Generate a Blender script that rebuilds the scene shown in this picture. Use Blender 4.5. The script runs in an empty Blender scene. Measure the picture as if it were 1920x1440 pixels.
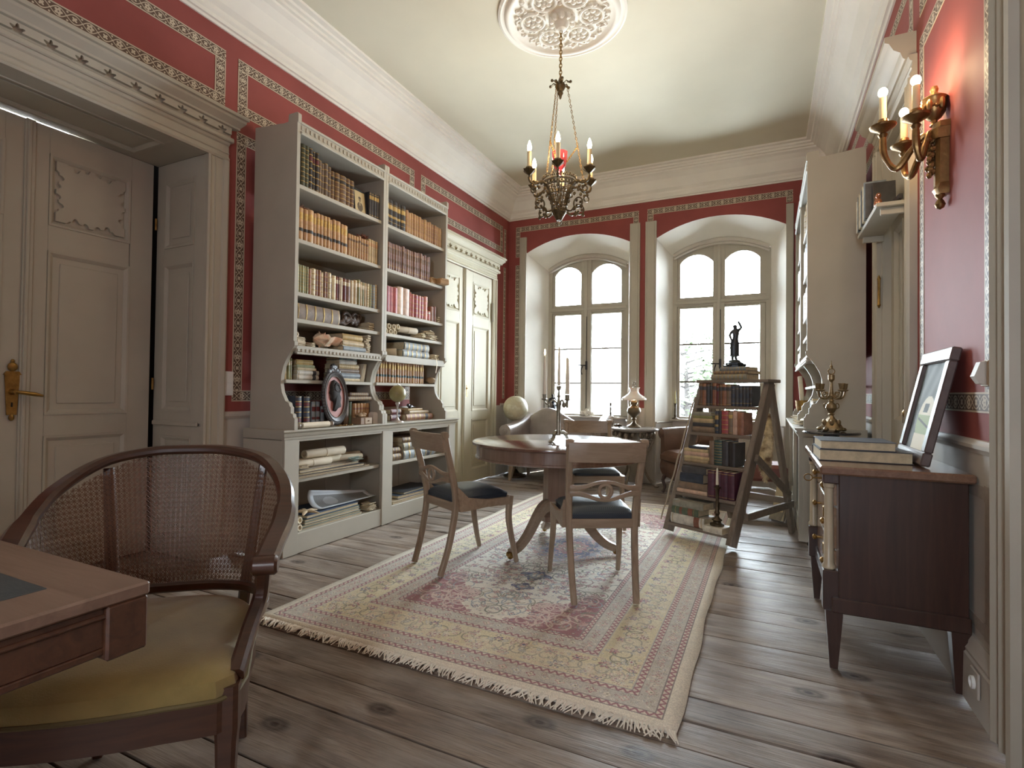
import bpy, bmesh, math, random
import numpy as np
from mathutils import Vector, Matrix
R_ = random.Random(7)
SC = bpy.context.scene
COL = SC.collection
PI = math.pi
# ------------------------------------------------------------------ camera
YAW, PITCH, ROLL, FPX = 0.44959, 0.015596, 0.011624, 992.77
cam = bpy.data.cameras.new('camera'); camo = bpy.data.objects.new('camera', cam); COL.objects.link(camo)
_f = Vector((-math.sin(YAW)*math.cos(PITCH), math.cos(YAW)*math.cos(PITCH), math.sin(PITCH)))
_r = Vector((math.cos(YAW), math.sin(YAW), 0)); _u = _r.cross(_f)
_r2 = _r*math.cos(ROLL) + _u*math.sin(ROLL); _u2 = -_r*math.sin(ROLL) + _u*math.cos(ROLL)
camo.matrix_world = Matrix(((_r2.x, _u2.x, -_f.x, 0), (_r2.y, _u2.y, -_f.y, 0), (_r2.z, _u2.z, -_f.z, 1.12), (0, 0, 0, 1)))
cam.sensor_width = 36; cam.lens = FPX/1920*36; cam.clip_start = 0.02
SC.camera = camo
# ------------------------------------------------------------------ sky, daylight at the windows and an added rear opening, exposure
SC.view_settings.view_transform = 'Standard'; SC.view_settings.look = 'None'
SC.view_settings.exposure = EXPOSURE = 1.25; SC.view_settings.gamma = 1.0; SC.view_settings.use_curve_mapping = False
W = bpy.data.worlds.new('sky'); SC.world = W; W.use_nodes = True
_bg = W.node_tree.nodes['Background']; _bg.inputs[0].default_value = (0.82, 0.92, 1.0, 1); _bg.inputs[1].default_value = 24.0
SC.cycles.use_denoising = True; SC.cycles.max_bounces = 10; SC.cycles.diffuse_bounces = 6; SC.cycles.glossy_bounces = 4
SC.cycles.transparent_max_bounces = 12; SC.cycles.transmission_bounces = 4
SC.cycles.sample_clamp_indirect = 8; SC.cycles.caustics_reflective = False; SC.cycles.caustics_refractive = False
def area(name, loc, rot, sx, sy, energy, col=(1, 1, 1), portal=False):
    l = bpy.data.lights.new(name, 'AREA'); l.shape = 'RECTANGLE'; l.size = sx; l.size_y = sy; l.energy = energy; l.color = col
    o = bpy.data.objects.new(name, l); o.location = loc; o.rotation_euler = rot; COL.objects.link(o)
    if portal: l.cycles.is_portal = True
    return o
area('daylight_portal', (-2.30, 7.30, 1.85), (-PI/2, 0, 0), 1.3, 2.4, 1, portal=True)
area('daylight_portal', (-0.55, 7.30, 1.85), (-PI/2, 0, 0), 1.3, 2.4, 1, portal=True)
area('daylight_portal', (-0.15, -1.75, 1.65), (PI/2, 0, 0), .36, .9, 1, portal=True)  # portal of the rear opening, added as fill for the foreground

# ------------------------------------------------------------------ helpers: colour, nodes, materials
def lin(c):
    return tuple(((x/255)/12.92 if x/255 <= .04045 else ((x/255+.055)/1.055)**2.4) for x in c[:3])
def c4(c): return (*lin(c), 1)
class NT:
    def __init__(s, name):
        s.m = bpy.data.materials.new(name); s.m.use_nodes = True; s.t = s.m.node_tree; s.n = s.t.nodes; s.l = s.t.links
        s.p = s.n['Principled BSDF']; s.out = s.n['Material Output']
    def node(s, typ, **k):
        n = s.n.new(typ)
        for a, b in k.items(): setattr(n, a, b)
        return n
    def link(s, a, b): s.l.new(a, b)
    def coords(s, scale=(1, 1, 1), kind='Object', rot=(0, 0, 0)):
        tc = s.node('ShaderNodeTexCoord'); mp = s.node('ShaderNodeMapping'); mp.inputs['Scale'].default_value = scale; mp.inputs['Rotation'].default_value = rot
        s.link(tc.outputs[kind], mp.inputs[0]); return mp.outputs[0]
    def noise(s, vec, scale, detail=4, rough=.55, dist=0):
        n = s.node('ShaderNodeTexNoise'); n.inputs['Scale'].default_value = scale; n.inputs['Detail'].default_value = detail
        n.inputs['Roughness'].default_value = rough; n.inputs['Distortion'].default_value = dist
        if vec is not None: s.link(vec, n.inputs['Vector'])
        return n.outputs['Fac']
    def ramp(s, fac, stops):
        r = s.node('ShaderNodeValToRGB'); e = r.color_ramp.elements
        while len(e) < len(stops): e.new(.5)
        for el, (p, c) in zip(e, stops): el.position = p; el.color = (*c, 1)
        s.link(fac, r.inputs[0]); return r.outputs[0]
    def math(s, op, a, b=None):
        n = s.node('ShaderNodeMath', operation=op)
        for i, x in enumerate((a, b)):
            if x is None: continue
            if isinstance(x, (int, float)): n.inputs[i].default_value = x
            else: s.link(x, n.inputs[i])
        return n.outputs[0]
    def mix(s, fac, a, b, mode='MIX'):
        n = s.node('ShaderNodeMix', data_type='RGBA', blend_type=mode)
        for i, x in ((0, fac), (6, a), (7, b)):
            if isinstance(x, (int, float)): n.inputs[i].default_value = x
            elif isinstance(x, tuple): n.inputs[i].default_value = (*x[:3], 1)
            else: s.link(x, n.inputs[i])
        return n.outputs[2]
    def bump(s, h, strength=.2, dist=.01):
        b = s.node('ShaderNodeBump'); b.inputs['Strength'].default_value = strength; b.inputs['Distance'].default_value = dist
        s.link(h, b.inputs['Height']); s.link(b.outputs[0], s.p.inputs['Normal'])
MATS = {}
def mat(name, col, rough=.5, metal=0, var=.12, vs=6, bump=.06, bs=60, spec=.5, rnd=0, coat=0, emit=0):
    if name in MATS: return MATS[name]
    t = NT(name); v = t.coords(); c = lin(col)
    a = tuple(x*(1-var) for x in c); b = tuple(min(1, x*(1+var)) for x in c)
    f = t.noise(v, vs); colr = t.ramp(f, [(.3, a), (.7, b)])
    if rnd:
        oi = t.node('ShaderNodeObjectInfo'); hs = t.node('ShaderNodeHueSaturation')
        t.link(t.math('MULTIPLY_ADD', oi.outputs['Random'], rnd) if 0 else t.math('ADD', t.math('MULTIPLY', oi.outputs['Random'], 2*rnd), 1-rnd), hs.inputs['Value'])
        t.link(t.math('ADD', t.math('MULTIPLY', oi.outputs['Random'], .03*rnd*3), .5-.015*rnd*3), hs.inputs['Hue'])
        t.link(colr, hs.inputs['Color']); colr = hs.outputs[0]
    t.link(colr, t.p.inputs['Base Color'])
    t.p.inputs['Roughness'].default_value = rough; t.p.inputs['Metallic'].default_value = metal
    t.p.inputs['Specular IOR Level'].default_value = spec; t.p.inputs['Coat Weight'].default_value = coat
    if bump: t.bump(t.noise(v, bs, 3), bump, .004)
    MATS[name] = t.m; return t.m
def wood(name, c1, c2, axis=0, scale=9, stretch=14, rough=.4, bump=.12, rnd=.0, coat=0, c3=None):
    if name in MATS: return MATS[name]
    t = NT(name); s = [stretch]*3; s[axis] = 1
    v = t.coords(tuple(x*scale/14 for x in s)); d = t.noise(t.coords(), 3, 2)
    g = t.noise(v, 3, 6, .65, 1.2); g2 = t.noise(v, 11, 3, .6)
    colr = t.ramp(g, [(.25, lin(c1)), (.72, lin(c2))])
    colr = t.mix(t.math('MULTIPLY', g2, .45), colr, lin(c3 or c1))
    colr = t.mix(t.math('MULTIPLY', d, .35), colr, tuple(x*.55 for x in lin(c1)))
    if rnd:
        oi = t.node('ShaderNodeObjectInfo'); hs = t.node('ShaderNodeHueSaturation')
        t.link(t.math('ADD', t.math('MULTIPLY', oi.outputs['Random'], 2*rnd), 1-rnd), hs.inputs['Value']); t.link(colr, hs.inputs['Color']); colr = hs.outputs[0]
    t.link(colr, t.p.inputs['Base Color']); t.p.inputs['Roughness'].default_value = rough; t.p.inputs['Coat Weight'].default_value = coat
    t.p.inputs['Coat Roughness'].default_value = .15
    t.bump(g2, bump, .003); MATS[name] = t.m; return t.m
def img_mat(name, arr, rough=.8, bump=0, uvmap=True, noise=.1):
    h, w = arr.shape[:2]; im = bpy.data.images.new(name, w, h); a = np.ones((h, w, 4), np.float32); a[..., :3] = np.clip(arr, 0, 1)
    im.pixels.foreach_set(a[::-1].ravel()); im.update(); im.pack()
    t = NT(name); x = t.node('ShaderNodeTexImage'); x.image = im; x.extension = 'REPEAT'
    tc = t.node('ShaderNodeTexCoord'); t.link(tc.outputs['UV'], x.inputs[0])
    n = t.noise(t.coords(), 7, 4); c = t.mix(t.math('MULTIPLY', n, noise*2), x.outputs[0], (0.12, .1, .08))
    t.link(c, t.p.inputs['Base Color']); t.p.inputs['Roughness'].default_value = rough
    if bump: t.bump(t.noise(t.coords(), 260, 3), bump, .004)
    MATS[name] = t.m; return t.m
# ------------------------------------------------------------------ helpers: mesh building
def frame(loc=(0, 0, 0), X=(1, 0, 0), Y=(0, 1, 0), Z=(0, 0, 1)):
    return Matrix(((X[0], Y[0], Z[0], loc[0]), (X[1], Y[1], Z[1], loc[1]), (X[2], Y[2], Z[2], loc[2]), (0, 0, 0, 1)))
def rz(a, loc=(0, 0, 0)): return Matrix.Translation(loc) @ Matrix.Rotation(a, 4, 'Z')
class MB:
    def __init__(s): s.v = []; s.f = []; s.m = []
    def add(s, vs, fs, mi=0, M=None):
        o = len(s.v)
        s.v += [tuple(M @ Vector(p)) for p in vs] if M is not None else [tuple(p) for p in vs]
        s.f += [tuple(i+o for i in q) for q in fs]; s.m += [mi]*len(fs); return s
    def box(s, lo, hi, b=0, mi=0, M=None):
        lo = list(lo); hi = list(hi)
        for i in range(3):
            if lo[i] > hi[i]: lo[i], hi[i] = hi[i], lo[i]
        if b <= 0:
            vs = [(x, y, z) for x in (lo[0], hi[0]) for y in (lo[1], hi[1]) for z in (lo[2], hi[2])]
            return s.add(vs, [(0, 1, 3, 2), (4, 6, 7, 5), (0, 4, 5, 1), (2, 3, 7, 6), (0, 2, 6, 4), (1, 5, 7, 3)], mi, M)
        b = min(b, min(hi[i]-lo[i] for i in range(3))*.49); vs = []; ix = {}
        for cx in (0, 1):
            for cy in (0, 1):
                for cz in (0, 1):
                    sg = (cx, cy, cz)
                    for a in range(3):
                        p = [(hi[i] if sg[i] else lo[i]) if i == a else ((hi[i]-b) if sg[i] else (lo[i]+b)) for i in range(3)]
                        ix[sg, a] = len(vs); vs.append(p)
        fs = []
        for a in range(3):
            o1, o2 = [(1, 2), (0, 2), (0, 1)][a]
            for q in (0, 1):
                f = []
                for d1, d2 in ((0, 0), (1, 0), (1, 1), (0, 1)):
                    g = [0]*3; g[a] = q; g[o1] = d1; g[o2] = d2; f.append(ix[tuple(g), a])
                fs.append(f)
        for a, c, d in ((0, 1, 2), (0, 2, 1), (1, 2, 0)):
            for qa in (0, 1):
                for qc in (0, 1):
                    g0 = [0]*3; g0[a] = qa; g0[c] = qc; g0[d] = 0; g1 = list(g0); g1[d] = 1
                    fs.append((ix[tuple(g0), a], ix[tuple(g0), c], ix[tuple(g1), c], ix[tuple(g1), a]))
        for sg in [(x, y, z) for x in (0, 1) for y in (0, 1) for z in (0, 1)]: fs.append((ix[sg, 0], ix[sg, 1], ix[sg, 2]))
        return s.add(vs, fs, mi, M)
    def loft(s, rings, cap=True, mi=0, M=None, closed=True):
        n = len(rings[0]); vs = [p for r in rings for p in r]; fs = []
        for k in range(len(rings)-1):
            for i in range(n if closed else n-1):
                j = (i+1) % n; fs.append((k*n+i, k*n+j, (k+1)*n+j, (k+1)*n+i))
        if cap: fs.append(tuple(range(n))[::-1]); fs.append(tuple(range((len(rings)-1)*n, len(rings)*n)))
        return s.add(vs, fs, mi, M)
    def lathe(s, prof, n=20, c=(0, 0, 0), mi=0, M=None, cap=True, wob=None):
        rings = []
        for r, z in prof:
            rr = max(r, 1e-4)
            rings.append([(c[0]+rr*(1 if wob is None else wob(i/n, z))*math.cos(2*PI*i/n), c[1]+rr*(1 if wob is None else wob(i/n, z))*math.sin(2*PI*i/n), c[2]+z) for i in range(n)])
        return s.loft(rings, cap, mi, M)
    def sweep(s, pts, sec, up=(0, 0, 1), mi=0, M=None, cap=True, scales=None, loop=False):
        P = [Vector(p) for p in pts]; n = len(P); rings = []; up = Vector(up)
        for i in range(n):
            t = (P[(i+1) % n]-P[i-1]) if loop else (P[min(i+1, n-1)]-P[max(i-1, 0)])
            t.normalize(); sd = t.cross(up)
            if sd.length < 1e-4: sd = t.cross(Vector((1, 0, 0)))
            sd.normalize(); u2 = sd.cross(t); k = scales[i] if scales else 1
            ka, kb = k if isinstance(k, tuple) else (k, k)
            rings.append([tuple(P[i]+sd*a*ka+u2*b*kb) for a, b in sec])
        if loop: rings.append(rings[0]); cap = False
        return s.loft(rings, cap, mi, M)
    def tube(s, pts, r, n=8, mi=0, M=None, cap=True, loop=False):
        rs = r if isinstance(r, (list, tuple)) else [r]*len(pts); P = [Vector(p) for p in pts]; N = len(P); rings = []
        t0 = ((P[1]-P[0]) if not loop else (P[1]-P[-1])).normalized()
        a = t0.cross(Vector((0, 0, 1)));
        if a.length < .05: a = t0.cross(Vector((1, 0, 0)))
        a.normalize()
        for i in range(N):
            t = (P[(i+1) % N]-P[i-1]) if loop else (P[min(i+1, N-1)]-P[max(i-1, 0)])
            if t.length < 1e-9: t = t0
            t.normalize(); a = (a-t*a.dot(t))
            if a.length < 1e-6: a = t.orthogonal()
            a.normalize(); b = t.cross(a)
            rings.append([tuple(P[i]+(a*math.cos(2*PI*k/n)+b*math.sin(2*PI*k/n))*rs[i]) for k in range(n)])
        if loop: rings.append(rings[0]); cap = False
        return s.loft(rings, cap, mi, M)
    def prism(s, poly, h0, h1, M=None, mi=0):
        n = len(poly); vs = [(x, y, h0) for x, y in poly]+[(x, y, h1) for x, y in poly]
        fs = [tuple(range(n))[::-1], tuple(range(n, 2*n))]+[(i, (i+1) % n, n+(i+1) % n, n+i) for i in range(n)]
        return s.add(vs, fs, mi, M)
    def ball(s, c, r, nu=16, nv=10, mi=0, M=None, f=None):
        rr = r if isinstance(r, (tuple, list)) else (r, r, r); vs = []; fs = []
        for j in range(nv+1):
            th = PI*j/nv
            for i in range(nu):
                ph = 2*PI*i/nu; d = (math.sin(th)*math.cos(ph), math.sin(th)*math.sin(ph), math.cos(th)); k = f(d) if f else 1
                vs.append((c[0]+rr[0]*d[0]*k, c[1]+rr[1]*d[1]*k, c[2]+rr[2]*d[2]*k))
        for j in range(nv):
            for i in range(nu):
                k = (i+1) % nu; fs.append((j*nu+i, (j+1)*nu+i, (j+1)*nu+k, j*nu+k))
        return s.add(vs, fs, mi, M)
    def grid(s, fn, nu, nv, mi=0, M=None, thick=0):
        vs = [fn(i/nu, j/nv) for j in range(nv+1) for i in range(nu+1)]
        fs = [(j*(nu+1)+i, j*(nu+1)+i+1, (j+1)*(nu+1)+i+1, (j+1)*(nu+1)+i) for j in range(nv) for i in range(nu)]
        if thick:
            o = len(vs); n0 = len(fs); P = [Vector(p) for p in vs]; N = [Vector((0, 0, 0)) for _ in P]
            for q in fs:
                nn = (P[q[1]]-P[q[0]]).cross(P[q[3]]-P[q[0]])
                for k in q: N[k] += nn
            vs = vs+[tuple(p-(n.normalized() if n.length > 1e-12 else Vector((0, 0, 1)))*thick) for p, n in zip(P, N)]
            fs = fs+[tuple(k+o for k in q[::-1]) for q in fs[:n0]]
            ed = [i for i in range(nu+1)]+[(j)*(nu+1)+nu for j in range(1, nv+1)]+[nv*(nu+1)+i for i in range(nu-1, -1, -1)]+[j*(nu+1) for j in range(nv-1, 0, -1)]
            fs += [(ed[(k+1) % len(ed)], ed[k], ed[k]+o, ed[(k+1) % len(ed)]+o) for k in range(len(ed))]
        return s.add(vs, fs, mi, M)
    def mesh(s, name, mats, angle=32, fix=True):
        me = bpy.data.meshes.new(name); me.from_pydata(s.v, [], s.f)
        for m in (mats if isinstance(mats, (list, tuple)) else [mats]): me.materials.append(m)
        if any(s.m): me.polygons.foreach_set('material_index', s.m)
        if fix:
            bm = bmesh.new(); bm.from_mesh(me); bmesh.ops.recalc_face_normals(bm, faces=bm.faces); bm.to_mesh(me); bm.free()
        me.polygons.foreach_set('use_smooth', [True]*len(me.polygons)); me.set_sharp_from_angle(angle=math.radians(angle)); me.update()
        return me
    def obj(s, name, mats, parent=None, **k):
        o = bpy.data.objects.new(name, s.mesh(name, mats, k.pop('angle', 32), k.pop('fix', True))); COL.objects.link(o)
        if parent is not None: o.parent = parent
        return tag(o, **k)
def tag(o, label=None, cat=None, group=None, kind=None, loc=None):
    if label: o['label'] = label
    if cat: o['category'] = cat
    if group: o['group'] = group
    if kind: o['kind'] = kind
    if loc is not None: o.location = loc
    return o
def thing(name, label, cat, loc=(0, 0, 0), rot=0, group=None):
    o = bpy.data.objects.new(name, None); COL.objects.link(o); o.location = loc; o.empty_display_size = .05
    o.rotation_euler = (0, 0, rot) if isinstance(rot, (int, float)) else rot
    return tag(o, label, cat, group)
def struct(name, mb, m, parent=None, **k):
    return mb.obj(name, m, parent, kind='structure' if parent is None else None, **k)
def empty_struct(name, label=None):
    o = bpy.data.objects.new(name, None); COL.objects.link(o); o['kind'] = 'structure'
    if label: o['label'] = label
    return o
def rect(w, h, c=0):
    w /= 2; h /= 2
    if not c: return [(-w, -h), (w, -h), (w, h), (-w, h)]
    return [(-w+c, -h), (w-c, -h), (w, -h+c), (w, h-c), (w-c, h), (-w+c, h), (-w, h-c), (-w, -h+c)]
def circ(r, n=8, a=0): return [(r*math.cos(2*PI*i/n+a), r*math.sin(2*PI*i/n+a)) for i in range(n)]
def bez(ps, n=10):
    out = []
    for i in range(n+1):
        t = i/n; q = [Vector(p) for p in ps]
        while len(q) > 1: q = [q[k]*(1-t)+q[k+1]*t for k in range(len(q)-1)]
        out.append(tuple(q[0]))
    return out
def spline(ps, n=6, loop=False):
    P = [Vector(p) for p in ps]; N = len(P); out = []
    for i in range(N if loop else N-1):
        p0 = P[i-1] if (loop or i > 0) else P[0]; p1 = P[i]; p2 = P[(i+1) % N]; p3 = P[(i+2) % N] if (loop or i+2 < N) else P[-1]
        for k in range(n):
            t = k/n; out.append(tuple(.5*((2*p1)+(p2-p0)*t+(2*p0-5*p1+4*p2-p3)*t*t+(3*p1-p0-3*p2+p3)*t**3)))
    if not loop: out.append(tuple(P[-1]))
    return out
def copy_thing(root, loc, rot=None, label=None, group=None):
    c = root.copy(); COL.objects.link(c); c.location = loc
    if rot is not None: c.rotation_euler = (0, 0, rot) if isinstance(rot, (int, float)) else rot
    tag(c, label, None, group)
    for ch in list(root.children):
        k = ch.copy(); COL.objects.link(k); k.parent = c
        for g in list(ch.children):
            q = g.copy(); COL.objects.link(q); q.parent = k
    return c
# ------------------------------------------------------------------ shared materials
PAINT = mat('greige_paint', (176, 169, 154), .58, var=.06, vs=2.5, bump=.05, bs=35)
PAINT2 = mat('pale_grey_paint', (190, 183, 173), .58, var=.06, vs=3, bump=.05, bs=35)
CREAM = mat('cream_paint', (190, 182, 158), .62, var=.05, vs=3, bump=.05, bs=35)
PLASTER = mat('white_plaster', (230, 225, 214), .75, var=.04, vs=3, bump=.08, bs=30)
CEILM = mat('ceiling_paint', (208, 202, 180), .8, var=.03, vs=2, bump=.05, bs=20)
RED = mat('red_wall_paint', (144, 74, 69), .68, var=.12, vs=2.2, bump=.06, bs=25, spec=.3)
DARKF = mat('dark_void', (24, 18, 14), .9)
WALN = wood('walnut', (136, 116, 96), (182, 162, 138), axis=2, rough=.4, bump=.06)
WALNX = wood('walnut_across', (136, 116, 96), (182, 162, 138), axis=0, rough=.4, bump=.06)
MAHOG = wood('mahogany', (50, 33, 29), (82, 55, 46), axis=2, rough=.3, bump=.05, coat=.3)
OLDW = wood('old_grey_wood', (104, 92, 80), (152, 137, 122), axis=2, rough=.6, bump=.25)
BRASS = mat('aged_brass', (150, 118, 66), .38, metal=.9, var=.3, vs=30, bump=.15, bs=90)
BRONZE = mat('dark_bronze', (84, 72, 56), .42, metal=.8, var=.35, vs=40, bump=.2, bs=120)
IRONM = mat('blackened_iron', (46, 46, 50), .45, metal=.6, var=.25, vs=30, bump=.15)
WAX = mat('candle_wax', (228, 220, 200), .55, var=.04)
PAPER = mat('old_paper', (206, 192, 164), .85, var=.1, vs=12, rnd=.12)
VELLUM = mat('pale_vellum', (222, 210, 186), .7, var=.08, vs=10, rnd=.1)
PAGES = mat('book_pages', (200, 184, 152), .9, var=.15, vs=40)
WHITEP = mat('white_plastic', (232, 232, 230), .35, var=.01, bump=0)
def emit(name, col, s):
    t = NT(name); t.p.inputs['Base Color'].default_value = (*col, 1); t.p.inputs['Emission Color'].default_value = (*col, 1); t.p.inputs['Emission Strength'].default_value = s
    MATS[name] = t.m; return t.m
BULB = emit('lit_bulb', (1, .74, .45), 95)
FLAME = emit('candle_flame', (1, .75, .4), 25)
def glassy(name, tint, rough=.02, gl=.12):
    t = NT(name); tr = t.node('ShaderNodeBsdfTransparent'); tr.inputs[0].default_value = (*tint, 1)
    g = t.node('ShaderNodeBsdfGlossy'); g.inputs['Roughness'].default_value = rough
    fr = t.node('ShaderNodeFresnel'); fr.inputs[0].default_value = 1.45; mx = t.node('ShaderNodeMixShader')
    t.link(fr.outputs[0], mx.inputs[0]); t.link(tr.outputs[0], mx.inputs[1]); t.link(g.outputs[0], mx.inputs[2]); t.link(mx.outputs[0], t.out.inputs[0])
    MATS[name] = t.m; return t.m
GLASS = glassy('window_glass', (.97, .98, .98))
LGLASS = glassy('lamp_glass', (.9, .88, .86))
# wall planes
XL, XR, YF, YB, ZC = -3.32, 0.70, 6.73, -1.6, 3.88
# ================================================================== SETTING
# ---- floor planks
t = NT('old_pine_boards')
oi = t.node('ShaderNodeObjectInfo'); tc = t.node('ShaderNodeTexCoord'); vm = t.node('ShaderNodeVectorMath', operation='ADD')
cx = t.node('ShaderNodeCombineXYZ'); t.link(t.math('MULTIPLY', oi.outputs['Random'], 37.), cx.inputs[0]); t.link(t.math('MULTIPLY', oi.outputs['Random'], 11.), cx.inputs[1])
t.link(tc.outputs['Object'], vm.inputs[0]); t.link(cx.outputs[0], vm.inputs[1])
def mp(sc):
    m = t.node('ShaderNodeMapping'); m.inputs['Scale'].default_value = sc; t.link(vm.outputs[0], m.inputs[0]); return m.outputs[0]
v1 = mp((.9, 14, 14)); wv = t.node('ShaderNodeTexWave', wave_type='RINGS', rings_direction='Y'); wv.inputs['Scale'].default_value = 2.4; wv.inputs['Distortion'].default_value = 9; wv.inputs['Detail'].default_value = 3; wv.inputs['Detail Scale'].default_value = 1.3; t.link(mp((.22, 3.2, .2)), wv.inputs['Vector'])
vo = t.node('ShaderNodeTexVoronoi', voronoi_dimensions='2D'); vo.inputs['Scale'].default_value = 1.5; t.link(mp((1, 1.7, 1)), vo.inputs['Vector'])
kn = t.ramp(t.math('ADD', vo.outputs['Distance'], t.math('MULTIPLY', t.noise(mp((9, 14, 9)), 3, 2), .03)), [(.03, (1, 1, 1)), (.05, (.5, .5, .5)), (.075, (.75, .75, .75)), (.12, (0, 0, 0))])
g1 = t.noise(v1, 2.2, 6, .7, 1.6); g2 = t.noise(mp((2, 60, 60)), 3, 3, .6); st = t.noise(mp((1.5, 4, 1)), 1.7, 5, .6, .6)
c = t.ramp(g1, [(.22, lin((98, 82, 70))), (.5, lin((156, 138, 122))), (.8, lin((192, 177, 160)))])
c = t.mix(t.math('MULTIPLY', g2, .5), c, lin((100, 84, 74))); c = t.mix(t.math('MULTIPLY', wv.outputs['Fac'], .5), c, lin((82, 65, 55))); fine = t.noise(mp((5, 160, 60)), 2, 2, .5); c = t.mix(t.ramp(fine, [(.52, (0, 0, 0)), (.68, (.7, .7, .7))]), c, lin((70, 56, 48)))
c = t.mix(t.ramp(st, [(.4, (0, 0, 0)), (.75, (.6, .6, .6))]), c, lin((184, 174, 164)))
c = t.mix(kn, c, lin((48, 30, 22)))
hs = t.node('ShaderNodeHueSaturation'); t.link(t.math('ADD', t.math('MULTIPLY', oi.outputs['Random'], .4), .78), hs.inputs['Value']); t.link(c, hs.inputs['Color'])
t.link(hs.outputs[0], t.p.inputs['Base Color'])
t.link(t.ramp(st, [(.3, (.3, .3, .3)), (.8, (.52, .52, .52))]), t.p.inputs['Roughness'])
t.bump(t.math('ADD', t.math('MULTIPLY', wv.outputs['Fac'], .8), t.math('ADD', g1, g2)), .5, .004); PINE = t.m
f = struct('floor', MB().box((XL-.6, YB, -.2), (XR+.3, YF+.6, -.03)), mat('subfloor_dark', (30, 24, 20), .9), label='old wide pine board floor with dark gaps')
ys = [-1.6, -1.3, -1.05, -.8, -.5, -.25, -.02, .2, .43, .63, .85, .975, 1.13, 1.425, 1.6, 1.78, 1.93, 2.09, 2.42, 2.66, 2.93, 3.10, 3.40, 3.59, 3.77, 4.0, 4.2, 4.43, 4.62, 4.85, 5.05, 5.28, 5.5, 5.71, 5.93, 6.15, 6.36, 6.58, 6.78, 6.98, 7.2]
for a, b in zip(ys, ys[1:]):
    g = R_.choice((.004, .006, .009, .013)); w = b-a-g; tl = R_.uniform(-.003, .003); cr = R_.uniform(-.0022, .0012); mb = MB(); rings = []
    xs = np.linspace(XL-.55 if a < 2.3 else XL+.0, XR+.15 if 3.3 < a < 4.4 else XR, 9)
    for x in xs:
        wv = R_.uniform(-.0012, .0012)
        top = [(x, a+g/2+w*k/8, -.004+tl*(k/8-.5)+cr*(1-(k/4-1)**2)+wv-(.004 if k in (0, 8) else 0)) for k in range(9)]
        rings.append(top+[(x, b-g/2, -.028), (x, a+g/2, -.028)])
    mb.loft(rings).obj('plank', PINE, f, angle=60)
# ---- wainscot helper: mapping of a wall plane (u along wall, out of wall, z)
def wallM(side, off=0):
    if side == 'L': return frame((XL+off, 0, 0), (0, 1, 0), (1, 0, 0))
    if side == 'R': return frame((XR-off, 0, 0), (0, 1, 0), (-1, 0, 0))
    return frame((0, YF-off, 0), (1, 0, 0), (0, -1, 0))
ML, MR, MF = wallM('L'), wallM('R'), wallM('F')
DADO = .94
# left wall: red above, painted dado below, opening for door_1 (u .82..2.225, z < 2.66)
def wall_mesh(M, spans, z0, z1, holes, t=.12):
    mb = MB(); us = sorted({spans[0], spans[1], *[h[0] for h in holes], *[h[1] for h in holes]})
    for a, b in zip(us, us[1:]):
        hs_ = [h for h in holes if h[0] <= a and h[1] >= b]
        if not hs_: mb.box((a, -t, z0), (b, 0, z1), 0, 0, M)
        else:
            h = hs_[0]
            if h[2] > z0: mb.box((a, -t, z0), (b, 0, min(h[2], z1)), 0, 0, M)
            if h[3] < z1: mb.box((a, -t, max(z0, h[3])), (b, 0, z1), 0, 0, M)
    return mb
hL = [(.79, 2.24, 0, 2.67)]; hR = [(3.47, 4.33, 0, 2.80)]
wl = struct('wall_left', wall_mesh(ML, (YB, YF), DADO, ZC, hL), RED, label='dark red painted wall with stencilled borders')
wall_mesh(ML, (YB, YF), 0, DADO, [(.79, 2.24, 0, DADO)]).obj('wainscot', PAINT2, wl)
wr = struct('wall_right', wall_mesh(MR, (YB, YF), DADO, ZC, hR), RED, label='red painted wall with wall lamp and stencilled borders')
wall_mesh(MR, (YB, YF), 0, DADO, [(3.47, 4.33, 0, DADO)]).obj('wainscot', PAINT2, wr)
wb = MB()
for lo, hi in (((XL, YB-.12, 0), (-.33, YB, ZC)), ((.03, YB-.12, 0), (XR, YB, ZC)), ((-.33, YB-.12, 2.1), (.03, YB, ZC)), ((-.33, YB-.12, 0), (.03, YB, 1.2))): wb.box(lo, hi)  # gap in this unseen wall is added to let in fill light
struct('wall_back', wb, RED)
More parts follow.
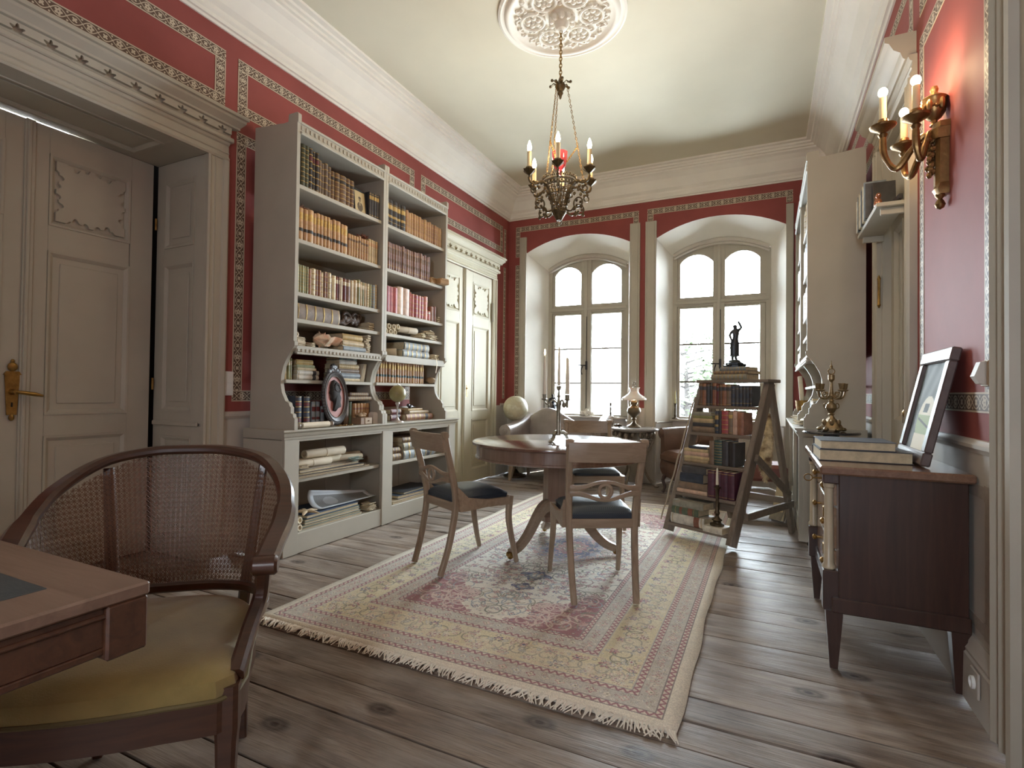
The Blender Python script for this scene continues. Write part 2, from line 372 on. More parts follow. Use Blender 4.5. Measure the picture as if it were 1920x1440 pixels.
# far wall with two arched niches
def arc(x0, x1, zs, zc_, n=16):
    w = (x1-x0)/2; s = zc_-zs; r = (w*w+s*s)/(2*s); cx_ = (x0+x1)/2; cz = zc_-r; a = math.asin(w/r)
    return [(cx_+r*math.sin(-a+2*a*i/n), cz+r*math.cos(-a+2*a*i/n)) for i in range(n+1)]
NI = [dict(o=(-3.04, -1.59, 3.067, 3.246), i=(-2.885, -1.715, 2.89, 3.07)), dict(o=(-1.266, .184, 3.067, 3.26), i=(-1.128, .035, 2.93, 3.10))]
D = .45
wf = MB(); rv = MB(); Mxz = frame((0, YF, 0), (1, 0, 0), (0, 0, 1), (0, 1, 0))
for a, b in ((XL, -3.04), (-1.59, -1.266), (.184, XR)): wf.box((a, YF, DADO), (b, YF+.05, ZC))
for n_ in NI:
    x0, x1, zs, zc_ = n_['o']; A = arc(x0, x1, zs, zc_)
    wf.prism([(x0, ZC)]+[(x, z) for x, z in A]+[(x1, ZC)], 0, .05, Mxz)
    B = arc(*n_['i'])
    oa = [(x0, 0)]+A+[(x1, 0)]; ia = [(n_['i'][0], 0)]+B+[(n_['i'][1], 0)]
    rv.loft([[(x, YF, z) for x, z in oa], [(x, YF+D*.5, z) for x, z in [((p[0]+q[0])/2, (p[1]+q[1])/2) for p, q in zip(oa, ia)]], [(x, YF+D, z) for x, z in ia]], cap=False, closed=False)
    xi0, xi1 = n_['i'][:2]
    rv.prism([(xi0-.35, 0), (xi0-.35, 3.9), (xi1+.35, 3.9), (xi1+.35, 0)]+[(xi1, 0)]+[(p[0], p[1]) for p in B[::-1]]+[(xi0, 0)], D+.14, D+.2, Mxz)
wfo = struct('wall_far', wf, RED, label='red painted window wall with two arched niches')
rv.obj('niche_reveal', PLASTER, wfo)
pd = MB()
for a, b in ((XL, -3.04), (-1.59, -1.266), (.184, XR)): pd.box((a, YF, 0), (b, YF+.05, DADO))
for n_ in NI:
    xi0, xi1 = n_['i'][:2]; x0, x1 = n_['o'][:2]; y_ = YF+D-.03
    pd.box((xi0, y_, 0), (xi1, y_+.1, .77))
    k = 3; w = (xi1-xi0)/k
    for j in range(k):
        a, b = xi0+w*j+.06, xi0+w*(j+1)-.06
        for lo, hi in (((a, y_-.014, .14), (a+.02, y_, .66)), ((b-.02, y_-.014, .14), (b, y_, .66)), ((a, y_-.014, .14), (b, y_, .16)), ((a, y_-.014, .64), (b, y_, .66))): pd.box(lo, hi, .004)
    # panelled dado on the splayed sides
    for (xa, xb, sg) in ((x0, xi0, 1), (x1, xi1, -1)):
        dx, dy = xb-xa, D; L_ = math.hypot(dx, dy); ux, uy = dx/L_, dy/L_; nx, ny = (uy, -ux) if sg > 0 else (-uy, ux)
        Ms = frame((xa, YF, 0), (ux, uy, 0), (nx, ny, 0))
        pd.box((0, 0, 0), (L_, .018, .755), .003, 0, Ms); pd.box((0, 0, .755), (L_, .03, .775), .006, 0, Ms)
        for lo, hi in (((.08, .018, .12), (.1, .03, .66)), ((L_-.1, .018, .12), (L_-.08, .03, .66)), ((.08, .018, .12), (L_-.08, .03, .14)), ((.08, .018, .64), (L_-.08, .03, .66))): pd.box(lo, hi, .004, 0, Ms)
pd.obj('wainscot', PAINT2, wfo)
struct('ceiling', MB().box((XL-.1, YB-.1, ZC), (XR+.1, YF+.1, ZC+.1)), CEILM, label='cream painted ceiling')
# ---- cornice: moulded profile (distance from wall, z) swept round the room
prof = [(0, 3.545), (.012, 3.545), (.02, 3.56), (.035, 3.562), (.04, 3.585), (.055, 3.60), (.06, 3.625), (.075, 3.635), (.095, 3.65), (.12, 3.69), (.155, 3.745), (.20, 3.785), (.235, 3.80), (.24, 3.815), (.262, 3.818), (.265, 3.838), (.29, 3.842), (.295, 3.86), (.335, 3.862), (.34, 3.885), (0, 3.885)]
corn = MB()
for k in range(len(prof)-1):
    (d0, z0), (d1, z1) = prof[k], prof[k+1]
    P = lambda d, z: [(XL+d, YB+d, z), (XR-d, YB+d, z), (XR-d, YF-d, z), (XL+d, YF-d, z)]
    a, b = P(d0, z0), P(d1, z1)
    corn.add(a+b, [(i, (i+1) % 4, 4+(i+1) % 4, 4+i) for i in range(4)])
struct('trim_1', corn, PLASTER, label='deep moulded white plaster cornice', fix=False)
# ---- stencilled border strips (flat painted ornament on its own thin strip)
h, w = 96, 192
U, V = np.meshgrid((np.arange(w)+.5)/w, (np.arange(h)+.5)/h); p = U-.5; q = V-.5
dk = np.array([92, 70, 56])/255; lt = np.array([200, 186, 164])/255; m_ = np.zeros((h, w))
m_ = np.maximum(m_, (np.abs(q) > .41)*1.0)
for s_ in (1, -1): m_ = np.maximum(m_, (np.abs(q-s_*.33*np.cos(2*PI*p)*.95) < .042)*1.0)
for cx_ in (0, -.5, .5):
    dx = (p-cx_)*2; a_ = np.arctan2(q, dx); r_ = np.hypot(dx, q)
    if cx_ == 0: m_ = np.maximum(m_, (r_ < .27*(.55+.45*np.abs(np.cos(2.5*a_))))*1.0); m_[(r_ < .05)] = 0
    else: m_ = np.maximum(m_, (r_ < .2*(.4+.6*np.abs(np.sin(2*a_))))*1.0)
m_ = np.maximum(m_, (np.hypot((np.abs(p)-.27)*2, np.abs(q)-.3) < .07)*1.0)
arr = dk+(lt-dk)*m_[..., None]
def to_lin(a): return np.where(a <= .04045, a/12.92, ((a+.055)/1.055)**2.4)
BAND = img_mat('stencilled_border', to_lin(arr) if 0 else arr, .6, noise=.08)
def strip(name, M, rects, bw, label=None, th=.003):
    """rects: (u0,z0,u1,z1) strips; the ornament runs along the longer side"""
    vs = []; fs = []; uv = []
    for u0, z0, u1, z1 in rects:
        o = len(vs); hor = (u1-u0) > (z1-z0); L_ = (u1-u0) if hor else (z1-z0); k = max(1, round(L_/(2*bw)))
        for (u, z) in ((u0, z0), (u1, z0), (u1, z1), (u0, z1)): vs.append(tuple(M @ Vector((u, th, z))))
        for (u, z) in ((u0, z0), (u1, z0), (u1, z1), (u0, z1)): vs.append(tuple(M @ Vector((u, -.001, z))))
        fs += [(o, o+1, o+2, o+3), (o, o+4, o+5, o+1), (o+1, o+5, o+6, o+2), (o+2, o+6, o+7, o+3), (o+3, o+7, o+4, o)]
        q4 = [(0, 0), (k, 0), (k, 1), (0, 1)] if hor else [(0, 0), (0, 1), (k, 1), (k, 0)]
        uv += q4+[(0.02, .02)]*16
    me = bpy.data.meshes.new(name); me.from_pydata(vs, [], fs); me.materials.append(BAND); ul = me.uv_layers.new(name='UVMap')
    ul.data.foreach_set('uv', [c for p_ in uv for c in p_]); me.update()
    o = bpy.data.objects.new(name, me); COL.objects.link(o); o['kind'] = 'structure'
    if label: o['label'] = label
    return o
def frame_rects(u0, z0, u1, z1, b): return [(u0, z1-b, u1, z1), (u0, z0, u1, z0+b), (u0, z0+b, u0+b, z1-b), (u1-b, z0+b, u1, z1-b)]
b = .075
lb = 'stencilled grey vine border painted as a frame on red wall'
strip('trim_2', ML, frame_rects(.62, 3.03, 2.35, 3.415, b), b, lb)
strip('trim_3', ML, frame_rects(2.445, 3.03, 4.48, 3.415, b), b, lb)
strip('trim_4', ML, frame_rects(4.60, 3.05, 6.53, 3.418, b), b, lb)
strip('trim_5', ML, frame_rects(2.443, 1.035, 4.45, 2.905, b), b, lb)
strip('trim_6', ML, [(6.57, .96+.07, 6.63, 2.86), (6.57, 2.93, 6.63, 3.40)], .06, lb)
strip('trim_7', MR, frame_rects(2.355, 1.065, 3.325, 2.95, b), b, lb)
strip('trim_8', MR, frame_rects(2.355, 3.07, 3.325, 3.43, b), b, lb)
strip('trim_9', MR, frame_rects(3.47, 3.08, 4.30, 3.43, b), b, lb)
strip('trim_10', MR, frame_rects(4.42, 3.08, 6.6, 3.42, b), b, lb)
strip('trim_11', MF, [(-3.21, 3.375, -1.482, 3.447), (-3.21, 3.02, -3.145, 3.375), (-1.55, 3.29, -1.482, 3.375), (-3.21, 1.02, -3.145, 2.91)], .07, lb)
strip('trim_12', MF, [(-1.374, 3.378, .253, 3.45), (-1.374, 3.30, -1.30, 3.378), (.185, 3.31, .253, 3.378)], .07, lb)
strip('trim_13', MR, frame_rects(4.42, 1.065, 6.6, 2.95, b), b, lb)
tb_ = MB()
for lo, hi in (((2.385, 0, .27), (2.43, .003, .80)), ((2.43, 0, .755), (3.3, .003, .80)), ((2.43, 0, .27), (3.3, .003, .315))): tb_.box(lo, hi, 0, 0, MR)
for z in (.27, .755): tb_.box((2.378, 0, z-.007), (2.437, .004, z+.052), 0, 0, MR)
struct('trim_19', tb_, mat('faint_grey_line', (164, 154, 143), .6, var=.12, vs=40, bump=0), label='faint painted line border with corner squares on the right wainscot')
# chair rails and baseboards
def rail(name, M, spans, z, label):
    mb = MB(); pr = [(0, z-.025), (.006, z-.025), (.012, z-.012), (.02, z-.006), (.022, z+.008), (.014, z+.014), (.01, z+.024), (0, z+.026)]
    for a, b_ in spans: mb.loft([[(u, d, zz) for d, zz in pr] for u in (a, b_)], True, 0, M)
    return struct(name, mb, PAINT2, label=label)
def base(name, M, spans, h_, label):
    mb = MB(); pr = [(0, 0), (.034, 0), (.034, h_*.72), (.028, h_*.75), (.03, h_*.8), (.022, h_*.86), (.02, h_*.92), (.01, h_), (0, h_)]
    for a, b_ in spans: mb.loft([[(u, d, zz) for d, zz in pr] for u in (a, b_)], True, 0, M)
    return struct(name, mb, PAINT2, label=label)
rail('trim_14', ML, [(2.375, 4.55), (6.5, YF)], .94, 'painted chair rail on the left wall')
rail('trim_15', MR, [(YB, 1.95), (2.275, 3.4), (4.45, YF)], .94, 'painted chair rail on the right wall')
rail('trim_16', MF, [(XL, -3.15), (.27, XR)], .94, 'painted chair rail on the window wall')
base('baseboard_left', ML, [(2.375, 4.55), (6.36, YF)], .2, 'grey painted baseboard')
base('baseboard_right', MR, [(YB, 1.95), (2.275, 3.4), (4.45, YF)], .235, 'tall grey painted baseboard under red wall')
base('baseboard_far', MF, [(XL, -3.15), (-1.46, -1.39), (.27, XR)], .16, 'grey painted baseboard')
# vertical boards framing the niches
for k, (x0, x1) in enumerate(((-3.14, -3.04), (-1.59, -1.46), (-1.393, -1.256), (.184, .26))):
    mb = MB(); mb.box((x0, YF-.025, 0), (x1, YF+.02, 3.29), .004)
    if x1-x0 > .09: mb.box((x0+.02, YF-.034, 0), (x1-.02, YF-.02, 3.285), .006)
    struct('trim_%d' % (20+k), mb, PAINT, label=['narrow grey board at left side of the left window niche', 'grey grooved board at right side of the left window niche', 'grey grooved board at left side of the right window niche', 'narrow grey board at right side of the right window niche'][k])
# ---- windows
def window(n, x0, x1, zs, zt, post, gl, zm, label):
    y = YF+D; root = empty_struct('window_%d' % n, label); A = arc(x0, x1, zs, zt); Mx = frame((0, y, 0), (1, 0, 0), (0, 0, 1), (0, 1, 0))
    fw = .055; In = arc(x0+fw, x1-fw, zs-.02, zt-fw)
    mb = MB(); outer = [(x0, .78)]+A+[(x1, .78)]; inner = [(x0+fw, .80)]+In+[(x1-fw, .80)]
    n2 = len(outer); ring = lambda d: [(x, y+d, z) for x, z in outer]; ri = lambda d: [(x, y+d, z) for x, z in inner]
    mb.loft([ring(.10), ring(0), [(x, y, z) for x, z in inner], ri(.10)], False, 0, None, False); mb.box((x0, y, .775), (x1, y+.1, .81), .004)
    mb.obj('window_frame', PAINT, root)
    MB().box((x0+.02, y+.012, 2.262), (x1-.02, y+.09, 2.368), .006).box((x0+.02, y-.012, 2.29), (x1-.02, y+.02, 2.335), .006).obj('transom', PAINT, root)
    MB().box((post[0], y+.006, .8), (post[1], y+.09, zt-.03), .006).box(((post[0]+post[1])/2-.022, y-.016, .8), ((post[0]+post[1])/2+.022, y+.02, zt-.03), .006).obj('mullion', PAINT, root)
    for k, (a, b_, ga, gb) in enumerate(((x0+fw, post[0], gl[0], gl[1]), (post[1], x1-fw, gl[2], gl[3]))):
        # lower casement
        mb = MB()
        for lo, hi in (((a, y+.025, .8), (ga, y+.07, 2.262)), ((gb, y+.025, .8), (b_, y+.07, 2.262)), ((ga, y+.025, .8), (gb, y+.07, .825)), ((ga, y+.025, 2.236), (gb, y+.07, 2.262))): mb.box(lo, hi, .006)
        s_ = mb.obj('sash', PAINT, root)
        for z in zm: MB().box((ga, y+.035, z-.011), (gb, y+.06, z+.011), .004).obj('glazing_bar', mat('dark_grey_paint', (110, 100, 92), .5), s_)
        for z_a, z_b in zip([.825]+list(zm), list(zm)+[2.236]): MB().box((ga, y+.045, z_a), (gb, y+.048, z_b)).obj('pane', GLASS, s_)
        # upper arched light
        def zt_at(x): return np.interp(x, [p_[0] for p_ in In], [p_[1] for p_ in In])
        top = arc(ga, gb, 2.82 if k == 0 else 2.82, 2.93, 10) if n == 1 else arc(ga, gb, 2.83, 2.935, 10)
        mb = MB(); m_ = .0
        xs_ = np.linspace(a, b_, 11); out_ = [(x, 2.368) for x in (a,)]+[(x, float(zt_at(x))) for x in xs_]+[(b_, 2.368)]
        inn = [(ga, 2.382)]+[(top[i][0], top[i][1]) for i in range(11)]+[(gb, 2.382)]
        O = lambda d: [(x, y+d, z) for x, z in out_]; I = lambda d: [(x, y+d, z) for x, z in inn]
        mb.loft([O(.07), O(.025), I(.025), I(.07)], False, 0, None, True)
        s2 = mb.obj('fanlight_sash', PAINT, root)
        MB().prism([(ga, 2.37)]+top+[(gb, 2.37)], .045, .048, Mx).obj('pane', GLASS, s2)
    # espagnolette handle
    pc = (post[0]+post[1])/2+.02
    hd = MB().box((pc-.014, y-.03, 1.45), (pc+.014, y-.012, 1.57), .004).tube([(pc, y-.04, 1.51), (pc-.05, y-.055, 1.51), (pc-.11, y-.05, 1.515)], [.008, .007, .009], 8).tube([(pc, y-.02, .85), (pc, y-.02, 2.2)], .005, 6)
    hd.tube([(pc-.05, y-.04, 1.5), (pc-.07, y-.04, 1.43), (pc-.055, y-.04, 1.38)], [.008, .006, .008], 6).obj('handle', IRONM, root)
    # arched roller rail above
    B_ = arc(x0+.02, x1-.02, zs+.035, zt+.035, 16)
    MB().sweep([(x, y-.03, z-.03) for x, z in B_], rect(.05, .035, .008), up=(0, 1, 0)).sweep([(x, y-.03, z-.075) for x, z in B_], circ(.014), up=(0, 1, 0)).obj('pelmet_rail', PAINT2, root)
    MB().box((x0-.02, y-.10, .772), (x1+.02, y+.03, .80), .008).obj('sill', PAINT2, root)
    return root
window(1, -2.885, -1.715, 2.89, 3.05, (-2.395, -2.24), (-2.79, -2.40, -2.235, -1.82), (1.262, 1.75), 'left arched casement window with white sky behind')
window(2, -1.128, .035, 2.93, 3.08, (-.63, -.49), (-1.037, -.635, -.49, -.088), (1.282, 1.77), 'right arched casement window with tree outside')
# ---- panelled doors
def moulded_panel(mb, u0, z0, u1, z1, M, y0=0, depth=.014, mw=.03, raise_=True):
    """recessed field with moulding; front of the leaf is at y0"""
    yb = y0-depth
    mb.box((u0, yb-.006, z0), (u1, yb, z1), 0, 0, M)
    for k, (i0, i1, ya, yc) in enumerate(((0, .012, y0+.006, y0+.004), (.012, mw, y0+.003, yb+.003))):
        o = [(u0+i0, z0+i0), (u1-i0, z0+i0), (u1-i0, z1-i0), (u0+i0, z1-i0)]; i_ = [(u0+i1, z0+i1), (u1-i1, z0+i1), (u1-i1, z1-i1), (u0+i1, z1-i1)]
        mb.loft([[(u, yb-.004, z) for u, z in o], [(u, ya, z) for u, z in o], [(u, yc, z) for u, z in i_], [(u, yb-.004, z) for u, z in i_]], False, 0, M)
    if raise_:
        e = mw+.035; mb.box((u0+e, yb, z0+e), (u1-e, yb+.007, z1-e), .006, 0, M)
def leaf(mb, u0, z0, u1, z1, panels, M, y0=0, th=.045):
    """stiles and rails around panel holes"""
    us = [u0, panels[0][0], panels[0][2], u1]; pz = sorted(panels, key=lambda p_: p_[1])
    mb.box((u0, y0-th, z0), (panels[0][0], y0, z1), .002, 0, M); mb.box((panels[0][2], y0-th, z0), (u1, y0, z1), .002, 0, M)
    zz = z0
    for p_ in pz: mb.box((p_[0], y0-th, zz), (p_[2], y0, p_[1]), .001, 0, M); zz = p_[3]
    mb.box((panels[0][0], y0-th, zz), (panels[0][2], y0, z1), .001, 0, M)
    for p_ in panels: moulded_panel(mb, *p_[:4], M, y0, raise_=len(p_) < 5)
def fret(u0, z0, u1, z1, ins=.045, nb=1):
    """scalloped carved plate outline inside the rectangle"""
    W_, H_ = u1-u0, z1-z0; out = []
    def bumps(s):  # 0..1 along a side: notches beside lobes, closed at the corners
        d = 0
        for c_, wd, am in ((.27, .055, 1.25), (.73, .055, 1.25), (.41, .05, .8), (.59, .05, .8), (.34, .06, .45), (.66, .06, .45), (.2, .04, .5), (.8, .04, .5)):
            x = abs(s-c_)/wd
            if x < 1: d = max(d, am*ins*math.sqrt(1-x*x))
        return d
    N = 60
    for k in range(N): s = k/N; out.append((u0+W_*s, z0+bumps(s)))
    for k in range(N): s = k/N; out.append((u1-bumps(s), z0+H_*s))
    for k in range(N): s = k/N; out.append((u1-W_*s, z1-bumps(s)))
    for k in range(N): s = k/N; out.append((u0+bumps(s), z1-H_*s))
    cu, cz = (u0+u1)/2, (z0+z1)/2
    return [(min(max(u, u0+.001), u1-.001), min(max(z, z0+.001), z1-.001)) for u, z in out]
def fretM(M, y): return M @ frame((0, y, 0), (1, 0, 0), (0, 0, 1), (0, 1, 0))
def hood(root, u0, u1, z0, z1, M, m, n):
    """door head: architrave shelf, fretted frieze, crown moulding"""
    e = .05; pr = [(0, z1), (.115, z1), (.115, z1-.02), (.10, z1-.024), (.098, z1-.04), (.078, z1-.06), (.066, z1-.072), (.066, z1-.085), (.05, z1-.09), (0, z1-.09)]
    mb = MB(); rings = []
    for (u, k) in ((u0, 0), (u0, 1), (u1, 1), (u1, 0)): rings.append([((u-(d if k else 0)*.7 if u == u0 else u+(d if k else 0)*.7), d if k else 0.0, z) for d, z in pr])
    mb.loft([[(u0-d*.7, d, z) for d, z in pr], [(u1+d*.7, d, z) for d, z in pr]], True, 0, M); mb.obj('crown_moulding', m, root)
    mb = MB().box((u0, 0, z0), (u1, .034, z1-.088), .002, 0, M)
    mb.box((u0-.015, 0, z0-.02), (u1+.015, .055, z0+.012), .006, 0, M); mb.obj('frieze_board', m, root)
    # overlay strip with trefoil notches along its lower edge
    poly = [(u0+.01, z1-.092), (u0+.01, z0+.03)]; st_ = (u1-u0-.02)/n
    hz = (z1-.09)-(z0+.03)
    for k in range(n):
        cu = u0+.01+st_*(k+.5); r = min(st_*.36, hz*.78)
        for a in range(180, -1, -9):
            q = math.radians(a); rr = r*(.74+.26*math.cos(6*(q-PI/2))); poly.append((cu+rr*math.cos(q), z0+.03+hz*.1+rr*math.sin(q)*.95 if 0 < a < 180 else z0+.03))
    poly += [(u1-.01, z0+.03), (u1-.01, z1-.092)]
    MB().prism(poly, .034, .056, M @ frame((0, 0, 0), (1, 0, 0), (0, 0, 1), (0, 1, 0))).obj('fretted_frieze', m, root)
def architrave(root, u0, u1, zt, wd, M, m, sides='LR', top=True):
    pr = [(0, 0), (0, .03), (.012, .036), (.02, .03), (.03, .024), (.045, .024), (.05, .03), (.058, .024), (wd*.7, .022), (wd*.75, .032), (wd-.012, .04), (wd, .034), (wd, 0)]
    mb = MB()
    if 'L' in sides: mb.loft([[(u0-a, d, z) for a, d in pr] for z in (0, zt+(wd if 0 else 0))], True, 0, M)
    if 'R' in sides: mb.loft([[(u1+a, d, z) for a, d in pr] for z in (0, zt)], True, 0, M)
    mb.obj('architrave', m, root)
    if top: MB().loft([[(u, d, zt+a) for a, d in pr] for u in (u0-wd, u1+wd)], True, 0, M).obj('architrave', m, root)
# door_1: double doors deep in the left wall behind panelled linings
d1 = empty_struct('door_1', 'tall grey double doors deep in a panelled recess of the left wall')
architrave(d1, .80, 2.225, 2.66, .145, ML, PAINT)
hood(d1, .62, 2.375, 2.805, 2.97, ML, PAINT, 13)
MI = frame((-3.82, 0, 0), (0, 1, 0), (1, 0, 0)); mb = MB()
leaf(mb, 1.535, .012, 2.19, 2.656, [(1.605, .17, 2.05, .83), (1.605, .955, 2.05, 1.925), (1.605, 2.075, 2.045, 2.50, 0)], MI)
lf = mb.obj('door_leaf', PAINT, d1); MB().prism(fret(1.637, 2.107, 2.013, 2.468, .032), -.014, .004, fretM(MI, 0)).obj('fretwork', PAINT, lf)
mb = MB(); leaf(mb, .83, .012, 1.50, 2.655, [(.91, .17, 1.40, .83), (.91, .955, 1.40, 1.925), (.91, 2.075, 1.40, 2.50, 0)], MI)
lf = mb.obj('door_leaf', PAINT, d1); MB().prism(fret(.942, 2.107, 1.368, 2.468, .032), -.014, .004, fretM(MI, 0)).obj('fretwork', PAINT, lf)
MB().box((1.485, -.02, .012), (1.535, .012, 2.655), .004, 0, MI).box((1.495, .012, .012), (1.515, .02, 2.65), .004, 0, MI).obj('meeting_stile', PAINT, d1)
# brass lever handle on long plate
hm = MB(); hu, hz = 1.455, 1.09
hm.prism([(hu-.022, hz-.13), (hu+.022, hz-.13), (hu+.032, hz+.06), (hu+.034, hz+.10), (hu-.034, hz+.10), (hu-.032, hz+.06)], 0, .008, fretM(MI, .002))
hm.prism([(hu-.04, hz+.095), (hu+.04, hz+.095), (hu+.028, hz+.115), (hu-.028, hz+.115)], 0, .012, fretM(MI, .002)).ball((hu, .008, hz+.14), (.024, .008, .026), 12, 8, 0, MI).ball((hu, .008, hz+.172), (.010, .007, .012), 10, 6, 0, MI).ball((hu, .008, hz-.145), (.014, .008, .018), 10, 6, 0, MI)
hm.lathe([(.018, 0), (.016, .02), (.012, .03), (.012, .05)], 12, (0, 0, 0), 0, MI @ frame((hu, .005, hz), (1, 0, 0), (0, 0, 1), (0, 1, 0)))
hm.tube([(hu, .05, hz), (hu+.03, .056, hz-.004), (hu+.09, .052, hz-.014), (hu+.125, .048, hz-.022)], [.009, .011, .012, .006], 10, 0, MI)
hd = hm.obj('door_handle', BRASS, d1); MB().box((hu-.004, .009, hz-.085), (hu+.004, .012, hz-.06), .001, 0, MI).obj('keyhole', DARKF, hd)
# linings of the recess
lin_ = MB(); MRv = frame((0, 2.225, 0), (-1, 0, 0), (0, -1, 0))   # right reveal: u runs into the wall (u = -x)
leaf(lin_, 3.32, 0, 3.83, .875, [(3.42, .14, 3.74, .80)], MRv, 0, .03); leaf(lin_, 3.32, .89, 3.83, 2.66, [(3.42, .965, 3.74, 1.965), (3.42, 2.075, 3.74, 2.53)], MRv, 0, .03); lin_.box((3.34, 0, .87), (3.82, .016, .9), .005, 0, MRv)
MLv = frame((0, .80, 0), (-1, 0, 0), (0, 1, 0)); leaf(lin_, 3.32, 0, 3.83, 2.66, [(3.42, .965, 3.74, 1.965), (3.42, 2.075, 3.74, 2.53)], MLv, 0, .03)
MSo = frame((0, 0, 2.66), (0, 1, 0), (0, 0, -1), (-1, 0, 0)); leaf(lin_, .80, 3.32, 2.225, 3.83, [(1.0, 3.42, 2.02, 3.74)], MSo, 0, .03)
lo_ = lin_.obj('recess_lining', PAINT, d1)
hg = MB()
for z in (.55, 1.15, 2.25): hg.tube([(-3.81, 2.205, z-.04), (-3.81, 2.205, z+.04)], .007, 8)
hg.obj('hinge', BRASS, d1)
MB().box((-4.0, .6, -.2), (-3.88, 2.4, 2.5)).box((-4.0, 1.78, 2.5), (-3.88, 2.4, 2.9)).box((-4.0, .6, -.25), (-3.3, 2.4, -.2)).box((-4.0, 2.26, -.25), (-3.44, 2.4, 2.9)).box((-4.0, .6, -.25), (-3.44, .76, 2.9)).box((-3.86, .6, 2.69), (-3.44, 2.4, 2.9)).obj('backing', DARKF, d1)  # unseen dark shell added behind the doors to block stray light
# light slit over the left leaf is daylight from the next room: left out of the doors as a thin gap
# door_2: double doors near the far corner
d2 = empty_struct('door_2', 'cream panelled double doors beside the window wall')
M2 = frame((-3.315, 0, 0), (0, 1, 0), (1, 0, 0))
architrave(d2, 4.86, 6.205, 2.62, .125, ML, CREAM); hood(d2, 4.68, 6.36, 2.745, 2.93, ML, CREAM, 14)
for a, b_, pa, pb in ((5.575, 6.20, 5.70, 6.125), (4.865, 5.47, 4.96, 5.385)):
    mb = MB(); leaf(mb, a, .012, b_, 2.61, [(pa, .15, pb, .78), (pa, .88, pb, 1.95), (pa, 2.07, pb, 2.49, 0)], M2, .012, .03)
    lf = mb.obj('door_leaf', CREAM, d2); MB().prism(fret(pa+.032, 2.102, pb-.032, 2.458, .034), -.004, .016, fretM(M2, 0)).obj('fretwork', CREAM, lf)
MB().box((5.47, 0, .012), (5.575, .026, 2.61), .004, 0, M2).box((5.49, .026, .012), (5.53, .034, 2.61), .006, 0, M2).obj('meeting_stile', CREAM, d2)
MB().box((5.535, .026, 1.06), (5.56, .032, 1.2), .002, 0, M2).ball((5.547, .036, 1.16), .008, 8, 6, 0, M2).obj('lock_plate', BRASS, d2)
MB().tube([tuple(M2 @ Vector((6.2, .03, 2.05))), tuple(M2 @ Vector((6.2, .03, 2.3)))], .012, 8).obj('hinge', PAINT, d2)
# door_3: right wall, between chest and bookcase
d3 = empty_struct('door_3', 'grey door with two tall panels in the right wall')
architrave(d3, 3.50, 4.33, 2.80, .12, MR, PAINT)
mb = MB(); pr = [(0, 3.05), (.14, 3.05), (.14, 3.02), (.12, 3.01), (.10, 2.97), (.07, 2.95), (.06, 2.92), (.05, 2.91), (0, 2.91)]
mb.loft([[(3.40, d_, z) for d_, z in pr], [(4.45, d_, z) for d_, z in pr]], True, 0, MR); mb.obj('crown_moulding', PAINT, d3)
M3 = frame((XR+.05, 0, 0), (0, 1, 0), (-1, 0, 0))
mb = MB()
for a, b_ in ((3.50, 3.60), (3.83, 3.96), (4.22, 4.33)): mb.box((a, -.05, .012), (b_, 0, 2.80), .002, 0, M3)
for a, b_ in ((3.60, 3.83), (3.96, 4.22)):
    for z0, z1 in ((.012, .2), (.80, .96), (2.22, 2.80)): mb.box((a, -.05, z0), (b_, 0, z1), .001, 0, M3)
    moulded_panel(mb, a, .96, b_, 2.22, M3, 0, .02, .035, False); moulded_panel(mb, a, .2, b_, .80, M3, 0, .02, .035, False)
mb.obj('door_leaf', PAINT, d3)
MB().box((4.312, -.11, 0), (4.345, .002, 2.81), .002, 0, MR).box((3.455, -.11, 0), (3.49, .002, 2.81), .002, 0, MR).box((3.455, -.11, 2.79), (4.345, .002, 2.82), .002, 0, MR).obj('jamb_lining', PAINT, d3)
mb = MB().lathe([(.012, 0), (.01, .03), (.024, .045), (.028, .06), (.02, .078), (.006, .085)], 14, (0, 0, 0), 0, M3 @ frame((3.55, 0, 1.03), (1, 0, 0), (0, 0, 1), (0, 1, 0)))
mb.lathe([(.03, 0), (.028, .006), (.012, .012)], 14, (0, 0, 0), 0, M3 @ frame((3.55, 0, 1.03), (1, 0, 0), (0, 0, 1), (0, 1, 0))).box((3.535, 0, .88), (3.565, .006, .94), .002, 0, M3).obj('door_knob', BRASS, d3)
MB().lathe([(.002, 0), (.008, .012), (.012, .02), (.009, .03), (.009, .19), (.012, .2), (.008, .21), (.002, .225)], 10, tuple(MR @ Vector((4.31, .02, 1.72)))).obj('hinge', BRASS, d3)
# door_4: only the moulded jamb at the right edge
d4 = empty_struct('door_4', 'moulded grey door jamb nearest the camera in the right wall')
mb = MB(); pr = [(2.272, 0), (2.272, .034), (2.262, .04), (2.252, .03), (2.245, .022), (2.225, .02), (2.218, .03), (2.205, .036), (2.19, .022), (2.15, .02), (2.14, .036), (2.12, .045), (2.10, .04), (2.095, .015), (2.02, .012), (2.01, 0)]
mb.loft([[(u, d_, z) for u, d_ in pr] for z in (0, 3.2)], True, 0, MR).obj('architrave', PAINT, d4)
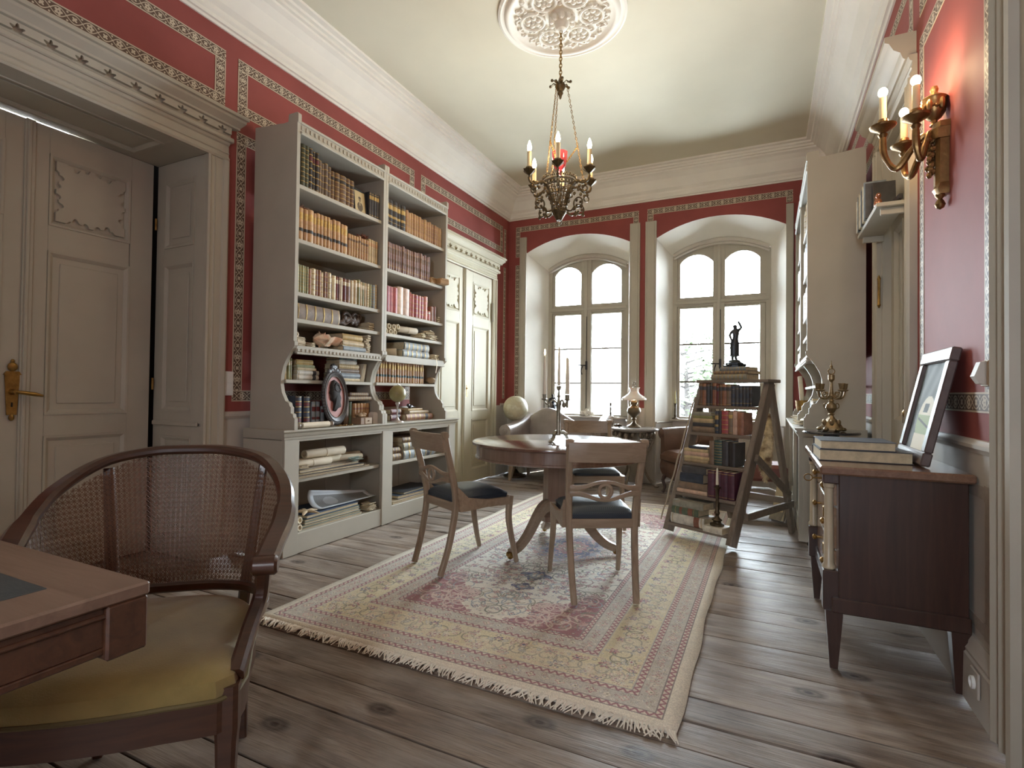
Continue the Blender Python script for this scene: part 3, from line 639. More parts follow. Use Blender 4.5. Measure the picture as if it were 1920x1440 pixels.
# ---- ceiling rose
rs = thing('ceiling_rose', 'round moulded plaster ceiling rose with floral relief', 'ceiling rose', (-1.365, 3.60, ZC))
mb = MB().lathe([(.47, 0), (.47, -.012), (.452, -.02), (.44, -.014), (.425, -.014), (.415, -.03), (.395, -.038), (.38, -.03), (.365, -.016), (.30, -.012), (.001, -.012)], 64); mb.obj('rim', PLASTER, rs, angle=50)
mb = MB()
for k in range(6):
    a = k*PI/3+.25; cx_, cy_ = .215*math.cos(a), .215*math.sin(a)
    mb.tube([(cx_+.085*math.cos(2*PI*i/24), cy_+.085*math.sin(2*PI*i/24), -.02) for i in range(24)], .012, 8, loop=True)
    for j in range(6):
        b_ = j*PI/3; mb.ball((cx_+.042*math.cos(b_), cy_+.042*math.sin(b_), -.018), (.022, .022, .016), 8, 6)
    mb.ball((cx_, cy_, -.022), (.014, .014, .016), 8, 6)
    a2 = a+PI/6
    for j in range(9):
        rr = .15+.022*j; o_ = .045*math.sin(j*1.7); mb.ball((rr*math.cos(a2)-o_*math.sin(a2), rr*math.sin(a2)+o_*math.cos(a2), -.016), (.02, .016, .016), 8, 6)
    for j in range(3):
        mb.tube([((.315+.02*math.sin(i*.9))*math.cos(a+j*.3-.3+i*.035), (.315+.02*math.sin(i*.9))*math.sin(a+j*.3-.3+i*.035), -.018) for i in range(8)], .010, 6)
    for j in range(5): mb.ball((.335*math.cos(a+(j-2)*.19), .335*math.sin(a+(j-2)*.19), -.016), (.018, .018, .014), 8, 5)
mb.obj('floral_relief', PLASTER, rs)
mb = MB().lathe([(.10, -.01), (.09, -.03), (.06, -.045), (.05, -.075), (.035, -.10), (.012, -.11), (.001, -.11)], 20)
for k in range(10): a = k*PI/5; mb.ball((.078*math.cos(a), .078*math.sin(a), -.045), (.024, .024, .026), 8, 6)
mb.obj('boss', PLASTER, rs)
# ================================================================== FURNITURE
# ---- rug (woven pattern computed as a flat dye image on the pile)
RW, RL = 1.985, 3.64
def rug_image():
    res = 400; w, h = int(RW*res), int(RL*res); rg = np.random.RandomState(5)
    X, Y = np.meshgrid((np.arange(w)+.5)/res, (np.arange(h)+.5)/res)
    sx = np.abs(X-RW/2); dx = RW/2-sx; dy = np.minimum(Y, RL-Y); d = np.minimum(dx, dy); al = np.where(dx < dy, Y, X)
    C = lambda *c: np.array(c, float)/255
    cream, ivory, grey, red, yel, navy, blue, ol, pink = C(226, 216, 194), C(228, 222, 206), C(186, 180, 168), C(128, 58, 72), C(216, 203, 156), C(36, 42, 84), C(120, 136, 150), C(110, 108, 84), C(186, 130, 128)
    im = np.empty((h, w, 3)); im[:] = ivory
    def put(m, c, a=1.0): im[m] = im[m]*(1-a)+c*a
    put(d < .5, grey); put((d >= .19) & (d < .37), yel); put(d < .05, cream)
    for a, b in ((.055, .078), (.158, .182), (.378, .402), (.48, .5)):
        m = (d >= a) & (d < b); put(m, C(214, 200, 180)); t = (d-a)/(b-a); z = np.abs(((al/.034) % 1)-.5)*2
        put(m & (np.abs(t-z) < .3), red); put((d >= a-.004) & (d < a) | (d >= b) & (d < b+.004), C(96, 84, 84))
    # field with spandrels and medallion
    F = d >= .505; fx = dx-.505; fy = dy-.505
    ang = np.arctan2(fy, fx+1e-6); rr = np.hypot(fx/.37, fy/.50)
    sp = F & (rr < .92+.10*np.cos(ang*9)); put(sp, red)
    cy = np.abs(Y-RL/2); a2 = np.arctan2(cy, sx); r2 = np.hypot(sx/.30, cy/.44)
    put(F & (r2 < .9+.08*np.cos(a2*12)), C(196, 188, 180)); put(F & (r2 < .74+.08*np.cos(a2*12)), C(120, 124, 150)); put(F & (r2 < .6+.07*np.cos(a2*8)), navy); put(F & (r2 < .34+.05*np.cos(a2*8)), red); put(F & (r2 < .2), cream)
    for pc, k in ((.66, 1.0), (.86, .7)):
        r3 = np.hypot(sx/(.085*k), (cy-pc)/(.075*k)); a3 = np.arctan2(cy-pc, sx); m3 = r3 < 1+.22*np.cos(a3*4); put(F & m3, navy); put(F & (r3 < .55), blue); put(F & (r3 < .3), ivory)
    # scrolling vines: spiral arcs, mirrored about both axes
    def stamp(px, py, R):
        x0, x1, y0, y1 = int((px-R)*res), int((px+R)*res)+1, int((py-R)*res), int((py+R)*res)+1
        x0, y0 = max(0, x0), max(0, y0); x1, y1 = min(w, x1), min(h, y1)
        return slice(y0, y1), slice(x0, x1)
    def quad(px, py): return [(px, py), (RW-px, py), (px, RL-py), (RW-px, RL-py)]
    def flower(px, py, r, c1, c2, c3, n, ok):
        for x, y in quad(px, py):
            s = stamp(x, y, r*1.3); u, v = X[s]-x, Y[s]-y; q = np.hypot(u, v)/r; a = np.arctan2(v, u); o = ok[s]
            sub = im[s]; sub[(q < .8+.25*np.cos(a*n)) & o] = c1; sub[(q < .55+.18*np.cos(a*n)) & o] = c2; sub[(q < .25) & o] = c3
    def spiral(px, py, R, c, turn, ok, wd=.0035):
        for k, (x, y) in enumerate(quad(px, py)):
            s = stamp(x, y, R); u, v = X[s]-x, Y[s]-y
            if k in (1, 3): u = -u
            if k in (2, 3): v = -v
            q = np.hypot(u, v); a = (np.arctan2(v, u)+turn) % (2*PI); rad = R*(.28+.72*a/(2*PI))
            im[s][(np.abs(q-rad) < wd) & ok[s]] = c
    YB_ = (d >= .195) & (d < .368); GB = ((d >= .082) & (d < .154)) | ((d >= .406) & (d < .477))
    for _ in range(95):
        px, py = rg.uniform(.52, RW/2), rg.uniform(.52, RL/2); spiral(px, py, rg.uniform(.04, .09), (ol, C(128, 92, 88), blue, C(90, 96, 84))[rg.randint(4)], rg.uniform(0, 6), F)
    for _ in range(330):
        px, py = rg.uniform(.52, RW/2), rg.uniform(.52, RL/2); c1 = (red, pink, blue, navy, ol, C(160, 100, 100))[rg.randint(6)]
        flower(px, py, rg.uniform(.008, .022), c1, (cream, pink, C(200, 170, 150))[rg.randint(3)], red, rg.choice([5, 6, 4]), F)
    for _ in range(34):
        t_ = rg.uniform(0, 1); px, py = (rg.uniform(.52, .84), rg.uniform(.52, .95)); spiral(px, py, rg.uniform(.05, .1), C(206, 176, 166), rg.uniform(0, 6), sp, .0045)
    k = 0
    for along in np.arange(.2, RL/2, .062):
        k += 1; off = .28+.045*(1 if k % 2 else -1)
        c1 = (C(126, 46, 66), navy, C(150, 90, 80), C(120, 60, 70), ol)[k % 5]
        flower(off, along, .024 if k % 3 else .032, c1, (cream, pink)[k % 2], navy if k % 2 else red, 6, YB_)
        if along < RW/2: flower(along, off, .024 if k % 3 else .032, c1, (cream, pink)[k % 2], navy if k % 2 else red, 6, YB_)
        spiral(.28, along, .05, ol, k*1.3, YB_)
        if along < RW/2: spiral(along, .28, .05, ol, k*1.3, YB_)
        for oo in (.118, .442):
            flower(oo, along, .02, (C(150, 150, 160), pink, C(170, 160, 140), red)[k % 4], cream, ol, 4, GB); flower(oo, along+.03, .012, red, cream, ol, 4, GB)
            if along < RW/2: flower(along, oo, .02, (C(150, 150, 160), pink, C(170, 160, 140), red)[k % 4], cream, ol, 4, GB)
    for _ in range(900):
        px, py = (rg.choice([.118, .442])+rg.uniform(-.032, .032), rg.uniform(.1, RL/2)) if rg.rand() < .65 else (rg.uniform(.1, RW/2), rg.choice([.118, .442])+rg.uniform(-.032, .032))
        flower(px, py, rg.uniform(.004, .009), (C(150, 84, 92), C(120, 128, 140), C(232, 226, 214), C(140, 136, 116), C(104, 84, 88))[rg.randint(5)], cream, ol, 4, GB)
    pn = np.kron(rg.rand(h//60+2, w//60+2), np.ones((60, 60)))[:h, :w]; im[YB_ & (pn > .55)] = im[YB_ & (pn > .55)]*.62+cream*.38
    for _ in range(260):
        px, py = rg.uniform(.5, RW/2), rg.uniform(.5, RL/2); flower(px, py, rg.uniform(.004, .010), (C(60, 70, 110), C(150, 80, 88), C(120, 124, 110), C(96, 70, 76))[rg.randint(4)], cream, red, 5, F)
    for _ in range(420):
        if rg.rand() < .5: px, py = rg.uniform(.19, .37), rg.uniform(.19, RL/2)
        else: px, py = rg.uniform(.19, RW/2), rg.uniform(.19, .37)
        flower(px, py, rg.uniform(.006, .014), (cream, ol, C(150, 80, 86), blue, C(196, 160, 120))[rg.randint(5)], cream, yel, 5, YB_)
    im = im*.66+.34*(C(236, 232, 226))*1.05; n = rg.rand(h, w, 1)*.2-.1; row = (rg.rand(h, 1, 1)-.5)*.05; im = im*(1+n+row); lo = rg.rand(h//40+2, w//40+2)
    L_ = np.kron(lo, np.ones((40, 40)))[:h, :w, None]; im = im*.9+.1*(cream*.95)*(0.9+.2*L_)
    return im
RUG = img_mat('woven_rug', rug_image(), .95, bump=.5, noise=.05)
rug = thing('rug', 'large cream and yellow floral oriental rug under the round table', 'rug', (-2.252, 1.82, 0))
def rugz(x, y): return .0092+.0012*math.sin(x*3+y*1.7)*math.sin(y*2.3)+.002*math.exp(-((y-.34-.05*x)/.05)**2)+.001*math.exp(-((y-.2)/.04)**2)*(.5+.5*math.sin(x*5))
nu, nv = 40, 74; vs = []; uv = []
me = bpy.data.meshes.new('pile'); fs = []
for j in range(nv+1):
    for i in range(nu+1):
        x, y = RW*i/nu, RL*j/nv; e = .006*math.sin(y*4)+.004*math.sin(y*11) if i in (0, nu) else 0; vs.append((x+e, y, rugz(x, y))); uv.append((i/nu, j/nv))
fs = [(j*(nu+1)+i, j*(nu+1)+i+1, (j+1)*(nu+1)+i+1, (j+1)*(nu+1)+i) for j in range(nv) for i in range(nu)]; nt = len(vs)
ed = [i for i in range(nu+1)]+[j*(nu+1)+nu for j in range(1, nv+1)]+[nv*(nu+1)+i for i in range(nu-1, -1, -1)]+[j*(nu+1) for j in range(nv-1, 0, -1)]
vs += [(vs[k][0], vs[k][1], -.002) for k in ed]
fs += [(ed[k], nt+k, nt+(k+1) % len(ed), ed[(k+1) % len(ed)]) for k in range(len(ed))]; uv2 = uv+[uv[k] for k in ed]
me.from_pydata(vs, [], fs); me.materials.append(RUG); ul = me.uv_layers.new(name='UVMap'); ul.data.foreach_set('uv', [c for l in me.loops for c in (uv2[l.vertex_index][0], 1-uv2[l.vertex_index][1])])
me.polygons.foreach_set('use_smooth', [True]*len(me.polygons)); me.update(); o = bpy.data.objects.new('pile', me); COL.objects.link(o); o.parent = rug
fr = MB()
for k in range(330):
    x = RW*(k+.5)/330; y0 = R_.uniform(-.002, .004); a = R_.gauss(0, .5); L_ = R_.uniform(.03, .055)
    fr.tube([(x, y0+.004, .010), (x+a*L_*.4, y0-L_*.5, .008+R_.uniform(0, .006)), (x+a*L_, y0-L_, .003)], [.004, .0035, .002], 4)
fr.obj('fringe', mat('rug_fringe', (230, 224, 210), .95, var=.1), rug, kind='stuff')

# ---- bookcases
def bookcase_base(M, y0, y1, dp, zt, label, stiles, side='L'):
    u0 = (y0, 0, 0); root = thing('low_cabinet', label, 'cabinet', tuple(M @ Vector((y0, 0, 0)))); inv = Matrix.Translation(-root.location); N = inv @ M
    b = .003
    for a in (y0, y1-.03): MB().box((a, .036, 0), (a+.03, dp-.025, zt-.07), b, 0, N).obj('side_panel', PAINT, root)
    mb = MB(); mb.box((y0+.02, .03, .05), (y1-.02, .045, zt-.06), 0, 0, N)
    for k in range(7): u = y0+.12+(y1-y0-.2)*k/6; mb.box((u-.006, .045, .14), (u+.04, .055, zt-.08), .004, 0, N)
    mb.obj('back_panel', PAINT2, root)
    for a, c in stiles: MB().box((a, dp-.03, 0), (c, dp, zt-.06), b, 0, N).obj('stile', PAINT, root)
    for (a, c), (d_, e) in zip(stiles, stiles[1:]):
        MB().box((c-.002, dp-.034, 0), (d_+.002, dp-.008, .137), b, 0, N).obj('plinth', PAINT, root)
        MB().box((c, dp-.034, zt-.085), (d_, dp-.006, zt-.05), b, 0, N).obj('top_rail', PAINT, root)
        MB().box((c-.05, .05, .115), (d_+.05, dp-.03, .137), b, 0, N).obj('shelf', PAINT, root)
        MB().box((c-.05, .05, .478), (d_+.05, dp-.04, .505), b, 0, N).obj('shelf', PAINT, root)
    MB().box(((stiles[1][0]+stiles[1][1])/2-.015, .05, .1), ((stiles[1][0]+stiles[1][1])/2+.015, dp-.03, zt-.06), b, 0, N).obj('divider', PAINT, root)
    pr = [(0, zt-.065), (dp+.004, zt-.065), (dp+.006, zt-.05), (dp+.014, zt-.045), (dp+.02, zt-.03), (dp+.012, zt-.024), (dp+.02, zt-.018), (dp+.03, zt-.012), (dp+.03, zt), (0, zt)]
    e = [(max(0, d_-dp)) for d_, z in pr]
    MB().loft([[(y0-q, .036+max(0, d_-.036) if d_ else .036, z) for (d_, z), q in zip(pr, e)], [(y1+q, max(d_, .036), z) for (d_, z), q in zip(pr, e)]], True, 0, N).obj('worktop', PAINT, root)
    return root
bookcase_base(ML, 2.51, 4.64, .44, .85, 'grey painted low cabinet of open shelves below the left bookcase pair', [(2.512, 2.638), (3.508, 3.641), (4.525, 4.638)])
bookcase_base(MR, 4.64, 6.68, .48, .87, 'grey painted low cabinet below the bookcase on the right wall', [(4.642, 4.74), (5.58, 5.70), (6.57, 6.678)], 'R')
SIDE = [(.04, 0), (.474, 0), (.474, .077), (.462, .085), (.458, .105), (.437, .112), (.437, .15), (.425, .16), (.418, .18), (.385, .193), (.35, .25), (.337, .308), (.343, .37), (.36, .43), (.395, .49), (.43, .535), (.455, .56), (.462, .57), (.462, .595), (.452, .60), (.452, 2.08), (.46, 2.085), (.46, 2.14), (.45, 2.15), (.37, 2.15), (.365, 2.10), (.32, 2.098), (.28, 2.104), (.2, 2.108), (.12, 2.118), (.04, 2.125)]
def bookcase(M, y0, y1, zb, label, dent=True, sc=1.0):
    root = thing('bookcase', label, 'bookcase', tuple(M @ Vector((y0, 0, zb)))); N = Matrix.Translation(-root.location) @ M; b = .003
    S = [(d_*sc if d_ > .05 else d_, z+zb) for d_, z in SIDE]
    for a in (y0, y1-.028): MB().prism(S, a, a+.028, N @ frame((0, 0, 0), (0, 1, 0), (0, 0, 1), (1, 0, 0))).obj('side_panel', PAINT, root)
    a, c = y0+.027, y1-.027; dp = .452*sc; off = zb-.85
    for z in (2.53, 2.155, 1.79, 1.607, 1.42): MB().box((a, .04, z-.028+off), (c, dp-.02, z+off), b, 0, N).obj('shelf', PAINT, root)
    MB().box((a, .04, 1.165+off), (c, .355*sc, 1.19+off), b, 0, N).obj('shelf', PAINT, root)
    MB().box((a, .04, 2.87+off), (c, dp-.02, 2.89+off), b, 0, N).obj('top_board', PAINT, root)
    MB().box((a, .042, 1.42+off), (c, .05, 2.155+off), 0, 0, N).obj('back_panel', PAINT, root)
    mb = MB().box((a, dp-.022, 2.868+off), (c, dp-.004, 2.945+off), .002, 0, N).box((a, dp-.012, 2.862+off), (c, dp+.008, 2.882+off), .005, 0, N).box((a, dp-.012, 2.932+off), (c, dp+.01, 2.948+off), .004, 0, N); mb.obj('cornice_board', PAINT, root)
    mb = MB(); n = 22
    for k in range(n): u = a+(c-a)*(k+.5)/n; mb.box((u-.011, dp-.006, 2.893+off), (u+.006, dp+.002, 2.922+off), .002, 0, N)
    mb.obj('dentils', PAINT, root, kind='stuff')
    mb = MB().box((a, dp-.022, 1.368+off), (c, dp-.002, 1.421+off), .002, 0, N).box((a, dp-.01, 1.362+off), (c, dp+.006, 1.374+off), .003, 0, N); mb.obj('apron_board', PAINT, root)
    if dent:
        mb = MB()
        for k in range(24): u = a+(c-a)*(k+.5)/24; mb.box((u-.013, dp-.004, 1.379+off), (u+.009, dp+.004, 1.40+off), .002, 0, N)
        mb.obj('dentils', PAINT, root, kind='stuff')
    return root
bookcase(ML, 2.56, 3.487, .85, 'tall grey bookcase with scrolled side brackets, nearer one of the left pair')
bookcase(ML, 3.490, 4.43, .85, 'tall grey bookcase beside cream double doors, farther one of the left pair', dent=False)
bookcase(MR, 4.69, 5.63, .87, 'tall grey bookcase on the right wall, nearer one showing its plain side', sc=.94)
bookcase(MR, 5.633, 6.58, .87, 'tall grey bookcase on the right wall beside the right window', dent=False, sc=.94)

# ---- round pedestal table
TC = (-1.36, 3.57)
TOPW = wood('table_veneer', (88, 62, 52), (136, 102, 84), axis=0, scale=7, rough=.16, bump=.02, coat=.8)
APRW = wood('apron_veneer', (112, 88, 74), (152, 126, 108), axis=2, scale=7, rough=.25, bump=.03, coat=.4)
tb = thing('round_table', 'round polished wood pedestal table on the rug', 'table', (*TC, .014), .5)
R0 = .605
for sg in (0, 1):
    poly = lambda r: [(r*math.cos(a), r*math.sin(a)) for a in np.linspace(PI*sg+.0015, PI*sg+PI-.0015, 40)]
    MB().loft([[(x, y, z) for x, y in poly(r)] for r, z in ((R0-.012, .735), (R0, .74), (R0+.002, .748), (R0, .756), (R0-.008, .76))]).obj('top_leaf', TOPW, tb, angle=40)
MB().lathe([(.575, .645), (.582, .648), (.582, .66), (.576, .663), (.576, .735), (.56, .735), (.56, .645)], 64, cap=False).obj('apron', APRW, tb)
MB().lathe([(.12, .66), (.12, .62), (.10, .60), (.092, .56), (.098, .26), (.125, .235), (.125, .2), (.09, .19), (.03, .17)], 8).obj('pedestal', APRW, tb, angle=20)
for k in range(3):
    a = math.radians(-113+118*k)-.5
    p = bez([(.06, 0, .30), (.17, 0, .36), (.22, 0, .16), (.31, 0, .06), (.43, 0, .045)], 14); M = Matrix.Rotation(a, 4, 'Z')
    lg = MB().sweep(p, rect(.055, .075, .012), M=M, scales=[(1, 1.25-.6*i/14) for i in range(15)]).obj('leg', WALNX, tb)
    MB().ball((.43, 0, .022), (.024, .018, .022), 12, 8, 0, M).box((.415, -.02, .02), (.455, .02, .05), .006, 0, M).obj('caster', BRASS, lg)

# ---- dining chairs
SEATF = NT('navy_horsehair'); v = SEATF.coords((1, 1, 1)); ch = SEATF.node('ShaderNodeTexChecker'); ch.inputs['Scale'].default_value = 170; SEATF.link(v, ch.inputs[0])
ch.inputs[1].default_value = c4((36, 44, 54)); ch.inputs[2].default_value = c4((58, 68, 80)); SEATF.link(ch.outputs[0], SEATF.p.inputs['Base Color']); SEATF.p.inputs['Roughness'].default_value = .38; SEATF.bump(ch.outputs[1], .25, .002); SEATM = SEATF.m
def dining_chair(loc, rot, label):
    c = thing('dining_chair', label, 'chair', loc, rot, 'set of eye-splat dining chairs')
    S = rect(.034, .038, .007)
    for s in (-1, 1):
        # rear leg and back post, one curving member
        p = spline([(s*.165, -.285, 0), (s*.172, -.235, .16), (s*.178, -.20, .34), (s*.182, -.195, .46), (s*.188, -.225, .60), (s*.195, -.262, .74), (s*.198, -.285, .835)], 4)
        MB().sweep(p, S, up=(0, 1, .2), scales=[(1-.15*abs(i/24-.5), 1-.2*abs(i/24-.5)) for i in range(len(p))]).lathe([(.021, -.02), (.023, -.012), (.023, .012), (.021, .02)], 14, (0, 0, 0), 0, frame((s*.198, -.288, .84), (0, 1, 0), (0, 0, 1), (1, 0, 0))).obj('back_leg', WALN, c)
        p = spline([(s*.215, .255, 0), (s*.212, .225, .12), (s*.205, .195, .28), (s*.205, .20, .40), (s*.205, .205, .435)], 5)
        MB().sweep(p, S, up=(0, 1, .2), scales=[.72+.4*min(1, i/16) for i in range(len(p))]).obj('front_leg', WALN, c)
        # side rail flowing up into the post
        MB().loft([[(s*.19, -.18, .375), (s*.215, -.18, .375), (s*.212, -.20, .53), (s*.187, -.20, .53)], [(s*.192, -.12, .375), (s*.217, -.12, .375), (s*.216, -.12, .452), (s*.191, -.12, .452)], [(s*.198, .02, .385), (s*.221, .02, .385), (s*.221, .02, .43), (s*.198, .02, .43)], [(s*.203, .21, .38), (s*.224, .21, .38), (s*.224, .21, .43), (s*.203, .21, .43)]]).obj('side_rail', WALNX, c)
    MB().box((-.205, .195, .375), (.205, .222, .43), .005).obj('seat_rail', WALNX, c); MB().box((-.185, -.21, .375), (.185, -.185, .425), .005).obj('seat_rail', WALNX, c)
    # drop-in seat, domed
    def sf(a, b): x = (a-.5)*2; y = b; w = .183+.016*b; e = (1-abs(x)**3.2)*(1-abs(2*b-1)**3.2); return (x*w, -.185+.375*y, .452+.045*max(0, e)**.45)
    mb = MB().grid(sf, 16, 16); mb.box((-.187, -.192, .40), (.187, .2, .456), .008); mb.obj('seat', SEATM, c)
    # curved top rail
    n = 10; R = lambda u: (.205*u, -.275-.028*(1-u*u)-.012)
    rings = []
    for i in range(n+1):
        u = -1+2*i/n; x, y = R(u); k = 1-.12*abs(u)
        rings.append([(x, y+.012, .742), (x, y-.008, .742), (x, y-.026, .838), (x, y-.022, .848), (x, y-.004, .85), (x, y-.004, .838)])
    MB().loft(rings).obj('top_rail', WALNX, c)
    # eye splat
    A = lambda sg: [(u*.185, -.222-.02*(1-u*u)-.02*1, .585+sg*(.014+.034*math.cos(u*PI/2*1.15)**2*(1 if abs(u) < .85 else .2))-.006*0) for u in np.linspace(-1, 1, 21)]
    mb = MB().sweep(A(1), rect(.016, .021, .005), up=(0, 0, 1), scales=[(1, .8+.9*abs(-1+2*i/20)**2) for i in range(21)]).sweep(A(-1), rect(.016, .021, .005), up=(0, 0, 1), scales=[(1, .8+.9*abs(-1+2*i/20)**2) for i in range(21)])
    mb.sweep([(.033*math.cos(a), -.262, .585+.036*math.sin(a)) for a in np.linspace(0, 2*PI, 21)[:-1]], rect(.018, .016, .004), up=(0, 1, 0), loop=True)
    mb.obj('eye_splat', WALNX, c)
    return c
c1 = dining_chair((-.90, 2.97, .018), math.radians(30), 'walnut dining chair in front of the round table, back to the camera')
c2 = dining_chair((-1.775, 3.01, .018), math.radians(-26.5), 'walnut dining chair seen from its side, left of the round table')
c3 = dining_chair((-1.335, 4.37, .018), math.radians(207), 'walnut dining chair behind the round table, facing the window wall' if 0 else 'walnut dining chair on the far side of the round table')

# ---- chest of drawers
CH = (0, 0, 0); ct = thing('chest_of_drawers', 'dark mahogany chest of drawers with pale columns by the right wall', 'chest', (.245, 2.545, 0))
MB().box((.02, .0, .29), (.44, .88, .80), .004).obj('carcass', MAHOG, ct)
MB().box((-.005, -.012, .235), (.445, .892, .295), .005).obj('base_frame', MAHOG, ct)
TOPC = wood('chest_top', (104, 74, 58), (150, 116, 94), axis=1, rough=.2, bump=.03, coat=.5)
MB().box((-.05, -.05, .80), (.45, .93, .835), .007).obj('top', TOPC, ct)
COLM = mat('pale_column_paint', (186, 172, 146), .35, var=.1)
for y in (.035, .845):
    MB().lathe([(.02, .40), (.025, .405), (.025, .415), (.019, .425), (.017, .60), (.016, .735), (.021, .742), (.021, .752), (.024, .757)], 16, (-.012, y, 0)).obj('column', COLM, ct)
    for za, zb_ in ((.235, .40), (.757, .80)): MB().box((-.035, y-.028, za), (.03, y+.028, zb_), .004).obj('column_block', MAHOG, ct)
for y in (.025, .855):
    for x in (.005, .415): MB().loft([[(x-a, y-a, z), (x+a, y-a, z), (x+a, y+a, z), (x-a, y+a, z)] for a, z in ((.014, 0), (.03, .22), (.03, .24))]).obj('leg', MAHOG, ct)
for k, (z0, z1) in enumerate(((.655, .785), (.475, .645), (.30, .465))):
    dr = MB().box((.004, .075, z0), (.03, .805, z1), .004).obj('drawer', wood('drawer_front', (120, 88, 66), (160, 126, 98), axis=1, rough=.25, coat=.5), ct)
    for y in (.22, .66): MB().lathe([(.006, 0), (.006, .012), (.014, .02), (.015, .028), (.006, .034)], 12, (0, 0, 0), 0, frame((.004, y, (z0+z1)/2), (0, 1, 0), (0, 0, 1), (-1, 0, 0))).obj('knob', BRASS, dr)
    es = MB().box((-.001, .42, (z0+z1)/2-.025), (.006, .46, (z0+z1)/2+.025), .003)
    if k == 0: es.tube([(0, .44, .72), (-.045, .44, .72)], .004, 8).tube([(-.045-.018*(1-math.cos(a))*1, .44, .72+.016*math.sin(a)) for a in np.linspace(0, 2*PI, 13)[:-1]], .003, 6, loop=True)
    es.obj('escutcheon', BRASS, dr)

# ---- writing desk, nearest corner at left
DESKW = wood('desk_oak', (58, 34, 22), (104, 68, 46), axis=0, rough=.36, bump=.1, coat=.15)
DTOP = wood('desk_top', (108, 84, 68), (142, 116, 98), axis=0, rough=.42, bump=.15)
dk_ = thing('writing_desk', 'brown wooden writing desk with inset leather panel in the near left corner', 'desk', (-1.85, .0, 0))
MB().box((-.8, -.62, .735), (.812, .606, .76), .004).obj('top', DTOP, dk_)
MB().box((-.71, -.5, .757), (.695, .497, .7615), .001).obj('leather_inset', mat('desk_leather', (58, 62, 62), .55, var=.12, vs=30, bump=.2, bs=150), dk_)
mb = MB().box((-.79, -.61, .66), (.80, .595, .735), .004).box((-.795, -.615, .712), (.806, .6, .722), .004)
mb.box((-.79, -.61, .648), (.80, .595, .662), .003); mb.obj('apron', DESKW, dk_)
MB().box((.74, .535, .638), (.81, .604, .735), .004).obj('corner_block', DESKW, dk_)
for x, y in ((.56, -.42), (-.7, -.5), (-.7, .45), (.30, .12)): MB().loft([[(x-a, y-a, z), (x+a, y-a, z), (x+a, y+a, z), (x-a, y+a, z)] for a, z in ((.02, 0), (.035, .64), (.035, .66))]).obj('leg', DESKW, dk_)

# ---- cane tub armchair
CW = wood('armchair_wood', (52, 30, 20), (92, 58, 38), axis=0, rough=.3, bump=.08, coat=.3)
ac = thing('cane_armchair', 'dark wooden tub armchair with cane back and olive velvet seat', 'armchair', (-1.655, 1.03, 0), math.radians(220.5))
rim = spline([(-.318, .315, .655), (-.325, .24, .685), (-.335, .12, .735), (-.315, .0, .81), (-.24, -.095, .88), (-.12, -.14, .91), (0, -.15, .915), (.12, -.14, .91), (.24, -.095, .88), (.315, .0, .81), (.335, .10, .735), (.325, .18, .69), (.318, .22, .665)], 5)
nr = len(rim)
MB().sweep(rim, rect(.05, .028, .009), scales=[(1.25 if i < 12 or i > nr-12 else 1.0, 1.0) for i in range(nr)]).obj('rim', CW, ac)
for s in (-1, 1):
    yv = .315 if s < 0 else .22; zv = .65
    MB().lathe([(.001, -.034), (.02, -.033), (.026, -.026), (.026, .026), (.02, .033), (.001, .034)], 16, (0, 0, 0), 0, frame((s*.318, yv, zv), (0, 1, 0), (0, 0, 1), (1, 0, 0))).obj('arm_scroll', CW, ac)
    p = spline([(s*.315, yv-.005, .64), (s*.305, yv-.02, .56), (s*.292, yv+.05, .50), (s*.285, .465 if s < 0 else .40, .44)], 5)
    MB().sweep(p, rect(.036, .042, .008), up=(0, 1, .3)).obj('arm_support', CW, ac)
    MB().sweep([(s*.272, .475, .43), (s*.272, .475, .33), (s*.272, .478, .3), (s*.272, .485, 0)], rect(.05, .05, .009), up=(0, 1, 0), scales=[1, 1, .9, .55]).obj('front_leg', CW, ac)
    p = spline([(s*.20, -.03, 0), (s*.195, -.03, .2), (s*.19, -.065, .42), (s*.205, -.10, .6), (s*.23, -.13, .86)], 5)
    MB().sweep(p, rect(.034, .03, .006), up=(0, 1, .2), scales=[.8+.25*math.sin(PI*i/20) for i in range(21)]).obj('back_leg', CW, ac)
seatp = [(-.285, .48), (-.27, .25), (-.25, .09), (-.18, 0), (-.08, -.035), (.08, -.035), (.18, 0), (.25, .09), (.27, .25), (.285, .48), (.15, .515), (0, .525), (-.15, .515)]
sp_ = spline([(x, y, 0) for x, y in seatp], 3, True)
MB().prism([(p[0]*1.02, p[1]) for p in sp_], .33, .405).obj('seat_rail', CW, ac)
rings = [[(p[0]*k, .23+(p[1]-.23)*k, z) for p in sp_] for k, z in ((1.0, .40), (1.015, .425), (1.0, .45), (.94, .468), (.8, .48), (.5, .488), (.1, .49))]
VELV = mat('olive_velvet', (132, 112, 62), .85, var=.18, vs=9, bump=.2, bs=260, spec=.3); VELV.node_tree.nodes['Principled BSDF'].inputs['Sheen Weight'].default_value = .5
MB().loft(rings).obj('seat_cushion', VELV, ac)
MB().tube([(p[0]*1.022, p[1]*1.003, .408) for p in sp_], .006, 6, loop=True).obj('braid', mat('braid', (92, 78, 44), .8), ac)
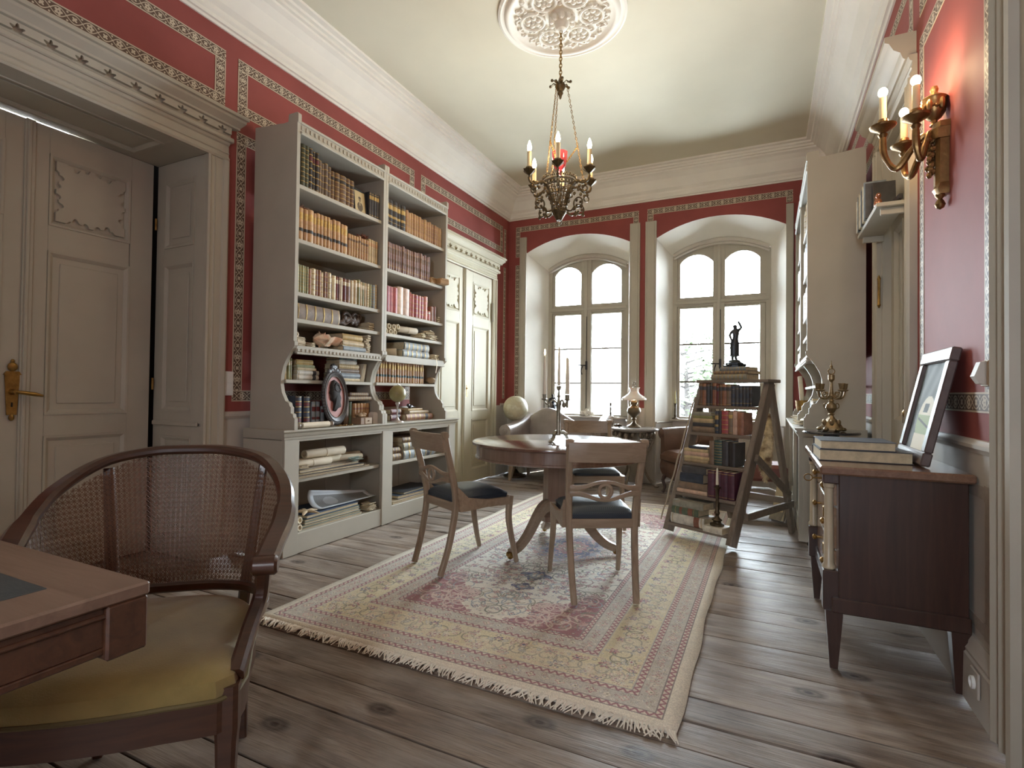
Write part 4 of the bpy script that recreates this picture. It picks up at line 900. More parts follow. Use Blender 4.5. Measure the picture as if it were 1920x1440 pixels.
# cane webbing: woven ribbons on the curved shell between seat and rim
bot = spline([(-.285, .32, .50), (-.29, .20, .49), (-.28, .09, .485), (-.215, -.01, .485), (-.11, -.055, .485), (0, -.062, .485), (.11, -.055, .485), (.215, -.01, .485), (.28, .09, .485), (.29, .17, .49), (.285, .22, .50)], 8)
top = spline([(-.318, .31, .645), (-.327, .2, .69), (-.333, .11, .725), (-.300, -.01, .80), (-.14, -.135, .895), (0, -.15, .90), (.14, -.135, .895), (.300, -.01, .80), (.333, .09, .725), (.325, .18, .68), (.318, .215, .66)], 8)
def resamp(P, n):
    P = np.array(P); s = np.r_[0, np.cumsum(np.linalg.norm(np.diff(P, axis=0), axis=1))]; q = np.linspace(0, s[-1], n)
    return np.stack([np.interp(q, s, P[:, k]) for k in range(3)], 1)
NA, NT_ = 88, 42
def cane(a, t, off=0):
    i = min(max(a, 0), 1)*(len(BB)-1); k = int(min(i, len(BB)-2)); f_ = i-k; p = BB[k]*(1-f_)+BB[k+1]*f_; q = TT[k]*(1-f_)+TT[k+1]*f_
    return p*(1-t)+q*t
BB, TT = resamp(bot, 200), resamp(top, 200)
# equal-height rows: convert a height into t per column
cm = MB(); wd = .0021
def ribbon(pts, w, lift):
    if len(pts) < 2: return
    P = [Vector(p) for p in pts]; n = len(P); vs = []
    for i in range(n):
        t_ = (P[min(i+1, n-1)]-P[max(i-1, 0)]).normalized(); c_ = Vector((P[i].x, P[i].y-.15, 0)).normalized(); sd = t_.cross(c_).normalized()
        vs += [tuple(P[i]+sd*w/2+c_*lift), tuple(P[i]-sd*w/2+c_*lift)]
    cm.add(vs, [(2*i, 2*i+1, 2*i+3, 2*i+2) for i in range(n-1)])
hgt_ = lambda a: (cane(a, 1)[2]-.485)
cell = .0157
def pt(a, z):
    H = hgt_(a); t_ = (z-.485)/max(H, .02)
    return cane(a, t_) if 0 <= t_ <= 1 else None
for k in range(NA):
    for o_ in (-.0012, .0012):
        a = (k+.5)/NA+o_/1.3; ribbon([cane(a, t_) for t_ in np.linspace(0, 1, 12)], wd*.8, .0004)
nz = int(.43/cell)
for j in range(nz):
    for o_ in (-.0014, .0014):
        z = .485+(j+.5)*cell+o_; run = []
        for i in range(NA*1+1):
            p = pt(i/NA, z)
            if p is None: ribbon(run, wd*.8, -.0004); run = []
            else: run.append(p)
        ribbon(run, wd*.8, -.0004)
for sg in (1, -1):
    for k in range(-nz-2, NA+nz+2):
        run = []
        for j in range(nz*1+1):
            a = (k+sg*j)/NA; z = .485+j*cell
            p = pt(a, z) if 0 <= a <= 1 else None
            if p is None: ribbon(run, wd, .0009); run = []
            else: run.append(p)
        ribbon(run, wd, .0009)
cm.obj('cane_webbing', mat('cane', (98, 66, 44), .45, var=.15, vs=40, bump=0), ac, kind='stuff', fix=False)
MB().sweep([tuple(p) for p in BB[::6]], rect(.022, .03, .006)).obj('lower_rail', CW, ac)

# ---- leather settee under the left window
LEA = mat('grey_brown_leather', (142, 130, 124), .36, var=.18, vs=5, bump=.12, bs=70, coat=.15)
LEAD = mat('brown_leather', (104, 78, 64), .34, var=.25, vs=6, bump=.15, bs=60, coat=.2)
sf_ = thing('settee', 'grey brown leather settee with humped back below the left window', 'sofa', (-2.405, 6.35, 0))
def backz(x): 
    t_ = (x+.56)/1.12; return .69+.0*t_+.215*math.exp(-((t_-.27)/.27)**2)+.03*math.exp(-((t_-.5)/.25)**2)
rings = []
for i in range(25):
    x = -.55+1.10*i/24; zt = backz(x); prof_ = [(.16, .30), (.14, .42), (.17, zt-.16), (.20, zt-.05), (.235, zt-.008), (.275, zt), (.315, zt-.02), (.33, zt-.08), (.33, .30)]
    rings.append([(x, y, z) for y, z in prof_])
MB().loft(rings).obj('back', LEA, sf_, angle=60)
def sc2(a, b):
    x = -.49+.98*a; y = -.34+.52*b; e = (1-abs(2*a-1)**6)*(1-abs(2*b-1)**4); return (x, y, .36+.09*max(0, e)**.5)
MB().grid(sc2, 20, 10).box((-.49, -.34, .3), (.49, .18, .365), .01).obj('seat_cushion', LEA, sf_)
MB().box((-.55, -.36, .19), (.55, .32, .32), .03).obj('seat_frame', LEA, sf_)
for s in (-1, 1):
    rings = []
    for i in range(11):
        t_ = i/10; y = -.36+.66*t_; zc = .63+.13*t_-.03*math.sin(PI*t_); r = .082+.012*t_; xo = s*(.55+.03*(1-t_))
        ring = [(xo+s*r*math.cos(a), y, zc+r*math.sin(a)) for a in np.linspace(-PI*.45, PI*1.1, 11)]
        rings.append(ring+[(xo-s*.085, y, .36), (xo-s*.02, y, .25), (xo+s*.03, y, .25)])
    ar = MB().loft(rings).obj('arm', LEA, sf_, angle=60)
    cx_ = s*.58; MB().lathe([(.034, 0), (.034, .008), (.026, .012), (.022, .006), (.012, .01), (.001, .012)], 18, (0, 0, 0), 0, frame((cx_, -.36, .63), (1, 0, 0), (0, 0, 1), (0, -1, 0))).obj('arm_rosette', LEA, ar)
    for y in (-.30, .27): MB().loft([[(s*.5-a+o_, y-a, z), (s*.5+a+o_, y-a, z), (s*.5+a+o_, y+a, z), (s*.5-a+o_, y+a, z)] for a, z, o_ in ((.016, 0, s*.03), (.03, .2, 0))]).obj('leg', WALN, sf_)

# ---- leather tub armchair behind the ladder
ta = thing('leather_armchair', 'brown leather tub armchair with rolled arms behind the step ladder', 'armchair', (-.67, 6.18, 0), math.radians(128))
rings = []; n = 26
for i in range(n+1):
    a = PI*(1.0+.0)*i/n; # from right arm round the back to the left arm
    ex = .33; px, py = ex*math.cos(a), -.02-.31*max(0, math.sin(a))**.8 if 0 < i < n else -.0
    ext = .34 if i in (0, n) else 0
    t_ = max(0, math.sin(a)); zt = .73+.14*t_**1.5; dx_, dy_ = math.cos(a), -math.sin(a)
    if i in (0, n): py = .27
    elif i in (1, n-1): py = .13; px = ex*math.copysign(1, px)*1.01
    P = lambda rad, z: (px+dx_*rad, py+dy_*rad*(1 if 1 < i < n-1 else 0), z)
    rings.append([P(-.03, .28), P(-.045, .5), P(-.03, zt-.10), P(-.01, zt-.03), P(.03, zt), P(.08, zt-.015), P(.105, zt-.06), P(.09, zt-.11), P(.05, zt-.13), P(.045, .26)])
MB().loft(rings).obj('tub_back', LEAD, ta, angle=60)
def sc3(a, b): x = -.29+.58*a; y = -.27+.60*b; e = (1-abs(2*a-1)**6)*(1-abs(2*b-1)**5); return (x, y, .43+.07*max(0, e)**.45)
MB().grid(sc3, 14, 14).box((-.29, -.27, .37), (.29, .33, .435), .012).obj('seat_cushion', LEAD, ta)
def ap(a, b): x = -.31+.62*a; return (x, .30+.03*math.sin(PI*b)-.025*b*(1+.6*math.sin(a*9)), .37-.19*b-.015*math.sin(a*PI))
MB().grid(ap, 16, 6, thick=.01).box((-.30, -.25, .2), (.30, .28, .38), .02).obj('seat_apron', LEAD, ta)
for s in (-1, 1):
    MB().lathe([(.052, 0), (.05, .012), (.036, .018), (.03, .01), (.018, .016), (.001, .02)], 16, (0, 0, 0), 0, frame((s*.37, .27, .665), (1, 0, 0), (0, 0, 1), (0, 1, 0))).obj('arm_rosette', LEAD, ta)
    p = spline([(s*.27, .25, .22), (s*.29, .285, .14), (s*.275, .27, .06), (s*.285, .295, 0)], 4); MB().sweep(p, circ(.022, 8), up=(0, 1, .2), scales=[1.25-.75*i/12+(.35 if i > 10 else 0) for i in range(13)]).obj('front_leg', MAHOG, ta)
    MB().sweep([(s*.24, -.24, .24), (s*.25, -.28, 0)], circ(.022, 8), up=(0, 1, .2), scales=[1, .6]).obj('back_leg', MAHOG, ta)

# ---- marble-topped cast iron table between the windows
IRONG = mat('grey_cast_iron', (128, 116, 102), .4, metal=.55, var=.3, vs=30, bump=.2)
st_ = thing('side_table', 'round grey marble topped table on ornate cast iron legs', 'table', (-1.44, 6.36, 0))
MB().lathe([(.27, .685), (.285, .69), (.29, .70), (.285, .712), (.27, .716)], 40).obj('top', mat('grey_marble', (150, 146, 144), .15, var=.25, vs=8, bump=0), st_)
for k in range(3):
    a = k*2*PI/3+.35; M = Matrix.Rotation(a, 4, 'Z')
    mb = MB().sweep(spline([(.20, 0, .68), (.235, 0, .60), (.19, 0, .48), (.12, 0, .34), (.14, 0, .18), (.22, 0, .06), (.27, 0, .02)], 5), rect(.026, .03, .006), M=M, scales=[1.25-.4*math.sin(PI*i/30) for i in range(31)])
    mb.ball((.27, 0, .02), (.034, .026, .02), 10, 6, 0, M)
    for (x, z, r) in ((.17, .62, .035), (.13, .55, .028), (.2, .545, .022), (.09, .62, .028), (.2, .63, .03)): mb.tube([(x+r*math.cos(q), .0, z+r*math.sin(q)) for q in np.linspace(0, 2*PI, 13)[:-1]], .009, 6, 0, M, loop=True)
    mb.ball((.225, 0, .62), (.028, .03, .045), 10, 8, 0, M); mb.obj('leg', IRONG, st_)
mb = MB().lathe([(.10, .32), (.11, .335), (.10, .345), (.02, .345)], 20).lathe([(.22, .665), (.24, .672), (.24, .686), (.2, .686)], 30, cap=False)
for k in range(18): a = k*PI/9; mb.ball((.235*math.cos(a), .235*math.sin(a), .64), (.022, .022, .03), 8, 6)
mb.obj('frieze', IRONG, st_)

# ---- step ladder
la_rot = math.atan2(-.441, .897)
ld = thing('step_ladder', 'weathered wooden step ladder used as a bookstand', 'ladder', (-.468, 4.234, .0), la_rot)
LADM = Matrix.Translation((-.468, 4.234, 0)) @ Matrix.Rotation(la_rot, 4, 'Z')
def lx(s, z): return s*(.27+(.36 if s > 0 else .0)*0-.0*z) + (0.05*z/1.22)*1.0 + s*(-.0+.045*z/1.22)*(1 if s > 0 else -1)*0
ZS = [.115, .345, .58, .815, 1.03]
def fy_(z): return .435*z/1.22
for s in (-1, 1):
    b0, b1 = (s*.265, 0, .04 if s < 0 else .032), (s*.275+.05, .435, 1.215)
    MB().sweep([b0, b1], rect(.042, .10, .006), up=(0, -.9, .33)).obj('front_stile', OLDW, ld)
    MB().sweep([(s*.265+.02, .905, .03 if s < 0 else .004), (s*.265+.05, .46, 1.21)], rect(.034, .065, .005), up=(0, .9, .33)).obj('rear_stile', OLDW, ld)
for z in ZS: MB().box((-.255+.05*z/1.22, fy_(z)-.075, z-.024), (.255+.05*z/1.22, fy_(z)+.10, z), .003).obj('step', wood('old_grey_wood_across', (104, 92, 80), (152, 137, 122), axis=0, rough=.6, bump=.25), ld)
OW2 = MATS['old_grey_wood_across']
MB().box((-.245, .34, 1.215), (.36, .54, 1.24), .004).obj('platform', OW2, ld)
MB().sweep([(.33, .09, .24), (.30, .88, .24)], rect(.022, .055, .003)).obj('spreader', OW2, ld)
MB().sweep([(-.27, .09, .24), (-.25, .88, .24)], rect(.022, .055, .003)).obj('spreader', OW2, ld)
MB().sweep([(.335, .22, .66), (.31, .80, .32)], rect(.024, .055, .003)).obj('brace', OW2, ld)
MB().sweep([(-.235, .80, .27), (.30, .80, .27)], rect(.03, .05, .003)).obj('cross_bar', OW2, ld)
MB().sweep([(-.235, .185, .27), (.28, .165, .27)], rect(.022, .06, .003)).obj('cross_bar', OW2, ld)
ch = [(-.275, -.06, .16)]
ropep = [(-.29+.04*t_, -.06+.40*t_+.0*t_, .13+.98*t_+.012*math.sin(t_*30)) for t_ in np.linspace(0, 1, 24)]
MB().tube(ropep, .006, 6).obj('rope', mat('rope', (170, 158, 140), .9), ld)

# ---- small black pedestal table beside the right bookcase
bt = thing('pedestal_table', 'small round black table between chest and right bookcase', 'table', (.40, 4.28, 0))
BLK = mat('black_lacquer', (40, 40, 46), .2, var=.1, bump=0, coat=.5)
MB().lathe([(.155, .855), (.172, .858), (.176, .866), (.17, .874), (.01, .876)], 32).obj('top', BLK, bt)
MB().lathe([(.05, .855), (.05, .80), (.022, .78), (.018, .5), (.03, .42), (.045, .3), (.03, .2)], 16).obj('stem', BLK, bt)
for k in range(3): MB().sweep(spline([(.02, 0, .24), (.10, 0, .26), (.17, 0, .12), (.235, 0, .02)], 5), rect(.028, .03, .006), M=Matrix.Rotation(k*2*PI/3+2.1, 4, 'Z')).obj('leg', BLK, bt)

# ---- big pale globe on a floor stand in the corner
gl = thing('floor_globe', 'large pale globe on a slim stand in the far left corner', 'globe', (-3.03, 6.40, 0))
GLM = NT('globe_map'); n_ = GLM.noise(GLM.coords(), 9, 6, .6); GLM.link(GLM.ramp(n_, [(.42, lin((206, 202, 180))), (.5, lin((190, 182, 154))), (.62, lin((200, 190, 160)))]), GLM.p.inputs['Base Color']); GLM.p.inputs['Roughness'].default_value = .4
MB().ball((0, 0, .905), .168, 32, 20).obj('sphere', GLM.m, gl)
MB().tube([(0, 0, .73), (0, 0, .08)], .012, 10).lathe([(.16, 0), (.15, .02), (.06, .05), (.02, .10)], 20).ball((0, 0, 1.08), .012, 8, 6).obj('stand', BRONZE, gl)

# ---- shelf over door_3
sh = thing('wall_shelf', 'small grey wall shelf high above the right wall door', 'shelf', (XR, 3.60, 2.20))
MB().box((-.145, 0, 0), (-.001, .70, .024), .003).obj('board', PAINT, sh)
MB().box((-.12, .03, -.04), (-.001, .05, 0), .003).obj('bracket', PAINT, sh); MB().box((-.12, .65, -.04), (-.001, .67, 0), .003).obj('bracket', PAINT, sh)
# ================================================================== BOOKS
GILT = mat('gilt_tooling', (176, 146, 86), .45, metal=.5, var=.25, vs=60, bump=0)
def leather(name, c, r=.5, rnd=.16): return mat('leather_'+name, c, r, var=.28, vs=22, bump=.2, bs=120, rnd=rnd)
LB = {k: leather(k, c) for k, c in dict(darkgreen=(70, 72, 50), black=(44, 38, 36), greybrown=(100, 82, 68), brown=(104, 76, 54), tan=(184, 144, 102), calf=(166, 126, 88), mauve=(128, 96, 84), olive=(128, 126, 84), green=(92, 106, 84), cream=(206, 192, 160),
    red=(156, 72, 76), pink=(190, 118, 112), pale=(204, 172, 148), navy=(52, 58, 72), bluegrey=(134, 142, 146), purple=(84, 40, 56), rust=(138, 92, 70), grey=(140, 136, 122), buff=(190, 168, 128), teal=(56, 78, 74), maroon=(98, 38, 40), charcoal=(62, 60, 62), gold=(176, 146, 84), white=(214, 208, 192), worn=(120, 100, 82)).items()}
# spine styles: rows (from, to, slot, outward) as fractions of the height; slot 0 cover, 1 gilt, 2 label
def hubs(n, gl=True, lab=()):
    rows = []; zs = [(k+1)/(n+1) for k in range(n)]
    for z in zs: rows += [(z-.012, z+.012, 1 if gl else 0, .0022)]
    e = [0]+zs+[1]
    for k in lab: rows.append((e[k]+.035, e[k+1]-.035, 2, .0006))
    rows += [(.02, .032, 1, .0004), (.968, .98, 1, .0004)]
    return sorted(rows)
STY = dict(hub5=hubs(5, True, (4,)), hub4=hubs(4, True), hub5d=hubs(5, True, (4, 1)), plain=[(.06, .075, 1, .0004), (.7, .86, 2, .0006), (.92, .935, 1, .0004)], two=[(.14, .155, 1, .0004), (.30, .40, 2, .0007), (.62, .80, 2, .0006), (.84, .85, 1, .0004)],
           band=[(.05, .06, 1, .0004), (.27, .37, 2, .0008), (.50, .51, 1, .0004), (.64, .86, 1, .0003), (.95, .96, 1, .0003)], lines=[(k/9-.008, k/9+.008, 1, .001) for k in range(1, 9)], bare=[])
_bk = {}
def book_meshes(w, h, d, style):
    key = (round(w, 3), round(h, 3), round(d, 3), style)
    if key in _bk: return _bk[key]
    mb = MB(); bl = min(.26*w, .011); segs = []; z = 0
    for a, b, sl, o_ in STY[style]:
        if a > z: segs.append((z, a, 0, 0))
        segs.append((a, b, sl, o_)); z = b
    segs.append((z, 1, 0, 0))
    def ring(f, o_): return [(x*w/2, bl*(1-x*x)+o_-.0015*(1 if f in (0, 1) else 0), f*h) for x in (-1, -.6, 0, .6, 1)]
    for a, b, sl, o_ in segs: mb.loft([ring(a, o_), ring(b, o_)], False, sl, None, False)
    c_ = .0028
    mb.box((-w/2, -d, 0), (-w/2+c_, .0005, h)).box((w/2-c_, -d, 0), (w/2, .0005, h))
    mb.add([(-w/2, 0, 0), (w/2, 0, 0), (w/2, 0, h), (-w/2, 0, h)], [(0, 1, 2, 3)])
    pm = MB().box((-w/2+c_, -d+.004, .004), (w/2-c_, -.001, h-.004))
    _bk[key] = (mb, pm); return _bk[key]
_mesh = {}
def book(w, h, d, cover, style, loc, M3, label, group=None, lab='black', gilt=True, name='book'):
    key = (round(w, 3), round(h, 3), round(d, 3), style, cover, lab, gilt)
    if key not in _mesh:
        a, b = book_meshes(w, h, d, style); _mesh[key] = (a.mesh('book', [LB[cover], GILT if gilt else LB[lab], LB[lab]], 40, False), b.mesh('page_block', PAGES))
    m1, m2 = _mesh[key]
    o = bpy.data.objects.new(name, m1); COL.objects.link(o); o.matrix_world = Matrix.Translation(loc) @ M3.to_4x4(); tag(o, label, 'book', group)
    p_ = bpy.data.objects.new('page_block', m2); COL.objects.link(p_); p_.parent = o
    return o
def m3(X, Y, Z): return Matrix(((X[0], Y[0], Z[0]), (X[1], Y[1], Z[1]), (X[2], Y[2], Z[2])))
STL = m3((0, -1, 0), (1, 0, 0), (0, 0, 1)); LYL = m3((0, 0, 1), (1, 0, 0), (0, 1, 0))   # left wall: standing / lying, spine to the room
STR = m3((0, 1, 0), (-1, 0, 0), (0, 0, 1)); LYR = m3((0, 0, 1), (-1, 0, 0), (0, -1, 0))
ORD = ['first', 'second', 'third', 'fourth', 'fifth', 'sixth', 'seventh', 'eighth', 'ninth', 'tenth', 'eleventh', 'twelfth', 'thirteenth', 'fourteenth', 'fifteenth', 'sixteenth', 'seventeenth', 'eighteenth', 'nineteenth', 'twentieth'] + ['twenty-'+x for x in ('first', 'second', 'third', 'fourth', 'fifth', 'sixth', 'seventh', 'eighth', 'ninth')] + ['thirtieth']+['thirty-'+x for x in ('first', 'second', 'third', 'fourth', 'fifth', 'sixth')]
def fit(case, y):
    return min(max(2.592+(y-2.62)*.952, 2.5912), 3.4565) if case == 'A' else min(max(3.524+(y-3.572)*.965, 3.5198), 4.4005)
def shelf_row(case, z, groups, place, xf=-2.905):
    n = 0
    for edges, h, cover, style, lab, desc in groups:
        E_ = [fit(case, e) for e in edges]
        for a, b in zip(E_, E_[1:]):
            w = max(.008, b-a-.0012); hh = h*R_.uniform(.975, 1.01); n += 1
            cv = cover if isinstance(cover, str) else cover[n % len(cover)]
            dn = desc if isinstance(desc, str) else desc[n % len(desc)]
            book(round(w, 3), round(hh, 2), .18 if h > .18 else .13, cv, style, (xf+R_.uniform(-.006, .004), (a+b)/2, z+.0015), STL, f'{dn}, {ORD[n-1]} from left on {place}', 'books on '+place, lab)
def lsp(a, b, n): return list(np.linspace(a, b, n+1))
NA_, NB_ = 'of nearer left bookcase', 'of farther left bookcase'
shelf_row('A', 2.53, [([2.60, 2.656, 2.695, 2.728], .30, 'darkgreen', 'lines', 'black', 'tall dark green volume'), ([2.728, 2.763, 2.793, 2.826], .29, 'black', 'hub5', 'maroon', 'tall black volume'),
    ([2.826, 2.854, 2.882, 2.921, 2.955], .235, 'greybrown', 'hub4', 'black', 'slim grey brown volume'), ([2.955, 2.994, 3.046, 3.113, 3.162, 3.208], .215, 'brown', 'hub5', 'black', 'thick brown ribbed volume')], 'top shelf '+NA_)
shelf_row('A', 2.53, [([3.392, 3.42, 3.447, 3.476, 3.512], .20, 'charcoal', 'plain', 'gold', 'slim dark volume')], 'top shelf end '+NA_)
shelf_row('B', 2.53, [([3.572, 3.618, 3.679, 3.744, 3.791, 3.852], .225, 'black', 'two', 'gold', 'black volume with gilt ornament'), (lsp(3.856, 4.40, 13)+[4.465], .195, 'calf', 'hub4', 'tan', 'slim tan calf volume')], 'top shelf '+NB_)
shelf_row('A', 2.155, [([2.628, 2.642, 2.694, 2.73, 2.785, 2.819, 2.848, 2.889, 2.921, 2.948, 2.981, 3.014, 3.065, 3.09, 3.143], .225, 'tan', 'band', 'black', 'tan volume with dark title band'), (lsp(3.145, 3.385, 8), .175, 'calf', 'hub5', 'brown', 'short tan ribbed volume'), (lsp(3.39, 3.51, 4), .19, 'buff', 'plain', 'tan', 'plain buff volume')], 'second shelf '+NA_)
shelf_row('B', 2.155, [(lsp(3.576, 4.262, 20), .235, 'mauve', 'two', 'brown', 'mauve brown volume with gilt lines')], 'second shelf '+NB_)
shelf_row('A', 1.79, [([2.615, 2.63, 2.656, 2.676, 2.705, 2.726, 2.743], .19, 'olive', 'lines', 'green', 'slim olive green volume'), ([2.743, 2.776, 2.815, 2.844, 2.868, 2.895, 2.917, 2.936, 2.967], .187, ('mauve', 'rust', 'cream'), 'hub4', 'maroon', ('mauve volume', 'rust volume', 'cream volume')),
    ([2.967, 2.984, 3.024, 3.05, 3.064, 3.099, 3.136, 3.182, 3.216], .18, ('mauve', 'cream', 'maroon'), 'plain', 'cream', ('pale mauve volume', 'off white volume', 'dark red volume')), ([3.216, 3.257, 3.299, 3.321, 3.351, 3.378], .195, ('olive', 'buff'), 'plain', 'cream', ('pale olive volume', 'buff volume')), ([3.384, 3.408, 3.443, 3.481, 3.505], .195, ('bluegrey', 'cream', 'olive'), 'lines', 'green', ('blue grey volume', 'cream ribbed volume', 'dull olive volume'))], 'third shelf '+NA_)
shelf_row('B', 1.79, [([3.582, 3.607, 3.637, 3.655, 3.678, 3.701], .225, ('red', 'pink'), 'bare', 'pink', ('thin red volume', 'thin rose volume')), ([3.701, 3.759], .225, 'red', 'bare', 'pink', 'bright red cloth volume'), ([3.759, 3.842, 3.941], .245, 'pale', 'bare', 'pale', 'fat pale pink volume'), ([3.941, 3.966, 4.008, 4.061, 4.113, 4.168, 4.228], .215, ('pink', 'red'), 'hub4', 'cream', ('pink ribbed volume', 'red ribbed volume')), ([4.23, 4.279], .09, 'pink', 'plain', 'white', 'small pink and white volume'), ([4.284, 4.318, 4.342, 4.371], .145, 'rust', 'bare', 'tan', 'small rust coloured volume')], 'third shelf '+NB_)
shelf_row('A', 1.19, [([2.60, 2.626, 2.65], .16, 'gold', 'lines', 'brown', 'small gilt spined volume'), ([2.655, 2.68, 2.70], .145, 'olive', 'plain', 'cream', 'small olive volume')], 'scrolled bracket shelf '+NA_, -3.0)
shelf_row('B', 1.19, [(lsp(3.54, 4.30, 19), .185, ('calf', 'tan'), 'band', 'teal', ('gilt calf volume', 'pale calf volume'))], 'scrolled bracket shelf '+NB_, -2.985)
# volumes standing on the worktop
for k, (y, w, h, cv, sy, ds) in enumerate(((2.69, .055, .225, 'navy', 'hub5d', 'thick navy and gilt ribbed volume nearest the scrolled bracket'), (2.765, .06, .222, 'navy', 'hub5d', 'thick navy and gilt ribbed volume beside its twin on the worktop'), (2.829, .036, .185, 'bluegrey', 'two', 'grey blue volume left of its pair on the worktop'), (2.870, .036, .185, 'bluegrey', 'two', 'grey blue volume beside the pale blue one on the worktop'), (2.915, .036, .15, 'bluegrey', 'plain', 'short pale blue volume left of the oval relief'),
    (3.18, .05, .185, 'worn', 'bare', 'large plain brown volume right of the oval relief'), (3.225, .026, .18, 'green', 'bare', 'thin dark green volume between brown volume and calf set'))):
    book(w, h, .15, cv, sy, (-2.955 if k < 5 else -2.975, y, .851), STL, ds, None, 'maroon')
for k in range(5): book(.036, .165, .13, 'calf', 'hub5', (-2.965, 3.262+.0375*k, .851), STL, f'tan gilt calf volume, {ORD[k]} from left in worktop set behind small box', 'tan calf set on the worktop', 'rust')
# lying volumes
def lying(items, place, y0, x, z, M=LYL, dy=1):
    """items from the bottom up: (length along shelf, depth, thickness, cover, style, label, shift)"""
    for L_, d_, th, cv, sy, ds, sh_ in items:
        book(th, L_, d_, cv, sy, (x, y0+sh_, z+th/2+.0012), M, ds, None, 'charcoal', True); z += th+.0008
    return z
lying([(.20, .14, .033, 'white', 'plain', 'white volume with dark label at bottom of the bracket shelf stack', 0), (.20, .14, .033, 'white', 'plain', 'white volume with dark label second in the bracket shelf stack', .003), (.17, .12, .018, 'buff', 'bare', 'thin buff volume third in the bracket shelf stack', .008), (.165, .12, .02, 'olive', 'bare', 'olive volume fourth in the bracket shelf stack', .0), (.15, .11, .035, 'gold', 'bare', 'worn yellowish volume on top of the bracket shelf stack', -.005)], '', 2.70, -2.99, 1.191)
lying([(.24, .16, .022, 'buff', 'bare', 'buff volume at bottom of the tall stack behind the oval relief', 0), (.235, .16, .04, 'bluegrey', 'bare', 'blue grey volume second in the stack behind the oval relief', 0), (.225, .15, .032, 'worn', 'bare', 'brown volume third in the stack behind the oval relief', .0), (.22, .15, .036, 'buff', 'lines', 'ribbed buff volume fourth in the stack behind the oval relief', 0), (.19, .14, .03, 'white', 'bare', 'off white volume fifth in the stack behind the oval relief', .005), (.19, .14, .022, 'teal', 'two', 'thin teal and red volume on top of the stack behind the oval relief', .005)], '', 3.10, -2.985, 1.191)
lying([(.27, .17, .032, 'worn', 'lines', 'worn ribbed volume lying on the calf set under the bracket shelf', 0), (.21, .15, .032, 'brown', 'lines', 'dark worn volume on top of the pair above the calf set', .02)], '', 3.175, -2.955, 1.037)
lying([(.40, .26, .11, 'worn', 'hub4', 'huge battered grey brown volume lying on fourth shelf', 0)], '', 2.625, -2.915, 1.608)
lying([(.25, .16, .038, 'bluegrey', 'bare', 'pale blue volume at bottom of the stack beside the conch shell', 0), (.235, .16, .042, 'buff', 'bare', 'cream volume in the middle of the stack beside the conch shell', -.01), (.22, .16, .05, 'gold', 'lines', 'gilt brown volume on top of the stack beside the conch shell', -.012)], '', 3.07, -2.915, 1.421)
lying([(.40, .28, .065, 'bluegrey', 'hub5', 'big blue grey ribbed volume lying below its twin on fifth shelf', 0), (.38, .28, .07, 'bluegrey', 'hub5', 'big blue grey ribbed volume lying upon its twin on fifth shelf', .02)], '', 3.80, -2.915, 1.421)
lying([(.42, .2, .055, 'rust', 'hub5', 'long ribbed brown volume lying at right end of the worktop', 0)], '', 3.90, -2.945, .851)
lying([(.30, .17, .03, 'buff', 'bare', 'thin buff volume on the long ribbed volume', .08), (.22, .14, .02, 'gold', 'bare', 'thin yellow volume under the black figurine', .06)], '', 3.90, -2.965, .907)
lying([(.15, .16, .05, 'maroon', 'plain', 'dark red volume lying across the long ribbed volume', 0)], '', 3.76, -2.94, .907) if 0 else lying([(.15, .14, .055, 'maroon', 'plain', 'dark red volume lying beside the small globe', 0)], '', 3.735, -2.99, .851)
lying([(.14, .14, .048, 'maroon', 'plain', 'deep red volume on top of the one beside the small globe', 0)], '', 3.74, -2.99, .908)
# low cabinet, right bay
lying([(.50, .28, .075, 'bluegrey', 'hub5', 'large worn grey ribbed volume at bottom of right bay upper shelf', 0), (.48, .28, .07, 'grey', 'hub5', 'large worn grey ribbed volume resting on another in right bay', -.01), (.42, .26, .05, 'brown', 'lines', 'ragged brown volume on top of the two large ribbed ones', -.02)], '', 3.86, -2.935, .506)
lying([(.22, .24, .06, 'worn', 'hub4', 'ragged brown folio lying at left of the right bay shelf', 0), (.20, .24, .055, 'brown', 'hub4', 'ragged dark folio upon another at left of right bay shelf', 0)], '', 3.645, -2.95, .506)
# right-wall bookcases, seen almost edge-on
def right_row(y0, y1, z, h, covers, place, n):
    E_ = lsp(y0, y1, n)
    for k, (a, b) in enumerate(zip(E_, E_[1:])):
        book(round(b-a-.002, 3), round(h*R_.uniform(.9, 1.0), 2), .16, covers[k % len(covers)], ('hub4', 'plain', 'bare')[k % 3], (.315+R_.uniform(-.012, .004), (a+b)/2, z+.0015), STR, f'{dict(bluegrey="blue grey").get(covers[k % len(covers)], covers[k % len(covers)])} volume, {ORD[k]} from the near end, {place}', 'books on '+place, 'cream')
for (y0, y1, nm) in ((4.73, 5.58, 'nearer right bookcase'), (5.67, 6.52, 'farther right bookcase')):
    right_row(y0, y1, 2.551, .26, ('white', 'buff', 'bluegrey', 'cream'), 'top shelf of '+nm, 14); right_row(y0, y1, 2.176, .27, ('bluegrey', 'cream', 'white', 'teal'), 'second shelf of '+nm, 14)
    right_row(y0, y1 if nm[0] == 'f' else y1, 1.811, .25, ('cream', 'buff', 'white'), 'third shelf of '+nm, 14)
right_row(5.67, 6.52, 1.441, .13, ('white', 'grey'), 'fifth shelf of farther right bookcase', 14)
right_row(4.80, 5.58, .512, .25, ('red', 'white', 'cream', 'maroon'), 'upper shelf of the right low cabinet', 9); right_row(4.80, 5.58, .142, .28, ('charcoal', 'teal', 'black'), 'bottom shelf of the right low cabinet', 9)
